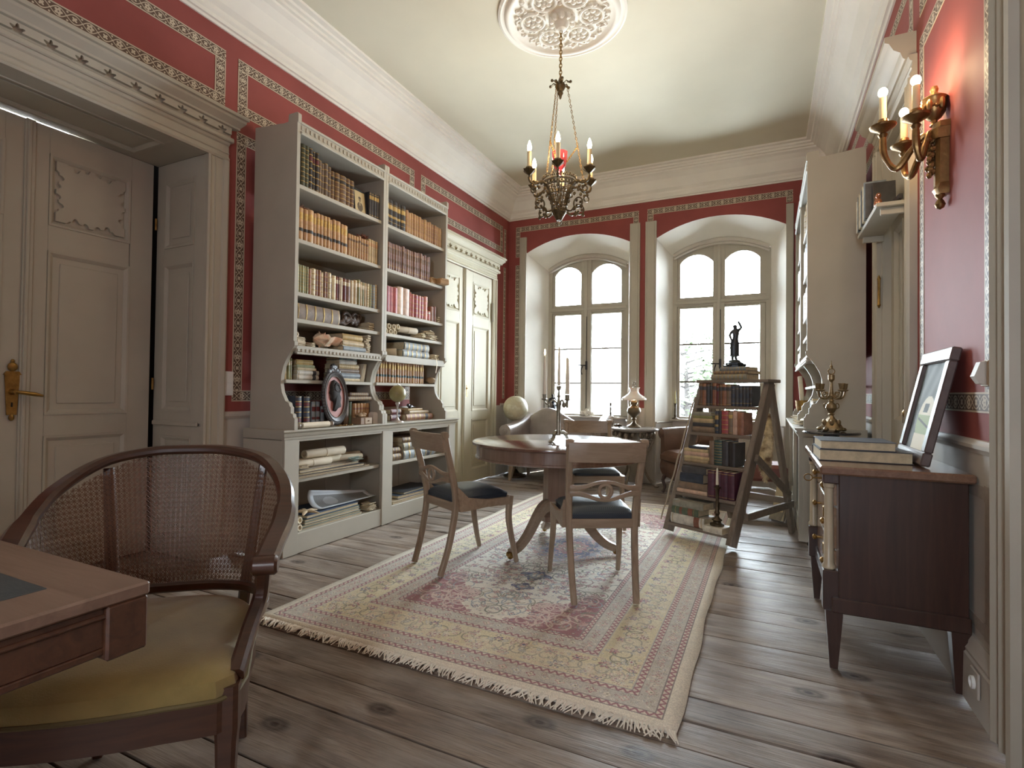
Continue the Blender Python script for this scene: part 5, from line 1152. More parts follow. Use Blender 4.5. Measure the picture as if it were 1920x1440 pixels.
right_row(5.72, 6.5, .512, .25, ('maroon', 'red', 'white'), 'upper shelf far bay of the right low cabinet', 9)
for k, (y, cv) in enumerate(((4.86, 'grey'), (4.90, 'white'), (4.95, 'buff'), (5.0, 'grey'), (5.06, 'cream'), (5.13, 'teal'))): book(.038, .20+.012*(k % 3), .14, cv, 'plain', (.335, y, .871), STR, f'pale volume, {ORD[k]} from the plain side, standing on the right low cabinet', 'pale volumes on the right low cabinet')
for k, (y, cv) in enumerate(((4.80, 'bluegrey'), (4.86, 'white'), (4.93, 'buff'))): book(.04, .14, .13, cv, 'bare', (.40, y, 1.211), STR, f'small pale volume, {ORD[k]} on bracket shelf of the nearer right bookcase', 'small volumes on right bracket shelf')
# step ladder books, in ladder coordinates
def lad(w, h, d, cv, sy, x, z, label, lab='black', stand=True, sh_=0.0, zoff=None, yaw=0, group=None):
    zs = z; yf = fy_(zs)-.06+sh_
    Rz = LADM.to_3x3() @ Matrix.Rotation(yaw, 3, 'Z')
    B = m3((-1, 0, 0), (0, -1, 0), (0, 0, 1)) if stand else m3((0, 0, 1), (0, -1, 0), (1, 0, 0))
    zz = (zs if zoff is None else zoff)
    book(w, h, d, cv, sy, tuple(LADM @ Vector((x, yf, zz+.002+(0 if stand else w/2)))), Rz @ B, label, group, lab)
x = -.195
for k, (w, h, cv, ds) in enumerate(((.03, .18, 'brown', 'brown'), (.034, .178, 'rust', 'rust brown'), (.03, .172, 'charcoal', 'charcoal'), (.022, .178, 'black', 'black'), (.034, .18, 'rust', 'reddish brown'), (.02, .165, 'maroon', 'dark red'), (.026, .17, 'brown', 'dull brown'), (.036, .172, 'rust', 'faded rust'), (.036, .17, 'worn', 'worn brown'), (.03, .155, 'navy', 'dark navy'), (.03, .16, 'charcoal', 'dark grey'), (.026, .16, 'navy', 'navy'), (.026, .16, 'charcoal', 'slate'), (.026, .16, 'navy', 'deep navy'), (.02, .16, 'black', 'black slim'))):
    lad(w, h, .13, cv, 'two' if k > 8 else 'plain', x+w/2, ZS[4], f'{ds} volume, {ORD[k]} from left on the topmost ladder step', 'charcoal', group='books on the topmost ladder step'); x += w+.0015
z = ZS[3]
for k, (w, L_, cv, ds) in enumerate(((.045, .19, 'worn', 'mottled brown'), (.03, .19, 'charcoal', 'dark grey'), (.034, .18, 'buff', 'buff'), (.02, .17, 'olive', 'dull olive'), (.028, .16, 'grey', 'grey'))):
    lad(w, L_, .14, cv, 'bare', -.198, ZS[3], f'{ds} volume, {ORD[k]} from bottom in left stack on the fourth ladder step', stand=False, zoff=z); z += w+.001
x = -.004
for k, (w, h, cv, sy, ds) in enumerate(((.03, .175, 'navy', 'two', 'dark navy volume'), (.022, .175, 'charcoal', 'bare', 'thin charcoal volume'), (.055, .18, 'red', 'hub4', 'red gilt volume'), (.034, .175, 'worn', 'plain', 'worn brown volume'), (.034, .178, 'pale', 'bare', 'pale pinkish volume'), (.05, .17, 'rust', 'bare', 'leaning rust volume'))):
    lad(w, h, .13, cv, sy, x+w/2, ZS[3], f'{ds} standing on the fourth ladder step', 'gold'); x += w+.002
z = ZS[2]
for k, (w, L_, cv, ds) in enumerate(((.022, .212, 'buff', 'thin pale'), (.026, .22, 'buff', 'buff'), (.032, .215, 'pale', 'pinkish tan'), (.024, .21, 'buff', 'light buff'), (.02, .16, 'navy', 'slate blue'))):
    lad(w, L_, .14, cv, 'bare', -.221+.02*(k == 4)*2, ZS[2], f'{ds} volume, {ORD[k]} from bottom in left stack on the third ladder step', stand=False, zoff=z); z += w+.001
x = .0
for k, (w, h, cv, sy, ds) in enumerate(((.04, .18, 'worn', 'bare', 'brown volume'), (.062, .19, 'teal', 'lines', 'dark green gilt volume'), (.05, .185, 'charcoal', 'bare', 'charcoal volume'), (.055, .18, 'black', 'bare', 'thick black volume'))):
    lad(w, h, .14, cv, sy, x+w/2, ZS[2], f'{ds} standing on the third ladder step', 'gold'); x += w+.002
z = ZS[1]
for k, (w, L_, cv, ds) in enumerate(((.03, .262, 'pale', 'broad pinkish'), (.055, .25, 'worn', 'thick worn brown'), (.07, .20, 'navy', 'thick navy'), (.05, .21, 'charcoal', 'dark slate'))):
    lad(w, L_, .16, cv, 'bare', -.229+.015*k, ZS[1], f'{ds} volume, {ORD[k]} from bottom in left stack on the second ladder step', stand=False, zoff=z); z += w+.001
x = .04
for k in range(4): lad(.052, .20, .14, 'purple', 'plain', x+.026, ZS[1], f'dark purple volume, {ORD[k]} from left on the second ladder step', 'purple', group='purple volumes on the second ladder step'); x += .0535
z = ZS[0]
for k, (w, L_, cv, sy, ds) in enumerate(((.075, .29, 'white', 'plain', 'fat white volume with brown label'), (.055, .23, 'green', 'two', 'dark grey green volume'), (.05, .26, 'grey', 'bare', 'greenish grey volume'))):
    lad(w, L_, .15, cv, sy, -.226+.01*k, ZS[0], f'{ds}, {ORD[k]} from bottom on the lowest ladder step', 'rust', stand=False, zoff=z); z += w+.001
lad(.045, .15, .12, 'white', 'bare', .085, ZS[0], 'small white volume under the candlestick on the lowest ladder step', stand=False, sh_=-.05)
z = 1.241
for k, (w, L_, cv, ds) in enumerate(((.042, .30, 'grey', 'large gold edged volume at bottom of the stack on the ladder platform'), (.026, .29, 'worn', 'brown volume in the middle of the stack on the ladder platform'), (.03, .21, 'bluegrey', 'small grey volume directly under the bronze statuette'))):
    book(w, L_, .2, cv, 'lines', tuple(LADM @ Vector((-.11+.02*k+.04*(k == 2), .35, z+w/2))), LADM.to_3x3() @ m3((0, 0, 1), (0, -1, 0), (1, 0, 0)), ds, None, 'charcoal'); z += w+.001
ZTOP = z
# two large flat books on the chest
CB = Matrix.Rotation(math.radians(1.5), 3, 'Z') @ m3((0, 0, -1), (0, 1, 0), (1, 0, 0))
book(.048, .342, .29, 'charcoal', 'bare', (.20, 2.995, .8605), CB, 'large dark book lying on the chest of drawers', None)
book(.038, .28, .27, 'navy', 'bare', (.205, 2.985, .9045), CB, 'large slate blue book on top of the dark one on the chest', None)
# magazines on the wall shelf
for k in range(11): book(.017 if k % 3 else .026, .215+.02*(k % 2), .11, ('white', 'bluegrey', 'charcoal', 'cream')[k % 4], 'bare', (XR-.155, 4.24-.034*k+.0, 2.225), STR, f'slim pale journal, {ORD[k]} from the bookcase end of the wall shelf', 'journals on the wall shelf')
# ================================================================== LAMPS AND SMALL THINGS
def flame_bulb(mb, c, r=.014, h=.062, M=None):
    return mb.lathe([(r*.55, 0), (r*.8, h*.08), (r, h*.3), (r*.85, h*.58), (r*.45, h*.83), (r*.12, h)], 12, c, 0, M)
# ---- chandelier
CC = (-1.372, 3.60)
chd = thing('chandelier', 'gothic bronze chandelier with six lit candle bulbs and red glass cup', 'chandelier', (*CC, 2.373))
CH_M = mat('chandelier_bronze', (96, 82, 58), .42, metal=.75, var=.35, vs=50, bump=.3, bs=150)
mb = MB()
for k in range(17):
    z = 1.04+.025*k; ax = k % 2
    mb.tube([((.010*math.cos(a) if not ax else 0), (.010*math.cos(a) if ax else 0), z+.019*math.sin(a)) for a in np.linspace(0, 2*PI, 11)[:-1]], .0032, 6, loop=True)
mb.obj('ceiling_chain', BRASS, chd)
mb = MB().lathe([(.006, 1.05), (.014, 1.04), (.02, 1.02), (.034, 1.0), (.04, .985), (.03, .965), (.018, .95), (.022, .935), (.012, .92), (.008, .90), (.001, .89)], 14)
for k in range(6):
    a = k*PI/3; M = Matrix.Rotation(a, 4, 'Z'); mb.sweep([(.02, 0, 1.0), (.05, 0, 1.015), (.075, 0, 1.0)], rect(.022, .006), M=M, scales=[.8, 1.2, .6]).ball((.078, 0, 1.004), .011, 8, 6, 0, M)
mb.obj('crown', CH_M, chd)
RA = [math.radians(a) for a in (-72, -13, 43, 106, 161, -128)]
for k in (0, 2, 4):
    a = RA[k]-.5; mb = MB(); p0 = Vector((.05*math.cos(a), .05*math.sin(a), .985)); p1 = Vector((.17*math.cos(a), .17*math.sin(a), .30)); 
    n = 34
    for i in range(n):
        q = p0.lerp(p1, (i+.5)/n); d = (p1-p0)/n*.62; s = d.cross(Vector((math.sin(a), -math.cos(a), 0))).normalized() if i % 2 else Vector((math.sin(a), -math.cos(a), 0))
        mb.tube([tuple(q+d*math.sin(t_)*.9+s*.006*math.cos(t_)) for t_ in np.linspace(0, 2*PI, 9)[:-1]], .0022, 5, loop=True)
    mid = p0.lerp(p1, .66); e = Vector((.045*math.cos(a), .045*math.sin(a), .42))
    for i in range(9): mb.ball(tuple(mid.lerp(e, i/9)), (.006, .006, .009), 6, 5)
    mb.obj('hanging_chain', BRASS, chd)
# pierced basket
mb = MB()
for k in range(24):
    a = 2*PI*k/24; ca, sa = math.cos(a), math.sin(a)
    mb.tube([(.115*ca, .115*sa, .285), (.095*ca, .095*sa, .22), (.06*ca, .06*sa, .13), (.05*ca, .05*sa, .06)], [.003, .0035, .003, .003], 5)
for k in range(24):
    a = 2*PI*(k+.5)/24
    for r, z, q in ((.108, .262, .011), (.075, .165, .008)): mb.tube([(r*math.cos(a)-q*math.cos(t_)*math.sin(a), r*math.sin(a)+q*math.cos(t_)*math.cos(a), z+q*math.sin(t_)) for t_ in np.linspace(0, 2*PI, 9)[:-1]], .003, 5, loop=True)
for r, z in ((.118, .275), (.105, .245), (.082, .185), (.055, .10), (.05, .06)): mb.tube([(r*math.cos(a), r*math.sin(a), z) for a in np.linspace(0, 2*PI, 37)[:-1]], .005, 6, loop=True)
mb.obj('pierced_basket', CH_M, chd)
mb = MB()
for k in range(24):
    a = 2*PI*k/24; x, y = .122*math.cos(a), .122*math.sin(a)
    for dx, dz in ((0, .018), (-.008, .004), (.008, .004)): mb.ball((x-math.sin(a)*dx, y+math.cos(a)*dx, .292+dz), (.007, .007, .007), 7, 5)
mb.obj('cresting', CH_M, chd, kind='stuff')
MB().lathe([(.05, .085), (.056, .07), (.045, .045), (.03, .02), (.018, .0), (.012, -.0), (.014, .03)], 16).tube([(.019*math.cos(a), 0, -.012+.019*math.sin(a)) for a in np.linspace(0, 2*PI, 15)[:-1]], .003, 6, loop=True).obj('bottom_boss', CH_M, chd)
RGL = NT('ruby_glass'); RGL.p.inputs['Base Color'].default_value = c4((214, 92, 104)); RGL.p.inputs['Transmission Weight'].default_value = .7; RGL.p.inputs['Roughness'].default_value = .12; RGL.p.inputs['Emission Color'].default_value = c4((230, 80, 90)); RGL.p.inputs['Emission Strength'].default_value = 0
MB().lathe([(.015, .33), (.02, .37), (.045, .40), (.056, .46), (.058, .50), (.053, .50), (.05, .46), (.04, .405), (.014, .372)], 20, wob=lambda u, z: 1+.03*math.cos(u*2*PI*8)).obj('red_glass_cup', RGL.m, chd)
CND = mat('ivory_candle_sleeve', (226, 206, 164), .5, var=.04, bump=0)
for k, a in enumerate(RA):
    M = Matrix.Rotation(a, 4, 'Z')
    mb = MB().sweep(spline([(.05, 0, .12), (.085, 0, .21), (.14, 0, .262), (.20, 0, .232), (.245, 0, .25), (.25, 0, .31)], 5), rect(.014, .018, .004), M=M)
    mb.tube([tuple(Vector((.16+.036*math.cos(t_), 0, .10+.036*math.sin(t_)))) for t_ in np.linspace(0, 2*PI, 17)[:-1]], .006, 6, 0, M, loop=True)
    for b_ in (0, 2.1, 4.2): mb.ball((.16+.02*math.cos(b_), 0, .10+.02*math.sin(b_)), (.011, .006, .011), 7, 5, 0, M)
    for (x, z) in ((.13, .06), (.19, .065), (.222, .215), (.12, .215), (.185, .245), (.21, .245), (.15, .25), (.095, .19), (.075, .15), (.20, .205), (.17, .215)): mb.ball((x, 0, z), (.013, .009, .015), 7, 5, 0, M)
    mb.tube([tuple(Vector((.215+.02*math.cos(t_), 0, .185+.02*math.sin(t_)))) for t_ in np.linspace(0, 2*PI, 13)[:-1]], .005, 6, 0, M, loop=True)
    mb.sweep(spline([(.06, 0, .07), (.10, 0, .05), (.13, 0, .075)], 4), rect(.01, .012), M=M)
    ar = mb.obj('arm', CH_M, chd)
    MB().lathe([(.010, .29), (.022, .30), (.038, .315), (.044, .325), (.03, .328), (.02, .345), (.015, .345)], 12, (.25, 0, 0), 0, M, wob=lambda u, z: 1+.12*math.cos(u*2*PI*6)).obj('drip_pan', CH_M, ar)
    MB().lathe([(.0155, .33), (.0155, .455), (.012, .458), (.001, .458)], 12, (.25, 0, 0), 0, M).obj('candle_sleeve', CND, ar)
    flame_bulb(MB(), (.25, 0, .458), .0155, .075, M).obj('bulb', BULB, ar)

# ---- wall sconce
SCB = mat('gilt_bronze', (142, 112, 72), .36, metal=.85, var=.25, vs=30, bump=.2, bs=90)
SX, SY = XR, 2.875
sc_ = thing('wall_sconce', 'gilt bronze three-armed wall sconce with lit candle bulbs', 'wall lamp', (SX, SY, 1.94))
MS = frame((0, 0, 0), (0, 1, 0), (-1, 0, 0))
mb = MB()
for y0, y1, z0, z1, w0, w1 in ((0, .045, .10, .30, .026, .034), (0, .06, .30, .345, .042, .046), (0, .05, .345, .37, .05, .05)):
    mb.loft([[(-w, y0, z), (w, y0, z), (w, y1*.7, z), (w*.5, y1, z), (-w*.5, y1, z), (-w, y1*.7, z)] for z, w in ((z0, w0), (z1, w1))], True, 0, MS)
mb.loft([[(-w, 0, z), (w, 0, z), (w, d_, z), (w*.5, d_*1.25, z), (-w*.5, d_*1.25, z), (-w, d_, z)] for z, w, d_ in ((.06, .03, .03), (.085, .036, .04), (.11, .03, .03))], True, 0, MS)
mb.lathe([(.001, -.002), (.014, .006), (.02, .02), (.014, .036), (.008, .044), (.018, .056), (.02, .064)], 12, (0, 0, 0), 0, frame((0, 0, 0), (0, 1, 0), (-1, 0, 0)) @ Matrix.Translation((0, .025, 0))).obj('backplate', SCB, sc_)
mb = MB().lathe([(.018, .37), (.012, .38), (.012, .392), (.026, .402), (.04, .425), (.045, .455), (.044, .48), (.048, .487), (.04, .495), (.022, .505), (.012, .515), (.016, .528), (.012, .542), (.001, .548)], 18, (0, 0, 0), 0, MS @ Matrix.Translation((0, .045, 0)))
for a in np.linspace(-.4, PI+.4, 5): mb.ball((.046*math.cos(a), .045+.046*math.sin(a), .45), (.012, .012, .026), 8, 6, 0, MS)
for i in range(12): a = PI*i/11; mb.ball((.042*math.cos(a), .045+.047*math.sin(a), .462-.02*abs(math.sin(a*2.5))), (.009, .009, .008), 7, 5, 0, MS)
mb.obj('urn_finial', SCB, sc_)
mb = MB()
for i in range(16): mb.ball((.010*math.sin(i*2.4), .058+.008*math.cos(i*1.7), .285-.010*i*.9), (.014, .012, .014), 7, 5, 0, MS)
mb.obj('garland', SCB, sc_)
for nm, (du, dd), zc, zb in (('near', (-.07, .125), .385, .0), ('mid', (.045, .225), .415, .0), ('far', (.205, .115), .375, .0)):
    ep = Vector((du, dd, zc)); st0 = Vector((0, .05, .30)); L2 = (Vector((du, dd, 0))-Vector((0, .05, 0)))
    pth = spline([tuple(st0), tuple(st0+L2*.18+Vector((0, 0, .035))), tuple(st0+L2*.42+Vector((0, 0, -.015))), tuple(st0+L2*.72+Vector((0, 0, -.085))), tuple(Vector((du*.97, dd*.97, zc-.13))), tuple(ep+Vector((0, 0, -.05))), tuple(ep)], 5)
    ar = MB().tube(pth, [.011+.004*abs(math.sin(i*.35)) for i in range(len(pth))], 10, 0, MS).ball(tuple(st0+L2*.3), (.018, .018, .014), 8, 6, 0, MS).obj('arm', SCB, sc_)
    MB().lathe([(.012, -.045), (.02, -.03), (.012, -.02), (.03, -.008), (.05, .004), (.054, .012), (.04, .008), (.018, .006), (.016, .02), (.022, .028), (.02, .04), (.014, .042)], 20, tuple(ep), 0, MS).obj('drip_pan', SCB, ar)
    MB().lathe([(.0145, .03), (.015, .07), (.0142, .12), (.0145, .145), (.004, .148)], 12, tuple(ep), 0, MS).obj('candle_sleeve', CND, ar)
    MB().ball(tuple(ep+Vector((0, 0, .168))), (.019, .019, .022), 14, 10, 0, MS).obj('bulb', BULB, ar)

# ---- five-armed candelabrum on the small black table
def taper(loc, h, r, label, lit=False, group=None, m=None):
    c = MB().lathe([(r, 0), (r*.98, h*.05), (r*.6, h*.97), (r*.35, h*.995), (.001, h)], 12).tube([(0, 0, h-.002), (0, 0, h+.012)], .0012, 5).obj('candle', m or WAX, None, label=label, cat='candle', group=group, loc=loc)
    if lit: MB().lathe([(.002, 0), (.006, .012), (.005, .024), (.001, .042)], 8, (0, 0, h+.006)).obj('flame', FLAME, c)
    return c
cb = thing('candelabrum', 'ornate five-light gilt candelabrum without candles on the small black table', 'candelabrum', (.40, 4.28, .8762))
CBM = mat('antique_gilt', (150, 130, 98), .36, metal=.8, var=.35, vs=50, bump=.3, bs=160)
mb = MB().lathe([(.07, .012), (.066, .03), (.055, .045), (.045, .065), (.03, .08), (.018, .095), (.012, .11), (.02, .118), (.012, .125)], 20, wob=lambda u, z: 1+.08*math.cos(u*2*PI*6))
for k in range(6):
    a = k*PI/3; mb.ball((.072*math.cos(a), .072*math.sin(a), .014), (.02, .02, .014), 8, 6); mb.ball((.05*math.cos(a+.5), .05*math.sin(a+.5), .06), (.014, .014, .022), 8, 6)
mb.obj('foot', CBM, cb)
mb = MB().lathe([(.01, .12), (.022, .135), (.036, .16), (.03, .185), (.014, .2), (.018, .21), (.012, .22), (.02, .245), (.013, .27), (.01, .30), (.008, .34), (.014, .35), (.02, .358), (.02, .39), (.008, .395)], 16)
for s in (-1, 1): mb.tube([(s*.034+s*.012*math.cos(a)*1, 0, .175+.018*math.sin(a)) for a in np.linspace(0, 2*PI, 13)[:-1]], .004, 6, loop=True)
mb.tube([(.02*math.cos(a), 0, .415+.02*math.sin(a)) for a in np.linspace(0, 2*PI, 13)[:-1]], .004, 6, loop=True).lathe([(.006, .435), (.01, .45), (.004, .46), (.002, .49)], 8); mb.obj('stem', CBM, cb)
for k in range(4):
    M = Matrix.Rotation(k*PI/2+.55, 4, 'Z')
    mb = MB().tube(spline([(.01, 0, .25), (.045, 0, .225), (.085, 0, .235), (.10, 0, .27), (.10, 0, .285)], 5), .0055, 8, 0, M).tube([(.05+.016*math.cos(a), 0, .255+.016*math.sin(a)) for a in np.linspace(0, 2*PI, 13)[:-1]], .004, 6, 0, M, loop=True)
    mb.lathe([(.008, .275), (.024, .283), (.024, .287), (.012, .29), (.016, .30), (.02, .325), (.022, .33), (.016, .33), (.012, .32)], 12, (.10, 0, 0), 0, M).obj('branch', CBM, cb)
# ---- silver candelabrum on the round table
SIL = mat('tarnished_silver', (150, 146, 130), .34, metal=.8, var=.25, vs=40, bump=.2)
BX, BY = -1.30, 3.44
cb2 = thing('candelabrum', 'tall tarnished candelabrum with white candles on the round table', 'candelabrum', (BX, BY, .7755))
mb = MB().lathe([(.018, .05), (.02, .07), (.013, .09), (.014, .2), (.016, .25), (.02, .262), (.02, .275), (.012, .285), (.009, .31), (.014, .32), (.008, .335), (.007, .36), (.014, .366), (.018, .385), (.02, .392), (.012, .392)], 14); mb.obj('stem', SIL, cb2)
for k in range(3):
    M = Matrix.Rotation(k*2*PI/3+.3, 4, 'Z'); MB().sweep(spline([(.012, 0, .07), (.04, 0, .075), (.065, 0, .03), (.09, 0, .012), (.105, 0, .012)], 4), rect(.018, .016, .004), M=M).ball((.095, 0, .013), (.02, .014, .013), 8, 6, 0, M).ball((.05, 0, .06), (.018, .012, .014), 8, 6, 0, M).obj('foot', SIL, cb2)
arms = [math.radians(206), math.radians(56), math.radians(-4)]
for a in arms:
    M = Matrix.Rotation(a, 4, 'Z'); rr = .098 if a == arms[0] else .068
    MB().tube(spline([(.012, 0, .27), (rr*.4, 0, .295), (rr*.75, 0, .265), (rr, 0, .285), (rr, 0, .30)], 5), .006, 8, 0, M).ball((rr*.6, 0, .26), (.016, .008, .02), 8, 6, 0, M).lathe([(.006, .24), (.007, .29), (.02, .298), (.022, .302), (.012, .305), (.014, .33), (.017, .333), (.011, .333)], 12, (rr, 0, 0), 0, M).obj('branch', SIL, cb2)
zt = .7755
taper((BX, BY, zt+.393), .27, .012, 'tall cream candle at the centre of the round table candelabrum')
for a, h, lb, lit in ((arms[0], .265, 'lit white candle on the left branch of the round table candelabrum', True), (arms[1], .26, 'white candle on the rear right branch of the round table candelabrum', False), (arms[2], .25, 'white candle on the front right branch of the round table candelabrum', False)):
    rr = .098 if a == arms[0] else .068; taper((BX+rr*math.cos(a), BY+rr*math.sin(a), zt+.334), h, .0125, lb, lit)
# open picture book / folder on the table
PRT = np.ones((96, 128, 3))*np.array([.93, .92, .9]); yy, xx = np.mgrid[0:96, 0:128]; q = np.hypot((xx-52)/26, (yy-50)/20); PRT[q < 1] = [.55, .55, .6]; PRT[(q < .7) & (yy < 55)] = [.42, .42, .47]; PRT[np.hypot((xx-90)/9, (yy-36)/18) < 1] = [.6, .6, .64]
PLATE = img_mat('engraved_plate', PRT, .5)
ob = thing('open_book', 'large open picture book lying on the round table', 'book', (-.99, 3.585, .775), math.radians(22))
def uvsheet(name, quadpts, m, parent):
    me = bpy.data.meshes.new(name); me.from_pydata(quadpts, [], [(0, 1, 2, 3)]); me.materials.append(m); u = me.uv_layers.new(); u.data.foreach_set('uv', [0, 0, 1, 0, 1, 1, 0, 1]); o = bpy.data.objects.new(name, me); COL.objects.link(o); o.parent = parent; return o
MB().box((-.225, -.14, 0), (.225, .14, .005), .001).obj('cover', LB['charcoal'], ob)
for s in (-1, 1):
    mb = MB(); n = 8; prof_ = [(s*.215*i/n, .005+.016*math.sin(PI*min(1, .15+.85*i/n))**.6*(1-.5*i/n)) for i in range(n+1)]
    mb.loft([[(x, y, z) for x, z in prof_]+[(prof_[-1][0], y, .005), (0, y, .005)] for y in (-.13, .13)]); mb.obj('page_block', mat('white_pages', (232, 228, 218), .45, var=.03), ob)
uvsheet('printed_plate', [(.03, -.12, .0215), (.13, -.12, .0222), (.13, .12, .0222), (.03, .12, .0215)], PLATE, ob) if 0 else None

# ---- oil lamp and small things on the iron table
ol = thing('oil_lamp', 'brass oil lamp with white frilled glass shade on iron table', 'lamp', (-1.44, 6.36, .7165))
MB().lathe([(.085, 0), (.085, .012), (.07, .025), (.04, .04), (.022, .06), (.018, .085), (.03, .10), (.022, .115), (.045, .14), (.075, .17), (.082, .20), (.07, .235), (.04, .255), (.03, .27), (.042, .275), (.045, .30), (.03, .315), (.028, .33)], 28).obj('font_and_foot', mat('lamp_brass', (110, 96, 76), .35, metal=.85, var=.2, bump=.05), ol)
OPAL = NT('opal_glass'); OPAL.p.inputs['Base Color'].default_value = c4((246, 236, 226)); OPAL.p.inputs['Roughness'].default_value = .25; OPAL.p.inputs['Subsurface Weight'].default_value = .4; OPAL.p.inputs['Subsurface Radius'].default_value = (.05, .04, .03); OPAL.p.inputs['Transmission Weight'].default_value = .15
MB().lathe([(.14, .325), (.146, .335), (.14, .352), (.11, .375), (.07, .40), (.05, .43), (.052, .455), (.066, .478), (.062, .478), (.046, .455), (.045, .43), (.065, .397), (.106, .37), (.134, .35), (.136, .33)], 48, cap=False, wob=lambda u, z: 1+(.09*math.cos(u*2*PI*8) if z > .47 else (.03*math.cos(u*2*PI*8) if z > .45 else 0))).obj('shade', OPAL.m, ol)
MB().lathe([(.018, .33), (.024, .37), (.018, .42), (.016, .545)], 16, cap=False).obj('chimney', LGLASS, ol)
MB().lathe([(.003, .335), (.009, .35), (.007, .37), (.001, .39)], 8).obj('flame', emit('lamp_flame', (1, .7, .4), 60), ol)
mb = MB()
for i in range(7): mb.ball((.03*math.cos(i*1.9)*(i % 3)*.6, .03*math.sin(i*1.9)*(i % 3)*.6, .016+.008*(i % 2)), (.028, .02, .016), 8, 6)
mb.obj('bronze_ornament', BRONZE, None, label='small dark bronze ornament beside the oil lamp', cat='ornament', loc=(-1.60, 6.28, .7165))
# ---- things on the window sills (top of sill z=.80)
def candlestick(loc, label, h=.18, ch=.11, m=None):
    c = thing('candlestick', label, 'candlestick', loc)
    MB().lathe([(.045, 0), (.042, .008), (.018, .018), (.012, .03), (.017, .045), (.011, .06), (.013, h*.6), (.009, h*.75), (.016, h*.85), (.012, h*.9), (.02, h*.97), (.018, h), (.01, h)], 16).obj('stick', m or BRONZE, c); return c
candlestick((-1.93, 7.11, .801), 'slim dark candlestick on the right side of the left window sill', .19)
taper((-1.93, 7.11, .99), .14, .006, 'thin pale candle in the slim candlestick on the left window sill')
candlestick((-1.075, 7.11, .801), 'dark candlestick on the right window sill behind the armchair', .20)
taper((-1.075, 7.11, 1.001), .16, .010, 'yellowish candle in the candlestick on the right window sill', m=mat('yellow_wax', (204, 190, 130), .5))
cg = MB(); rr = random.Random(3)
for i in range(26):
    a, b_ = rr.uniform(0, 2*PI), rr.uniform(0, 1); cg.ball((.09*b_*math.cos(a), .045*b_*math.sin(a), .03+.06*rr.random()*(1-b_*.6)), (rr.uniform(.016, .03),)*3, 8, 6)
cg.obj('coral_cluster', mat('white_coral', (226, 220, 208), .7, var=.1, bump=.3), None, label='small white coral cluster on the left window sill', cat='coral', loc=(-2.27, 7.11, .799))
def skin_figure(name, V_, E, R, m, parent, sub=1):
    me = bpy.data.meshes.new(name); me.from_pydata(V_, E, []); me.materials.append(m); o = bpy.data.objects.new(name, me); COL.objects.link(o); o.parent = parent
    md = o.modifiers.new('skin', 'SKIN'); sv = me.skin_vertices[0].data if me.skin_vertices else None
    if sv is None:
        bm = bmesh.new(); bm.from_mesh(me); bm.verts.layers.skin.verify(); bm.to_mesh(me); bm.free(); sv = me.skin_vertices[0].data
    for i, r in enumerate(R): sv[i].radius = (r, r) if not isinstance(r, tuple) else r
    sv[0].use_root = True; md.use_smooth_shade = True
    s2 = o.modifiers.new('sub', 'SUBSURF'); s2.levels = sub; s2.render_levels = sub; return o
# dark figural vase on the sill behind the settee
fv = thing('figural_vase', 'dark metal figural vase on the left end of the left window sill', 'vase', (-2.78, 7.10, .801))
mb = MB().lathe([(.04, 0), (.045, .01), (.025, .03), (.05, .07), (.06, .11), (.05, .15), (.03, .17), (.045, .19)], 20, wob=lambda u, z: 1+.1*math.cos(u*2*PI*7+z*40)); mb.obj('body', IRONM, fv)
skin_figure('figure', [(0, 0, .16), (0, 0, .22), (.005, 0, .26), (.0, 0, .30), (.04, 0, .25), (.06, .0, .20), (-.04, 0, .24), (-.055, 0, .18)], [(0, 1), (1, 2), (2, 3), (1, 4), (4, 5), (1, 6), (6, 7)], [.035, .026, .012, .02, .012, .008, .012, .008], IRONM, fv)
# ---- bronze statuette on the ladder's books
sp = LADM @ Vector((.045, .43, ZTOP+.0015))
stt = thing('statuette', 'dark bronze statuette of a standing figure with raised arm on stacked books', 'statuette', tuple(sp), .35)
STB = mat('statuette_bronze', (62, 66, 70), .38, metal=.7, var=.25, vs=50, bump=.15)
mb = MB().lathe([(.085, 0), (.085, .01), (.07, .016), (.072, .03), (.05, .04), (.042, .052), (.03, .058)], 8, cap=True)
for k in range(4): a = k*PI/2+PI/4; mb.ball((.078*math.cos(a), .078*math.sin(a), .012), (.02, .02, .012), 8, 6)
mb.obj('plinth', STB, stt)
z0 = .056
Vf = [(0, 0, .145), (.006, 0, .175), (.008, 0, .205), (.004, .0, .235), (.002, 0, .252), (.0, -.004, .268), (.0, -.006, .286), (-.014, 0, .14), (-.013, -.004, .085), (-.016, .004, .02), (-.02, -.012, .004), (.012, 0, .138), (.016, -.012, .085), (.008, .004, .02), (.012, -.014, .004), (-.022, 0, .232), (-.04, 0, .20), (-.03, -.012, .165), (-.022, -.02, .15), (.026, 0, .236), (.052, 0, .262), (.034, 0, .298), (.024, -.004, .312)]
Ef = [(0, 1), (1, 2), (2, 3), (3, 4), (4, 5), (5, 6), (0, 7), (7, 8), (8, 9), (9, 10), (0, 11), (11, 12), (12, 13), (13, 14), (3, 15), (15, 16), (16, 17), (17, 18), (3, 19), (19, 20), (20, 21), (21, 22)]
Rf = [r*1.3 for r in (.021, .017, .02, .018, .009, .014, .013, .014, .011, .009, .007, .014, .011, .009, .007, .009, .008, .007, .006, .009, .008, .007, .006)]
skin_figure('figure', [(x, y, z+z0-.002) for x, y, z in Vf], Ef, Rf, STB, stt, 2)
MB().loft([[(r*math.cos(a)*1.1, r*math.sin(a)*.8, z+z0) for a in np.linspace(0, 2*PI, 13)[:-1]] for r, z in ((.034, .03), (.031, .06), (.033, .10), (.032, .125), (.028, .15), (.024, .17))]).obj('drapery', STB, stt)
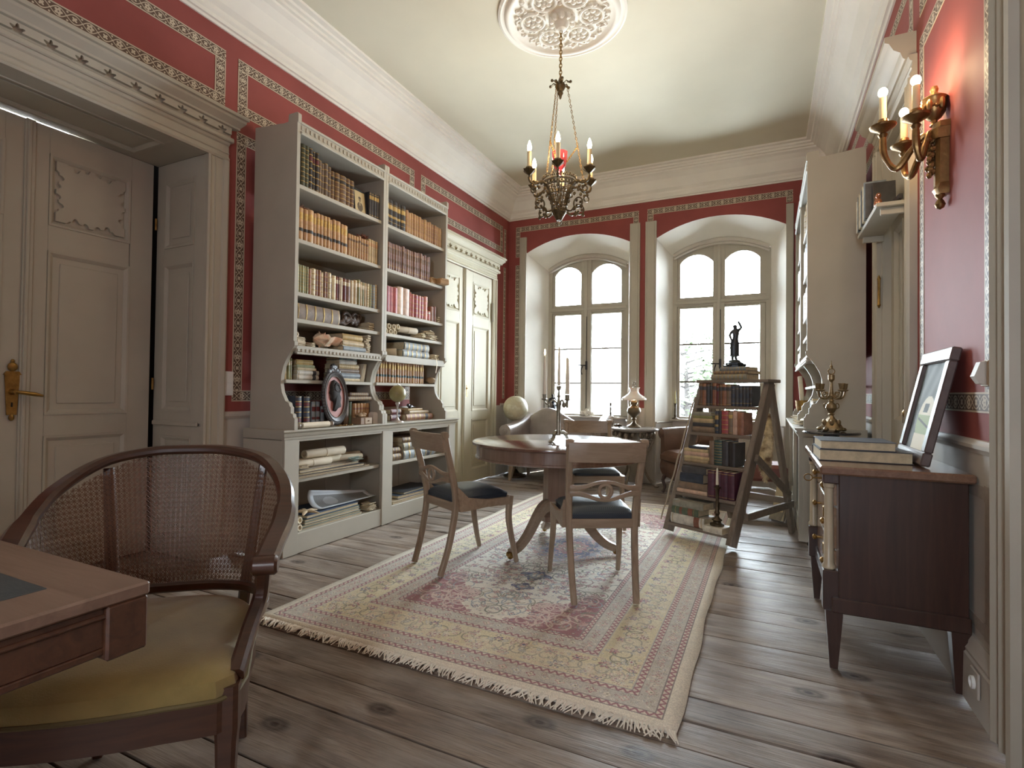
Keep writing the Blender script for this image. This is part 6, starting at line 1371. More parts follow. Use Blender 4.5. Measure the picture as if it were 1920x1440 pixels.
# candlestick and candle on the lowest ladder step
pz = LADM @ Vector((.155, .0, ZS[0]+.0485))
c_ = thing('candlestick', 'tall brass candlestick standing on a small book on the lowest ladder step', 'candlestick', tuple(pz))
MB().lathe([(.05, 0), (.05, .012), (.03, .02), (.026, .03), (.038, .04), (.018, .055), (.012, .07), (.02, .09), (.013, .11), (.011, .2), (.014, .26), (.02, .27), (.028, .278), (.012, .284), (.012, .295)], 18).obj('stick', BRONZE, c_)
taper(tuple(pz+Vector((0, 0, .296))), .12, .011, 'short white candle in the candlestick on the ladder step')
# ---- stool with leather seat, fur pelt, leaning folio behind the ladder
sl = thing('stool', 'low stool with reddish leather seat and tapered wooden legs behind the ladder', 'stool', (-.04, 5.76, 0), .1)
MB().box((-.2, -.2, .30), (.2, .2, .46), .03).obj('seat', mat('red_leather', (122, 74, 66), .5, var=.15, bump=.15), sl)
for s in (-1, 1):
    for q in (-1, 1): MB().loft([[(s*.17-a+s*o_, q*.17-a+q*o_, z), (s*.17+a+s*o_, q*.17-a+q*o_, z), (s*.17+a+s*o_, q*.17+a+q*o_, z), (s*.17-a+s*o_, q*.17+a+q*o_, z)] for a, z, o_ in ((.014, 0, .015), (.026, .31, 0))]).obj('leg', WALN, sl)
def fur(name, pts, rad, label, loc, col, cat):
    mb = MB(); rg = random.Random(9); n = len(pts)
    body = [[(p[0]+r*math.cos(a)*(1+.15*math.sin(a*3+i)), p[1]+.45*r*math.sin(a), p[2]) for a in np.linspace(0, 2*PI, 13)[:-1]] for i, (p, r) in enumerate(zip(pts, rad))]
    mb.loft(body)
    for i in range(700):
        k = rg.randrange(n-1); f_ = rg.random(); p = Vector(pts[k]).lerp(Vector(pts[k+1]), f_); r = rad[k]*(1-f_)+rad[k+1]*f_; a = rg.uniform(0, 2*PI); b_ = p+Vector((r*math.cos(a), .45*r*math.sin(a), 0)); d = Vector((math.cos(a)*.012, math.sin(a)*.012, -.026))
        s_ = Vector((-math.sin(a), math.cos(a), 0))*.0025; mb.add([tuple(b_-s_), tuple(b_+s_), tuple(b_+d)], [(0, 1, 2)])
    return mb.obj(name, col, None, label=label, cat=cat, loc=loc)
FUR = NT('fur'); FUR.link(FUR.ramp(FUR.noise(FUR.coords(), 14, 3), [(.35, lin((96, 72, 54))), (.6, lin((206, 186, 152)))]), FUR.p.inputs['Base Color']); FUR.p.inputs['Roughness'].default_value = .9
fp = fur('fur_pelt', [(0, 0, .5), (.0, .0, .46), (-.01, 0, .40), (.005, 0, .30), (-.01, 0, .2), (-.02, 0, .12), (-.025, 0, .02), (-.02, 0, -.05), (-.02, 0, -.10)], [.02, .045, .05, .035, .045, .055, .05, .03, .008], 'pale and brown fur pelt hanging behind the step ladder', (.01, 5.18, .46), FUR.m, 'pelt')
fo = thing('folio', 'worn pale folio leaning by the rear foot of the ladder', 'folio', (.09, 5.30, .003), (math.radians(-8), math.radians(14), .35))
MB().grid(lambda a, b: (-.03+.02*math.sin(b*3), -.12+.24*a, .38*b*(.92+.1*a)), 6, 8, thick=.006).grid(lambda a, b: (.0+.02*math.sin(b*3+.4), -.12+.24*a, .36*b), 6, 8, thick=.006).obj('boards', mat('folio_grey', (150, 140, 126), .8, var=.2, vs=10), fo)
MB().box((-.024, -.11, .005), (-.004, .11, .3)).obj('page_block', PAGES, fo)

# ---- picture leaning on the wall above the chest
A_ = 64; yy, xx = np.mgrid[0:128, 0:88]/1.0; im = np.zeros((128, 88, 3)); im[:] = np.array([.36, .38, .37]); im += .1*np.sin(xx/5+yy/9)[..., None]*np.array([1, 1, 1])
m = ((xx-50)/30)**2+((yy-84)/36)**2 < 1; im[m] = [.90, .87, .78]; m2 = m & (yy > 76) & (yy < 112); im[m2] = [.62, .68, .48]; m3_ = (yy > 104) & (xx > 22); im[m3_] = [.9, .86, .76]
m = (np.abs((xx-48)+(yy-60)*.2) < 9) & (np.abs(yy-66) < 7); im[m] = [.14, .15, .15]; m = np.abs(yy-88-(xx-48)*.25) < 1.6; im[m & (np.abs(xx-48) < 24)] = [.2, .18, .16]; im[(xx < 16+6*np.sin(yy/7)) & (yy > 60)] *= .75
PICT = img_mat('landscape_print', im, .7, noise=.05)
pf = thing('picture_frame', 'dark wooden framed landscape picture leaning against the right wall', 'picture', (.566, 2.86, .8415), (0, math.radians(12.5), 0))
PW, PH = .225, .49
FR = mat('frame_wood', (96, 82, 80), .4, var=.2, vs=20, bump=.05, coat=.1)
for y0, y1, z0, z1, nm in ((-PW, PW, .05, .05, 0),): pass
for lo, hi in (((-.014, -PW, 0), (.02, PW, .055)), ((-.014, -PW, PH-.055), (.02, PW, PH)), ((-.012, -PW, .055), (.018, -PW+.055, PH-.055)), ((-.012, PW-.055, .055), (.018, PW, PH-.055))): MB().box(lo, hi, .005).obj('frame_side', FR, pf)
MB().box((.004, -PW+.05, .05), (.012, PW-.05, PH-.05)).obj('backing', DARKF, pf)
uvsheet('print', [(.0035, PW-.054, .054), (.0035, -PW+.054, .054), (.0035, -PW+.054, PH-.054), (.0035, PW-.054, PH-.054)], PICT, pf)
# ---- switches and socket
MB().box((-.0, -.041, -.082), (.009, .041, .082), .003).obj('light_switch', WHITEP, None, label='white double rocker light switch by the left door', cat='switch', loc=(XL+.001, 2.408, 1.158))
sw = bpy.data.objects['light_switch']
for z in (-.037, .037): MB().box((.009, -.032, z-.034), (.012, .032, z+.034), .002).obj('rocker', WHITEP, sw)
ss = thing('wall_switch', 'cream switch with slanted cover on the right wall near the jamb', 'switch', (XR-.004, 2.39, 1.205))
MB().box((-.012, -.035, -.045), (0, .035, .045), .003).obj('base_plate', COLM, ss)
MB().prism([(-.012, -.04), (-.03, -.036), (-.045, -.01), (-.028, .04), (-.012, .042)], -.022, .022, frame((0, 0, 0), (1, 0, 0), (0, 0, 1), (0, 1, 0))).obj('slanted_cover', PAINT2, ss)
so = thing('wall_socket', 'square pale socket set in the right baseboard', 'socket', (XR-.036, 2.40, .12))
MB().box((-.008, -.04, -.045), (0, .04, .045), .003).obj('plate', PAINT2, so); MB().lathe([(.022, .0), (.022, .01), (.018, .011), (.017, .004), (.001, .004)], 20, (0, 0, 0), 0, frame((-.007, 0, 0), (0, 1, 0), (0, 0, 1), (-1, 0, 0))).obj('outlet', WHITEP, so)

# ---- papers, scrolls and curios on the left bookcases
def scroll(p, d, L_, r, label, m=None, band=False, group=None):
    d = Vector(d).normalized(); zx = d; xx_ = zx.cross(Vector((0, 0, 1))); 
    if xx_.length < .01: xx_ = Vector((1, 0, 0))
    xx_.normalize(); yy_ = zx.cross(xx_); M = frame((0, 0, 0), xx_, yy_, zx)
    mb = MB().lathe([(r*.55, .03), (r*.62, 0), (r*.95, 0), (r, .004), (r*1.0, L_*.5), (r, L_-.004), (r*.95, L_), (r*.62, L_), (r*.55, L_-.03)], 16, M=M, cap=True, wob=lambda u, z: 1+.04*math.cos(u*2*PI*2+z*9)+.05*max(0, .2-abs(u-.2)))
    if band: mb.tube([tuple(M @ Vector((r*1.03*math.cos(a), r*1.03*math.sin(a), L_*.5))) for a in np.linspace(0, 2*PI, 17)[:-1]], .0025, 5, loop=True)
    return mb.obj('paper_roll', m or VELLUM, None, label=label, cat='scroll', group=group, loc=p)
def papers(p, w, d_, h, label, rot=0, name='paper_bundle', m=None, n=7, jit=.12, tie=True, cat='papers'):
    mb = MB(); rg = random.Random(sum(map(ord, label)) % 1000); z = .0045
    for k in range(n):
        t_ = h/n; a = rg.gauss(0, jit); M = Matrix.Rotation(a, 4, 'Z'); sx, sy = w*rg.uniform(.86, 1), d_*rg.uniform(.86, 1); c1_ = rg.uniform(-.004, .01)
        mb.grid(lambda u, v: ((u-.5)*sx, (v-.5)*sy, z+t_*.85+c1_*((2*u-1)**2)*(1 if k == n-1 else .3)), 4, 4, 0, M, thick=t_*.8); z += t_
    if tie: mb.tube([(0, -d_/2*1.0, h*.4), (0, -d_/2*1.02, h*1.03), (0, d_/2*1.02, h*1.03), (0, d_/2*1.02, h*.2)], .0018, 4)
    o = mb.obj(name, m or PAPER, None, label=label, cat=cat, loc=p); o.rotation_euler = (0, 0, rot); return o
X1 = -3.0
papers((X1, 2.67, 1.4215), .15, .10, .06, 'tied bundle of old letters at left end of fifth shelf', .2, n=9)
papers((-2.955, 2.775, 1.4215), .08, .05, .03, 'loose folded letters leaning right of the tied bundle on fifth shelf', .5, n=7, jit=.4, tie=False)
scroll((-3.05, 2.625, 1.50), (.6, .1, .03), .12, .02, 'small paper roll on top of the tied letters on fifth shelf')
# conch shell
mb = MB()
mb.ball((0, 0, .055), (.05, .095, .05), 22, 14, f=lambda d: 1-.25*max(0, d[1])+.16*max(0, math.cos(7*math.atan2(d[2], d[0])))**5*max(0, math.sin((d[1]+.9)*2.4)))
mb.lathe([(.046, 0), (.03, .025), (.032, .028), (.018, .042), (.02, .045), (.008, .056), (.001, .062)], 16, M=frame((0, -.075, .06), (1, 0, 0), (0, 0, 1), (0, -1, 0)), wob=lambda u, z: 1+.12*math.cos(u*2*PI*7))
for k in range(7): a_ = k*2*PI/7; mb.lathe([(.014, 0), (.006, .018), (.001, .03)], 7, M=Matrix.Translation((.036*math.cos(a_), -.055, .058+.036*math.sin(a_))) @ Matrix.Rotation(PI/2-a_, 4, 'Y'))
CON = NT('conch'); CON.link(CON.ramp(CON.noise(CON.coords(), 16, 4), [(.35, lin((214, 160, 126))), (.6, lin((226, 206, 182)))]), CON.p.inputs['Base Color']); CON.p.inputs['Roughness'].default_value = .4
mb.grid(lambda u, v: (.03+.06*v+.008*math.sin(u*9), -.06+.15*u, .016+.055*v**2+.012*math.sin(u*PI)), 12, 6, thick=.004)
o = mb.obj('conch_shell', CON.m, None, label='large spiny conch shell with pink lip on fifth shelf', cat='shell', loc=(-2.985, 2.955, 1.434)); o.rotation_euler = (0, 0, .2)
o = papers((-2.965, 3.345, 1.4215), .12, .05, .14, 'bundle of folded papers leaning right of the stacked books on fifth shelf', 0, n=9, jit=.15, tie=False); 
# carved rococo ornament on the fourth shelf
cv = MB()
def vol(c0, R, turns, w, sx=1, M=None):
    pts = [(0, c0[0]+sx*R*(1-i/40*.85)*math.cos(i/40*turns*2*PI), c0[1]+R*(1-i/40*.85)*math.sin(i/40*turns*2*PI)) for i in range(41)]
    cv.tube(pts, [w*(1-.6*i/40) for i in range(41)], 8)
vol((.07, .072), .048, 1.4, .014); vol((.18, .08), .046, 1.3, .013, -1); vol((.15, .044), .028, 1.2, .012, -1); cv.tube(spline([(0, -.05, .015), (.02, 0, .03), (0, .06, .025), (.015, .12, .06), (0, .19, .03), (0, .24, .10), (0, .21, .122)], 6), [.02-.0003*i for i in range(37)], 8)
for i in range(9): cv.ball((.012, .03+.02*i, .04+.03*abs(math.sin(i*1.3))), (.014, .02, .024), 8, 6)
cv.obj('carved_ornament', mat('dark_carved_wood', (78, 60, 46), .5, var=.3, vs=20, bump=.2), None, label='dark carved wooden scrollwork ornament on fourth shelf', cat='carving', loc=(-2.99, 3.10, 1.617))
for k in range(2): papers((-2.985, 3.40, 1.609+k*.032), .12, .07, .03, ['lower', 'upper'][k]+' tied paper packet right of the carved ornament on fourth shelf', .05, n=5)
# dried plants on the second shelf
for (y, s_, lb, cl) in ((2.68, .05, 'tuft of dried reddish plant above books at left of second shelf', (150, 116, 100)), (3.33, .06, 'dried reddish brown seaweed on books at right of second shelf', (132, 80, 62))):
    mb = MB(); rg = random.Random(int(y*100))
    for i in range(60):
        a, b_ = rg.uniform(0, 2*PI), rg.uniform(.2, 1.2); L_ = s_*rg.uniform(.5, 1.2); q = Vector((math.cos(a)*math.cos(b_), math.sin(a)*math.cos(b_)*1.3, math.sin(b_)*.8))
        mb.tube([tuple(q*.005), tuple(q*L_*.5+Vector((rg.uniform(-.01, .01), rg.uniform(-.01, .01), 0))), tuple(q*L_+Vector((rg.uniform(-.015, .015), rg.uniform(-.015, .015), 0)))], [.003, .004, .002], 4)
    mb.obj('dried_plant', mat('dried_plant_%d' % int(y*100), cl, .9, var=.3), None, label=lb, cat='dried plant', loc=(-2.975, y, 2.385 if y < 3 else 2.352))
# framed portrait on the top shelf
POR = np.ones((80, 64, 3))*np.array([.76, .68, .5]); yy, xx = np.mgrid[0:80, 0:64]
POR[np.hypot((xx-32)/7, (yy-32)/9) < 1] = [.5, .42, .3]; POR[(np.hypot((xx-32)/8, (yy-27)/7) < 1) & (yy < 29)] = [.25, .2, .15]; POR[(np.hypot((xx-32)/17, (yy-60)/18) < 1)] = [.36, .3, .22]; POR[(np.abs(xx-32) < 3) & (yy > 42) & (yy < 56)] = [.7, .62, .48]
PORM = img_mat('portrait_engraving', POR, .6)
def framed(loc, w, h, fm, pm, label, rot, lean=.12, fw=.012, extra=None):
    t_ = thing('framed_picture', label, 'picture', loc, rot)
    for lo, hi in (((-w/2, -.008, 0), (w/2, .008, fw)), ((-w/2, -.008, h-fw), (w/2, .008, h)), ((-w/2, -.008, fw), (-w/2+fw, .008, h-fw)), ((w/2-fw, -.008, fw), (w/2, .008, h-fw))): MB().box(lo, hi, .002).obj('frame_side', fm, t_)
    MB().box((-w/2+.003, -.006, .003), (w/2-.003, 0, h-.003)).obj('backing', DARKF, t_)
    uvsheet('print', [(w/2-fw, .001, fw), (-w/2+fw, .001, fw), (-w/2+fw, .001, h-fw), (w/2-fw, .001, h-fw)], pm, t_); return t_
framed((-2.925, 3.247, 2.5325), .145, .188, IRONM, PORM, 'small black framed portrait engraving on the top shelf', (math.radians(6), 0, -PI/2))
PH2 = np.ones((64, 48, 3))*np.array([.78, .8, .82]); yy, xx = np.mgrid[0:64, 0:48]; PH2[np.hypot((xx-24)/6, (yy-20)/8) < 1] = [.5, .5, .52]; PH2[np.hypot((xx-24)/13, (yy-48)/16) < 1] = [.42, .44, .48]
framed((-3.04, 3.60, .852), .12, .165, mat('silver_frame', (180, 180, 178), .4, metal=.5), img_mat('old_photograph', PH2, .4), 'grey framed photograph behind the small globe on the worktop', (math.radians(8), 0, -PI/2))
framed((-3.12, 3.76, .852), .14, .10, mat('dark_frame', (60, 44, 38), .4), img_mat('blank_print', np.ones((8, 8, 3))*np.array([.72, .70, .68]), .5), 'small low framed print behind the globe stand', (math.radians(8), 0, -PI/2))
# second shelf right end: blue box and wooden mouldings
MB().box((-.07, -.035, 0), (.07, .035, .12), .003).obj('blue_box', mat('blue_paper', (118, 134, 152), .7, var=.12), None, label='small blue box at right end of second shelf', cat='box', loc=(-3.04, 4.225, 2.1565))
for k, (y, z, a, lb) in enumerate(((4.24, 2.1565, .1, 'short carved wooden moulding lying in front of the blue box'), (4.325, 2.158, -.25, 'wooden moulding scrap sticking out over the second shelf end'))):
    o = MB().box((-.035, -.06, 0), (.035, .06, .05), .008).box((-.04, -.05, .035), (.04, .05, .055), .006).obj('wood_moulding', mat('pale_old_wood', (168, 132, 92), .7, var=.2), None, label=lb, cat='moulding', loc=(-2.925 if k == 0 else -2.85, y, z)); o.rotation_euler = (0, 0, a)
papers((-2.94, 4.355, 1.7915), .07, .05, .05, 'small crumpled paper roll at right end of third shelf', .3, n=5, tie=False, jit=.3)
# fourth shelf, farther case
for k, (y, z) in enumerate(((3.60, 0), (3.66, 0), (3.715, 0), (3.63, .045), (3.69, .045), (3.745, .052))):
    scroll((-3.13, y, 1.6325+z), (1, .02*(k-2), 0), .20, .0235, f'rolled parchment, {ORD[k]} in the pile at left of fourth shelf', PAPER)
scroll((-2.97, 3.79, 1.672), (.12, 1, 0), .24, .03, 'long patched paper roll lying behind the parchment pile', VELLUM, True)
papers((-2.965, 4.095, 1.6085), .13, .07, .05, 'folded paper sheaf in the middle of fourth shelf', .3, n=8, jit=.25)
papers((-2.965, 4.245, 1.6085), .14, .17, .045, 'flat heap of loose papers at right of fourth shelf', .1, n=9, jit=.3, tie=False)
papers((-2.965, 4.24, 1.664), .10, .12, .03, 'folded letters on top of the loose heap at right of fourth shelf', -.3, n=5, jit=.3, tie=False)
scroll((-3.08, 3.60, 1.456), (.75, .55, 0), .2, .034, 'wide paper roll left of the blue grey volumes on fifth shelf', PAPER)
papers((-2.955, 4.30, 1.4215), .12, .12, .05, 'loose papers right of the blue grey volumes on fifth shelf', .4, n=8, jit=.5, tie=False)
MB().grid(lambda a, b: (.006*math.sin(b*4), -.006+.012*a, -.13*b), 2, 8, thick=.001).obj('paper_tag', VELLUM, None, label='narrow paper tag hanging from the fifth shelf edge', cat='tag', loc=(-2.858, 4.25, 1.425))
# bracket shelf leaning papers and stone
for k in range(3): o = MB().box((-.05, -.001, 0), (.05, .002, .15)).obj('pamphlet', VELLUM, None, label=f'{["first", "second", "third"][k]} thin pamphlet leaning right of the tall stack on the bracket shelf', cat='pamphlet', loc=(-3.03, 3.345+.014*k, 1.192)); o.rotation_euler = (math.radians(-14), 0, .06*k)
o = MB().ball((0, 0, .032), (.05, .045, .032), 14, 10, f=lambda d: 1+.12*math.sin(d[0]*7+d[2]*9)*math.cos(d[1]*8)).obj('fossil_stone', mat('tan_stone', (168, 144, 112), .7, var=.25, bump=.3), None, label='tan stone at right end of the gilt calf set', cat='stone', loc=(-2.985, 4.34, 1.195))
# ---- worktop curios
om = thing('oval_relief', 'dark oval portrait relief on red ground in a carved frame', 'relief', (-2.908, 3.01, .855), (math.radians(4.5), 0, -PI/2+.12))
HO, WO = .20, .145
BLKW = mat('ebonised_carving', (62, 56, 54), .4, var=.3, vs=30, bump=.3)
mb = MB(); N_ = 56
for k in range(N_):
    a = 2*PI*k/N_; r_ = 1.0; mb.ball((WO*.92*math.cos(a), 0, .215+HO*.98*math.sin(a)), (.016, .014, .018), 7, 5)
ring_ = lambda s_, y: [(WO*s_*math.cos(a), y, .215+HO*s_*math.sin(a)) for a in np.linspace(0, 2*PI, 41)[:-1]]
mb.loft([ring_(1.0, -.012), ring_(1.0, .004), ring_(.92, .016), ring_(.80, .006), ring_(.78, -.008)], False)
for (x, z) in ((0, .43), (-.03, .415), (.03, .415), (-.055, .405), (.055, .405), (0, .445), (-.018, .44), (.018, .44)): mb.ball((x, 0, z), (.02, .014, .022), 8, 6)
mb.obj('carved_frame', BLKW, om)
MB().loft([ring_(.8, -.012), ring_(.8, -.004)]).obj('ground', mat('dusty_rose_ground', (168, 112, 104), .6, var=.12), om)
MB().loft([ring_(.80, .004), ring_(.78, .010), ring_(.76, .004)], False).obj('inner_fillet', mat('pewter', (170, 166, 160), .4, metal=.4), om)
# profile head in low relief
pr_ = [(.03, .33), (.0, .345), (-.03, .335), (-.048, .31), (-.055, .285), (-.053, .27), (-.066, .245), (-.056, .238), (-.06, .225), (-.054, .216), (-.058, .206), (-.05, .188), (-.03, .182), (-.022, .165), (-.03, .13), (-.036, .112), (-.005, .105), (.02, .125), (.055, .135), (.05, .165), (.062, .2), (.05, .235), (.062, .27), (.055, .305)]
pr_ = [(p[0]*-1, p[1]) for p in pr_]
cxp, czp = -.0, .24
mb = MB(); rr2 = [[(cxp+(x-cxp)*s_, y, czp+(z-czp)*s_) for x, z in pr_] for s_, y in ((1, -.006), (.97, .006), (.85, .014), (.55, .020), (.2, .022))]; mb.loft(rr2)
for i in range(14): a = i*.45; mb.ball((-.01-.035*math.cos(a)*(.6+.03*i), .016, .285+.04*math.sin(a)*(.6+.02*i)), (.012, .008, .013), 7, 5)
mb.obj('profile_head', mat('dark_bronzed_plaster', (50, 44, 41), .7, spec=.2, var=.15, bump=.1), om, angle=60)
sg = thing('desk_globe', 'small olive globe on a slim pale stand on the worktop', 'globe', (-2.884, 3.70, .8512))
MB().ball((0, 0, .245), .073, 24, 16).obj('sphere', mat('olive_globe', (146, 136, 92), .35, var=.15, vs=20), sg)
MB().tube([(0, .079*math.cos(a)*.9, .245+.081*math.sin(a)) for a in np.linspace(-PI/2, PI/2, 15)], .004, 6).tube([(0, 0, .165), (0, 0, .03)], .006, 8).lathe([(.055, 0), (.05, .008), (.02, .018), (.008, .04)], 18).lathe([(.006, .13), (.02, .16), (.016, .17), (.006, .17)], 10).obj('stand', mat('pale_metal', (190, 180, 174), .3, metal=.5, bump=0), sg)
bx = thing('small_box', 'small wooden box with pale front panel on the worktop', 'box', (-2.925, 3.30, .8512)); MB().box((-.05, -.065, 0), (.05, .065, .055), .003).obj('case', mat('box_wood', (140, 112, 88), .5, var=.15), bx); MB().box((.05, -.02, .004), (.054, .062, .051), .002).ball((.058, .02, .028), .006, 8, 6).obj('front_panel', mat('box_front', (176, 152, 124), .5, var=.1), bx)
mb = MB()
for i in range(9): mb.ball((.02*math.cos(i*2.2), .03*math.sin(i*1.7), .012+.006*(i % 3)), (.018, .022, .012), 8, 6)
mb.obj('sea_shell', mat('shell_brown', (176, 150, 120), .5, var=.3, vs=30), None, label='speckled seashell on top of the small box', cat='shell', loc=(-2.925, 3.295, .9075))
MB().prism([(-.028, 0), (.028, 0), (.028, .075), (.02, .088), (.0, .093), (-.02, .088), (-.028, .075)], -.025, .025, frame((0, 0, 0), (0, 1, 0), (0, 0, 1), (1, 0, 0))).obj('white_block', mat('white_ceramic', (206, 194, 184), .4, var=.05), None, label='small white rounded block in front of the framed photograph', cat='ornament', loc=(-2.92, 3.43, .8512))
rp = thing('map_roll', 'pale map rolled on a wooden roller lying at the worktop edge', 'scroll', (-2.876, 2.60, .874), (0, 0, .02))
MB().lathe([(.02, 0), (.021, .25)], 16, M=frame((0, .05, 0), (1, 0, 0), (0, 0, 1), (0, 1, 0))).obj('paper', VELLUM, rp)
for y in (0, .30): MB().lathe([(.006, -.0), (.016, .008), (.02, .02), (.014, .034), (.008, .05)], 14, M=frame((0, y+(0 if y == 0 else .05), 0), (1, 0, 0), (0, 0, 1), (0, 1 if y == 0 else -1, 0))).obj('roller_knob', mat('grey_wood_knob', (140, 126, 112), .5), rp)
mb = MB()
for i in range(16): mb.tube([(.012*math.sin(i*1.1)+.007*math.cos(a), .011*i+.008*math.sin(a), .005+.003*math.sin(a*2)) for a in np.linspace(0, 2*PI, 9)[:-1]], .0025, 5, loop=True)
mb.obj('gilt_chain', BRASS, None, label='gilt chain lying in front of the oval relief', cat='chain', loc=(-2.885, 2.985, .8515))
mb = MB().ball((0, 0, .016), (.016, .04, .016), 10, 8).ball((0, -.035, .03), (.016, .018, .016), 10, 8).tube([(0, .03, .015), (.01, .06, .01)], [.008, .004], 6).tube([(.01, -.01, .012), (.022, -.03, .004)], [.006, .005], 6).tube([(-.01, .015, .012), (-.02, .03, .004)], [.006, .005], 6)
mb.obj('black_animal_figurine', BLK, None, label='small black animal figurine lying on stacked volumes of the worktop', cat='figurine', loc=(-2.99, 4.03, .9585))
papers((-3.02, 4.30, .9605 if 0 else .9085), .14, .13, .045, 'loose papers behind the long ribbed volume on the worktop', .3, n=7, jit=.35, tie=False) if 0 else papers((-3.23, 4.28, .8515), .12, .10, .09, 'paper bundle standing behind the right end of the worktop', .3, n=9, jit=.2)
# ---- low cabinet: upper shelf, left bay (shelf top z=.505)
def folio(p, w, d_, h, col, label, rot=0, cat='portfolio', name='portfolio'):
    t_ = thing(name, label, cat, p, rot); MB().box((-d_/2, -w/2, 0), (d_/2, w/2, .004), .001).box((-d_/2, -w/2, h-.004), (d_/2, w/2, h), .001).box((-d_/2, -w/2, 0), (-d_/2+.004, w/2, h), .001).obj('boards', mat('folio_'+col, dict(grey=(120, 116, 110), black=(52, 52, 56), blue=(62, 76, 100), teal=(96, 116, 108), tan=(168, 150, 124), pale=(196, 186, 166))[col], .7, var=.15), t_)
    MB().box((-d_/2+.005, -w/2+.005, .004), (d_/2-.006, w/2-.006, h-.004)).obj('page_block', PAGES, t_); return t_
z = .5062
folio((-3.06, 3.02, z), .74, .30, .012, 'tan', 'thin tan portfolio at bottom of the upper cabinet shelf pile', .02); folio((-3.065, 2.99, z+.0125), .68, .29, .022, 'black', 'black edged portfolio in the upper cabinet shelf pile', -.03); folio((-3.06, 2.98, z+.035), .62, .27, .02, 'grey', 'grey portfolio on top of the upper cabinet shelf pile', .04)
scroll((-2.98, 2.66, z+.085), (0, 1, 0), .36, .028, 'long white roll resting on the portfolios of the upper cabinet shelf', VELLUM, True)
scroll((-3.04, 2.76, z+.087), (0, 1, .0), .42, .031, 'thick rolled papers behind the long white roll', VELLUM, True)
scroll((-3.01, 2.80, z+.147), (.03, 1, .0), .38, .032, 'large tied roll lying on top of the other rolls', VELLUM, True)
scroll((-3.035, 3.16, z+.082), (.2, 1, -.01), .22, .025, 'short paper roll at right of the portfolios', VELLUM)
scroll((-3.105, 3.17, z+.083), (0, 1, .0), .30, .027, 'paper roll behind the short one at right', VELLUM)
scroll((-2.95, 2.645, z+.02), (.1, .2, 0), .07, .019, 'stubby paper roll at left end of the upper cabinet shelf', VELLUM) if 0 else None
papers((-2.932, 3.24, z+.0575), .034, .14, .022, 'crumpled greenish papers at front right of the left bay shelf', .1, n=6, jit=.3, tie=False, m=mat('green_paper', (132, 146, 136), .8, var=.2))
papers((-2.926, 2.71, z+.0575), .036, .09, .025, 'crumpled letters lying at left on the portfolios', .05, n=6, jit=.4, tie=False)
# bottom shelf, left bay (z=.137)
z = .1382
for k, (w, h, col, lb) in enumerate(((.60, .016, 'pale', 'pale board at bottom of the lowest shelf pile'), (.58, .02, 'teal', 'green edged portfolio second in the lowest shelf pile'), (.55, .016, 'pale', 'pale portfolio third in the lowest shelf pile'), (.56, .02, 'teal', 'greenish portfolio fourth in the lowest shelf pile'), (.54, .026, 'blue', 'dark blue portfolio on top of the lowest shelf pile'))):
    folio((-3.06, 3.0, z), w, .30, h, col, lb, .015*(k-2)); z += h+.0007
ztop = z
st = MB()
for k in range(5):
    a = k*2*PI/5+.3; st.sweep([(0, 0, .012), (.045*math.cos(a), .045*math.sin(a), .018), (.10*math.cos(a), .10*math.sin(a), .008)], [(.02*math.cos(q), .012*math.sin(q)) for q in np.linspace(0, 2*PI, 9)[:-1]], scales=[1, .9, .3])
st.ball((0, 0, .014), (.028, .028, .014), 10, 8).obj('starfish', mat('tan_starfish', (196, 174, 142), .8, var=.15, bump=.4), None, label='tan starfish on the blue portfolio of the lowest shelf', cat='starfish', loc=(-2.955, 2.775, ztop+.001))
PR3 = np.ones((64, 128, 3))*np.array([.84, .87, .9]); yy, xx = np.mgrid[0:64, 0:128]; PR3[(yy > 12) & (yy < 52) & (xx > 10) & (xx < 118)] = [.5, .5, .5]; PR3[(yy > 12) & (yy < 52) & (xx > 10) & (xx < 118) & ((xx*3+yy*5) % 17 < 4)] = [.36, .36, .36]; PR3[np.hypot((xx-40)/14, (yy-32)/14) < 1] = [.62, .62, .62]
CUR = img_mat('curled_print', PR3, .6)
me = bpy.data.meshes.new('curled_print'); nu, nv = 18, 14; vs = []; uv = []
for j in range(nv+1):
    for i in range(nu+1):
        u, v = i/nu, j/nv; a = (v-.15)*2.5*(1-.45*u); R1 = .085
        vs.append((-R1*math.sin(a)*1.25+.02, .62*u, R1*(1-math.cos(a))*(1.0-.3*u)+.004)); uv.append((u, v))
me.from_pydata(vs, [], [(j*(nu+1)+i, j*(nu+1)+i+1, (j+1)*(nu+1)+i+1, (j+1)*(nu+1)+i) for j in range(nv) for i in range(nu)]); me.materials.append(CUR); ul = me.uv_layers.new(); ul.data.foreach_set('uv', [c for l in me.loops for c in uv[l.vertex_index]]); me.polygons.foreach_set('use_smooth', [True]*len(me.polygons))
o = bpy.data.objects.new('curled_print', me); COL.objects.link(o); tag(o, 'large curled white print half unrolled on the lowest shelf', 'print'); o.location = (-2.985, 2.895, ztop+.003); md = o.modifiers.new('solid', 'SOLIDIFY'); md.thickness = .002
for k, (y, zz) in enumerate(((2.585, .0), (2.60, .052))): scroll((-3.10, 2.66+.0*k, .1645+zz), (1, .12, 0), .19, .025, ['lower', 'upper'][k]+' paper roll at left end of the lowest shelf', VELLUM)
papers((-2.95, 3.42, .139), .10, .10, .05, 'pile of worn papers at right end of the lowest left bay', .1, n=8, jit=.25)
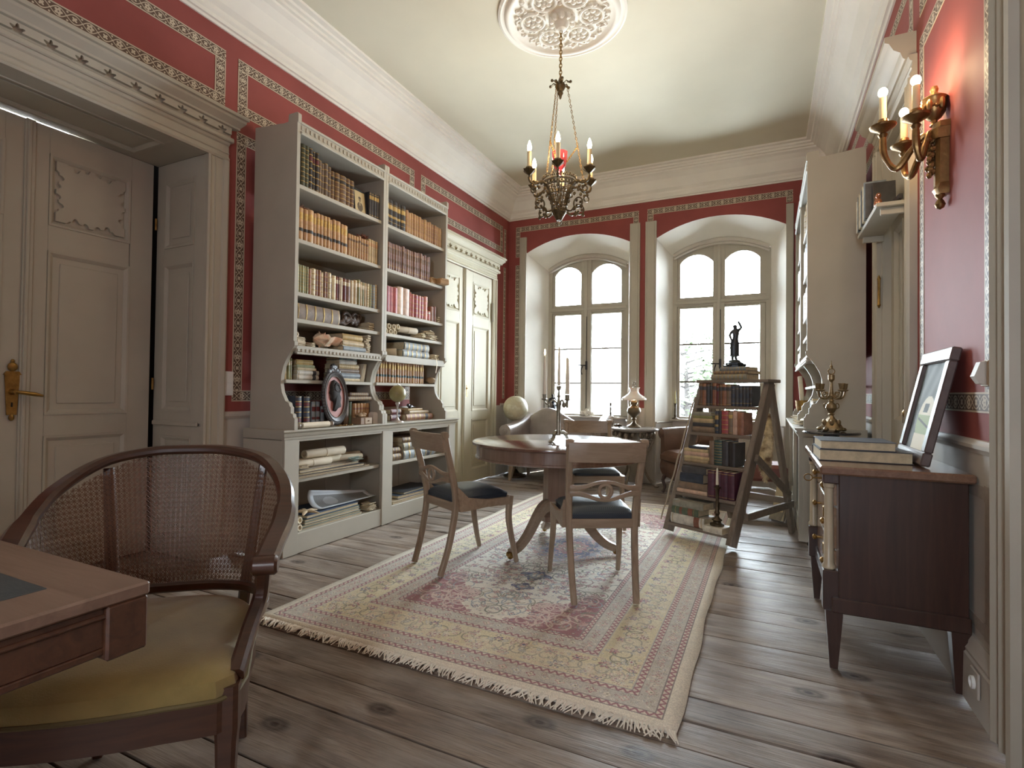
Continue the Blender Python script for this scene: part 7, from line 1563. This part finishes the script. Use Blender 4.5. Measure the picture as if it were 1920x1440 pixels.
# bottom shelf, right bay
folio((-3.06, 4.08, .1385), .80, .30, .02, 'tan', 'large tan portfolio on the lowest shelf of the right bay', .02); folio((-3.07, 4.14, .1592), .66, .28, .03, 'blue', 'blue grey portfolio on the tan one in the right bay', -.04); folio((-3.08, 4.12, .19), .5, .26, .018, 'black', 'dark framed board on the blue grey portfolio', .06)
papers((-2.98, 3.86, .1595+.0), .2, .3, .012, 'sheets of paper spilling over the lowest right bay', .25, n=4, jit=.15, tie=False) if 0 else None
# figurine and dark sleeve on the wall shelf
fg = thing('bird_figurine', 'small copper coloured bird figurine on the wall shelf', 'figurine', (XR-.115, 3.74, 2.2245))
MB().ball((0, 0, .035), (.022, .032, .034), 14, 10).ball((0, -.012, .078), (.014, .016, .018), 12, 8).lathe([(.005, 0), (.001, .022)], 8, (0, 0, 0), 0, frame((0, -.026, .078), (1, 0, 0), (0, 0, 1), (0, -1, 0))).sweep([(0, .03, .04), (0, .05, .07), (0, .055, .095)], rect(.016, .006), up=(0, 1, 0)).obj('body', mat('copper_glaze', (164, 104, 74), .25, metal=.4, var=.25, vs=30), fg)
MB().lathe([(.026, 0), (.022, .006), (.012, .01)], 12).obj('base', mat('copper_base', (140, 100, 80), .5), fg)
sv_ = MB().box((-.125, -.004, 0), (-.01, .004, .20), .001).obj('record_sleeve', mat('dark_sleeve', (58, 52, 46), .3, var=.3, vs=12), None, label='dark square sleeve facing out at the end of the journals', cat='sleeve', loc=(XR, 3.83, 2.2245)); sv_.rotation_euler = (math.radians(-6), 0, 0)
o = MB().box((-.02, -.10, 0), (.0, .10, .03), .003).obj('dark_case', LB['black'], None, label='slim dark case leaning at the back of the wall shelf', cat='case', loc=(XR-.03, 3.70, 2.232)); o.rotation_euler = (0, 0, .1)
# things on the right low cabinet
gv = thing('gilt_cup', 'gilt cup holding paper rolls at far end of right low cabinet', 'cup', (.33, 6.20, .8712)); MB().lathe([(.05, 0), (.05, .01), (.018, .03), (.016, .06), (.05, .09), (.062, .13), (.066, .19), (.072, .2), (.066, .2), (.058, .13), (.02, .10)], 20, wob=lambda u, z: 1+.05*math.cos(u*2*PI*6)).obj('cup', BRASS, gv)
scroll((.33, 6.20, .985), (-.1, -.25, 1), .34, .022, 'tall paper roll standing in the gilt cup', VELLUM)
scroll((.31, 5.3, .892), (-.1, 1, 0), .22, .02, 'small paper roll lying on the right low cabinet', VELLUM); papers((.268, 5.0, .8715), .07, .22, .03, 'loose papers at near end of the right low cabinet', 0, n=6, jit=.3, tie=False); papers((.30, 5.82, .8715), .12, .2, .05, 'stack of papers in the middle of the right low cabinet', .1, n=7, jit=.2)

# ================================================================== OUTSIDE
LEAFM = mat('leaf_green', (36, 48, 20), .6, var=.3, vs=3, bump=0); BARK = mat('grey_bark', (34, 30, 27), .9, var=.2)
def tree(loc, h, spread, n, label, seed, trunk=True):
    rg = random.Random(seed); t_ = thing('tree', label, 'tree', loc); br = MB(); lv = MB()
    br.tube([(0, 0, -3), (.1, 0, h*.4), (.0, 0, h)], [.16, .10, .02], 8)
    for i in range(n):
        z = h*rg.uniform(.35, 1); a = rg.uniform(0, 2*PI); L_ = spread*rg.uniform(.4, 1)*(1.15-.5*z/h); e = Vector((L_*math.cos(a), L_*math.sin(a), z+L_*rg.uniform(-.1, .35))); m_ = Vector((e.x*.5, e.y*.5, z+.1)); br.tube([(0, 0, z), tuple(m_), tuple(e)], [.03, .018, .005], 5)
        for j in range(rg.randint(30, 60)):
            f_ = rg.uniform(.35, 1.1); c = m_.lerp(e, f_)+Vector((rg.gauss(0, .16), rg.gauss(0, .16), rg.gauss(0, .13))); s = rg.uniform(.05, .1); d1 = Vector((rg.gauss(0, 1), rg.gauss(0, 1), rg.gauss(0, .6))).normalized(); d2 = d1.orthogonal().normalized()
            lv.add([tuple(c-d1*s), tuple(c+d2*s*.45), tuple(c+d1*s), tuple(c-d2*s*.45)], [(0, 1, 2, 3)])
    br.obj('branches', BARK, t_); lv.obj('foliage', LEAFM, t_, kind='stuff', fix=False); return t_
tree((-1.7, 12.6, -1.6), 3.9, 1.7, 48, 'pale leafy tree outside the right window', 4)
tree((1.0, 14.5, -1.8), 4.4, 1.6, 36, 'farther leafy tree outside the right window, partly hidden by the statuette', 8)
tw = thing('tree', 'slim bare tree beside the left window with one thin branch crossing it', 'tree', (-2.16, 10.0, -2.2))
MB().tube([(0, 0, -2), (0, 0, 3.5), (.04, 0, 4.3)], [.05, .04, .03], 8).obj('trunk', BARK, tw)
MB().tube([(0, 0, 3.9), (-.38, 0, 4.37), (-.62, .02, 4.63), (-.73, 0, 4.74), (-.85, 0, 4.83)], [.016, .012, .009, .006, .003], 6).tube([(-.62, 0, 4.63), (-.60, .02, 4.75)], [.005, .002], 5).tube([(-.73, 0, 4.74), (-.80, 0, 4.73)], [.004, .002], 5).obj('twig', BARK, tw)
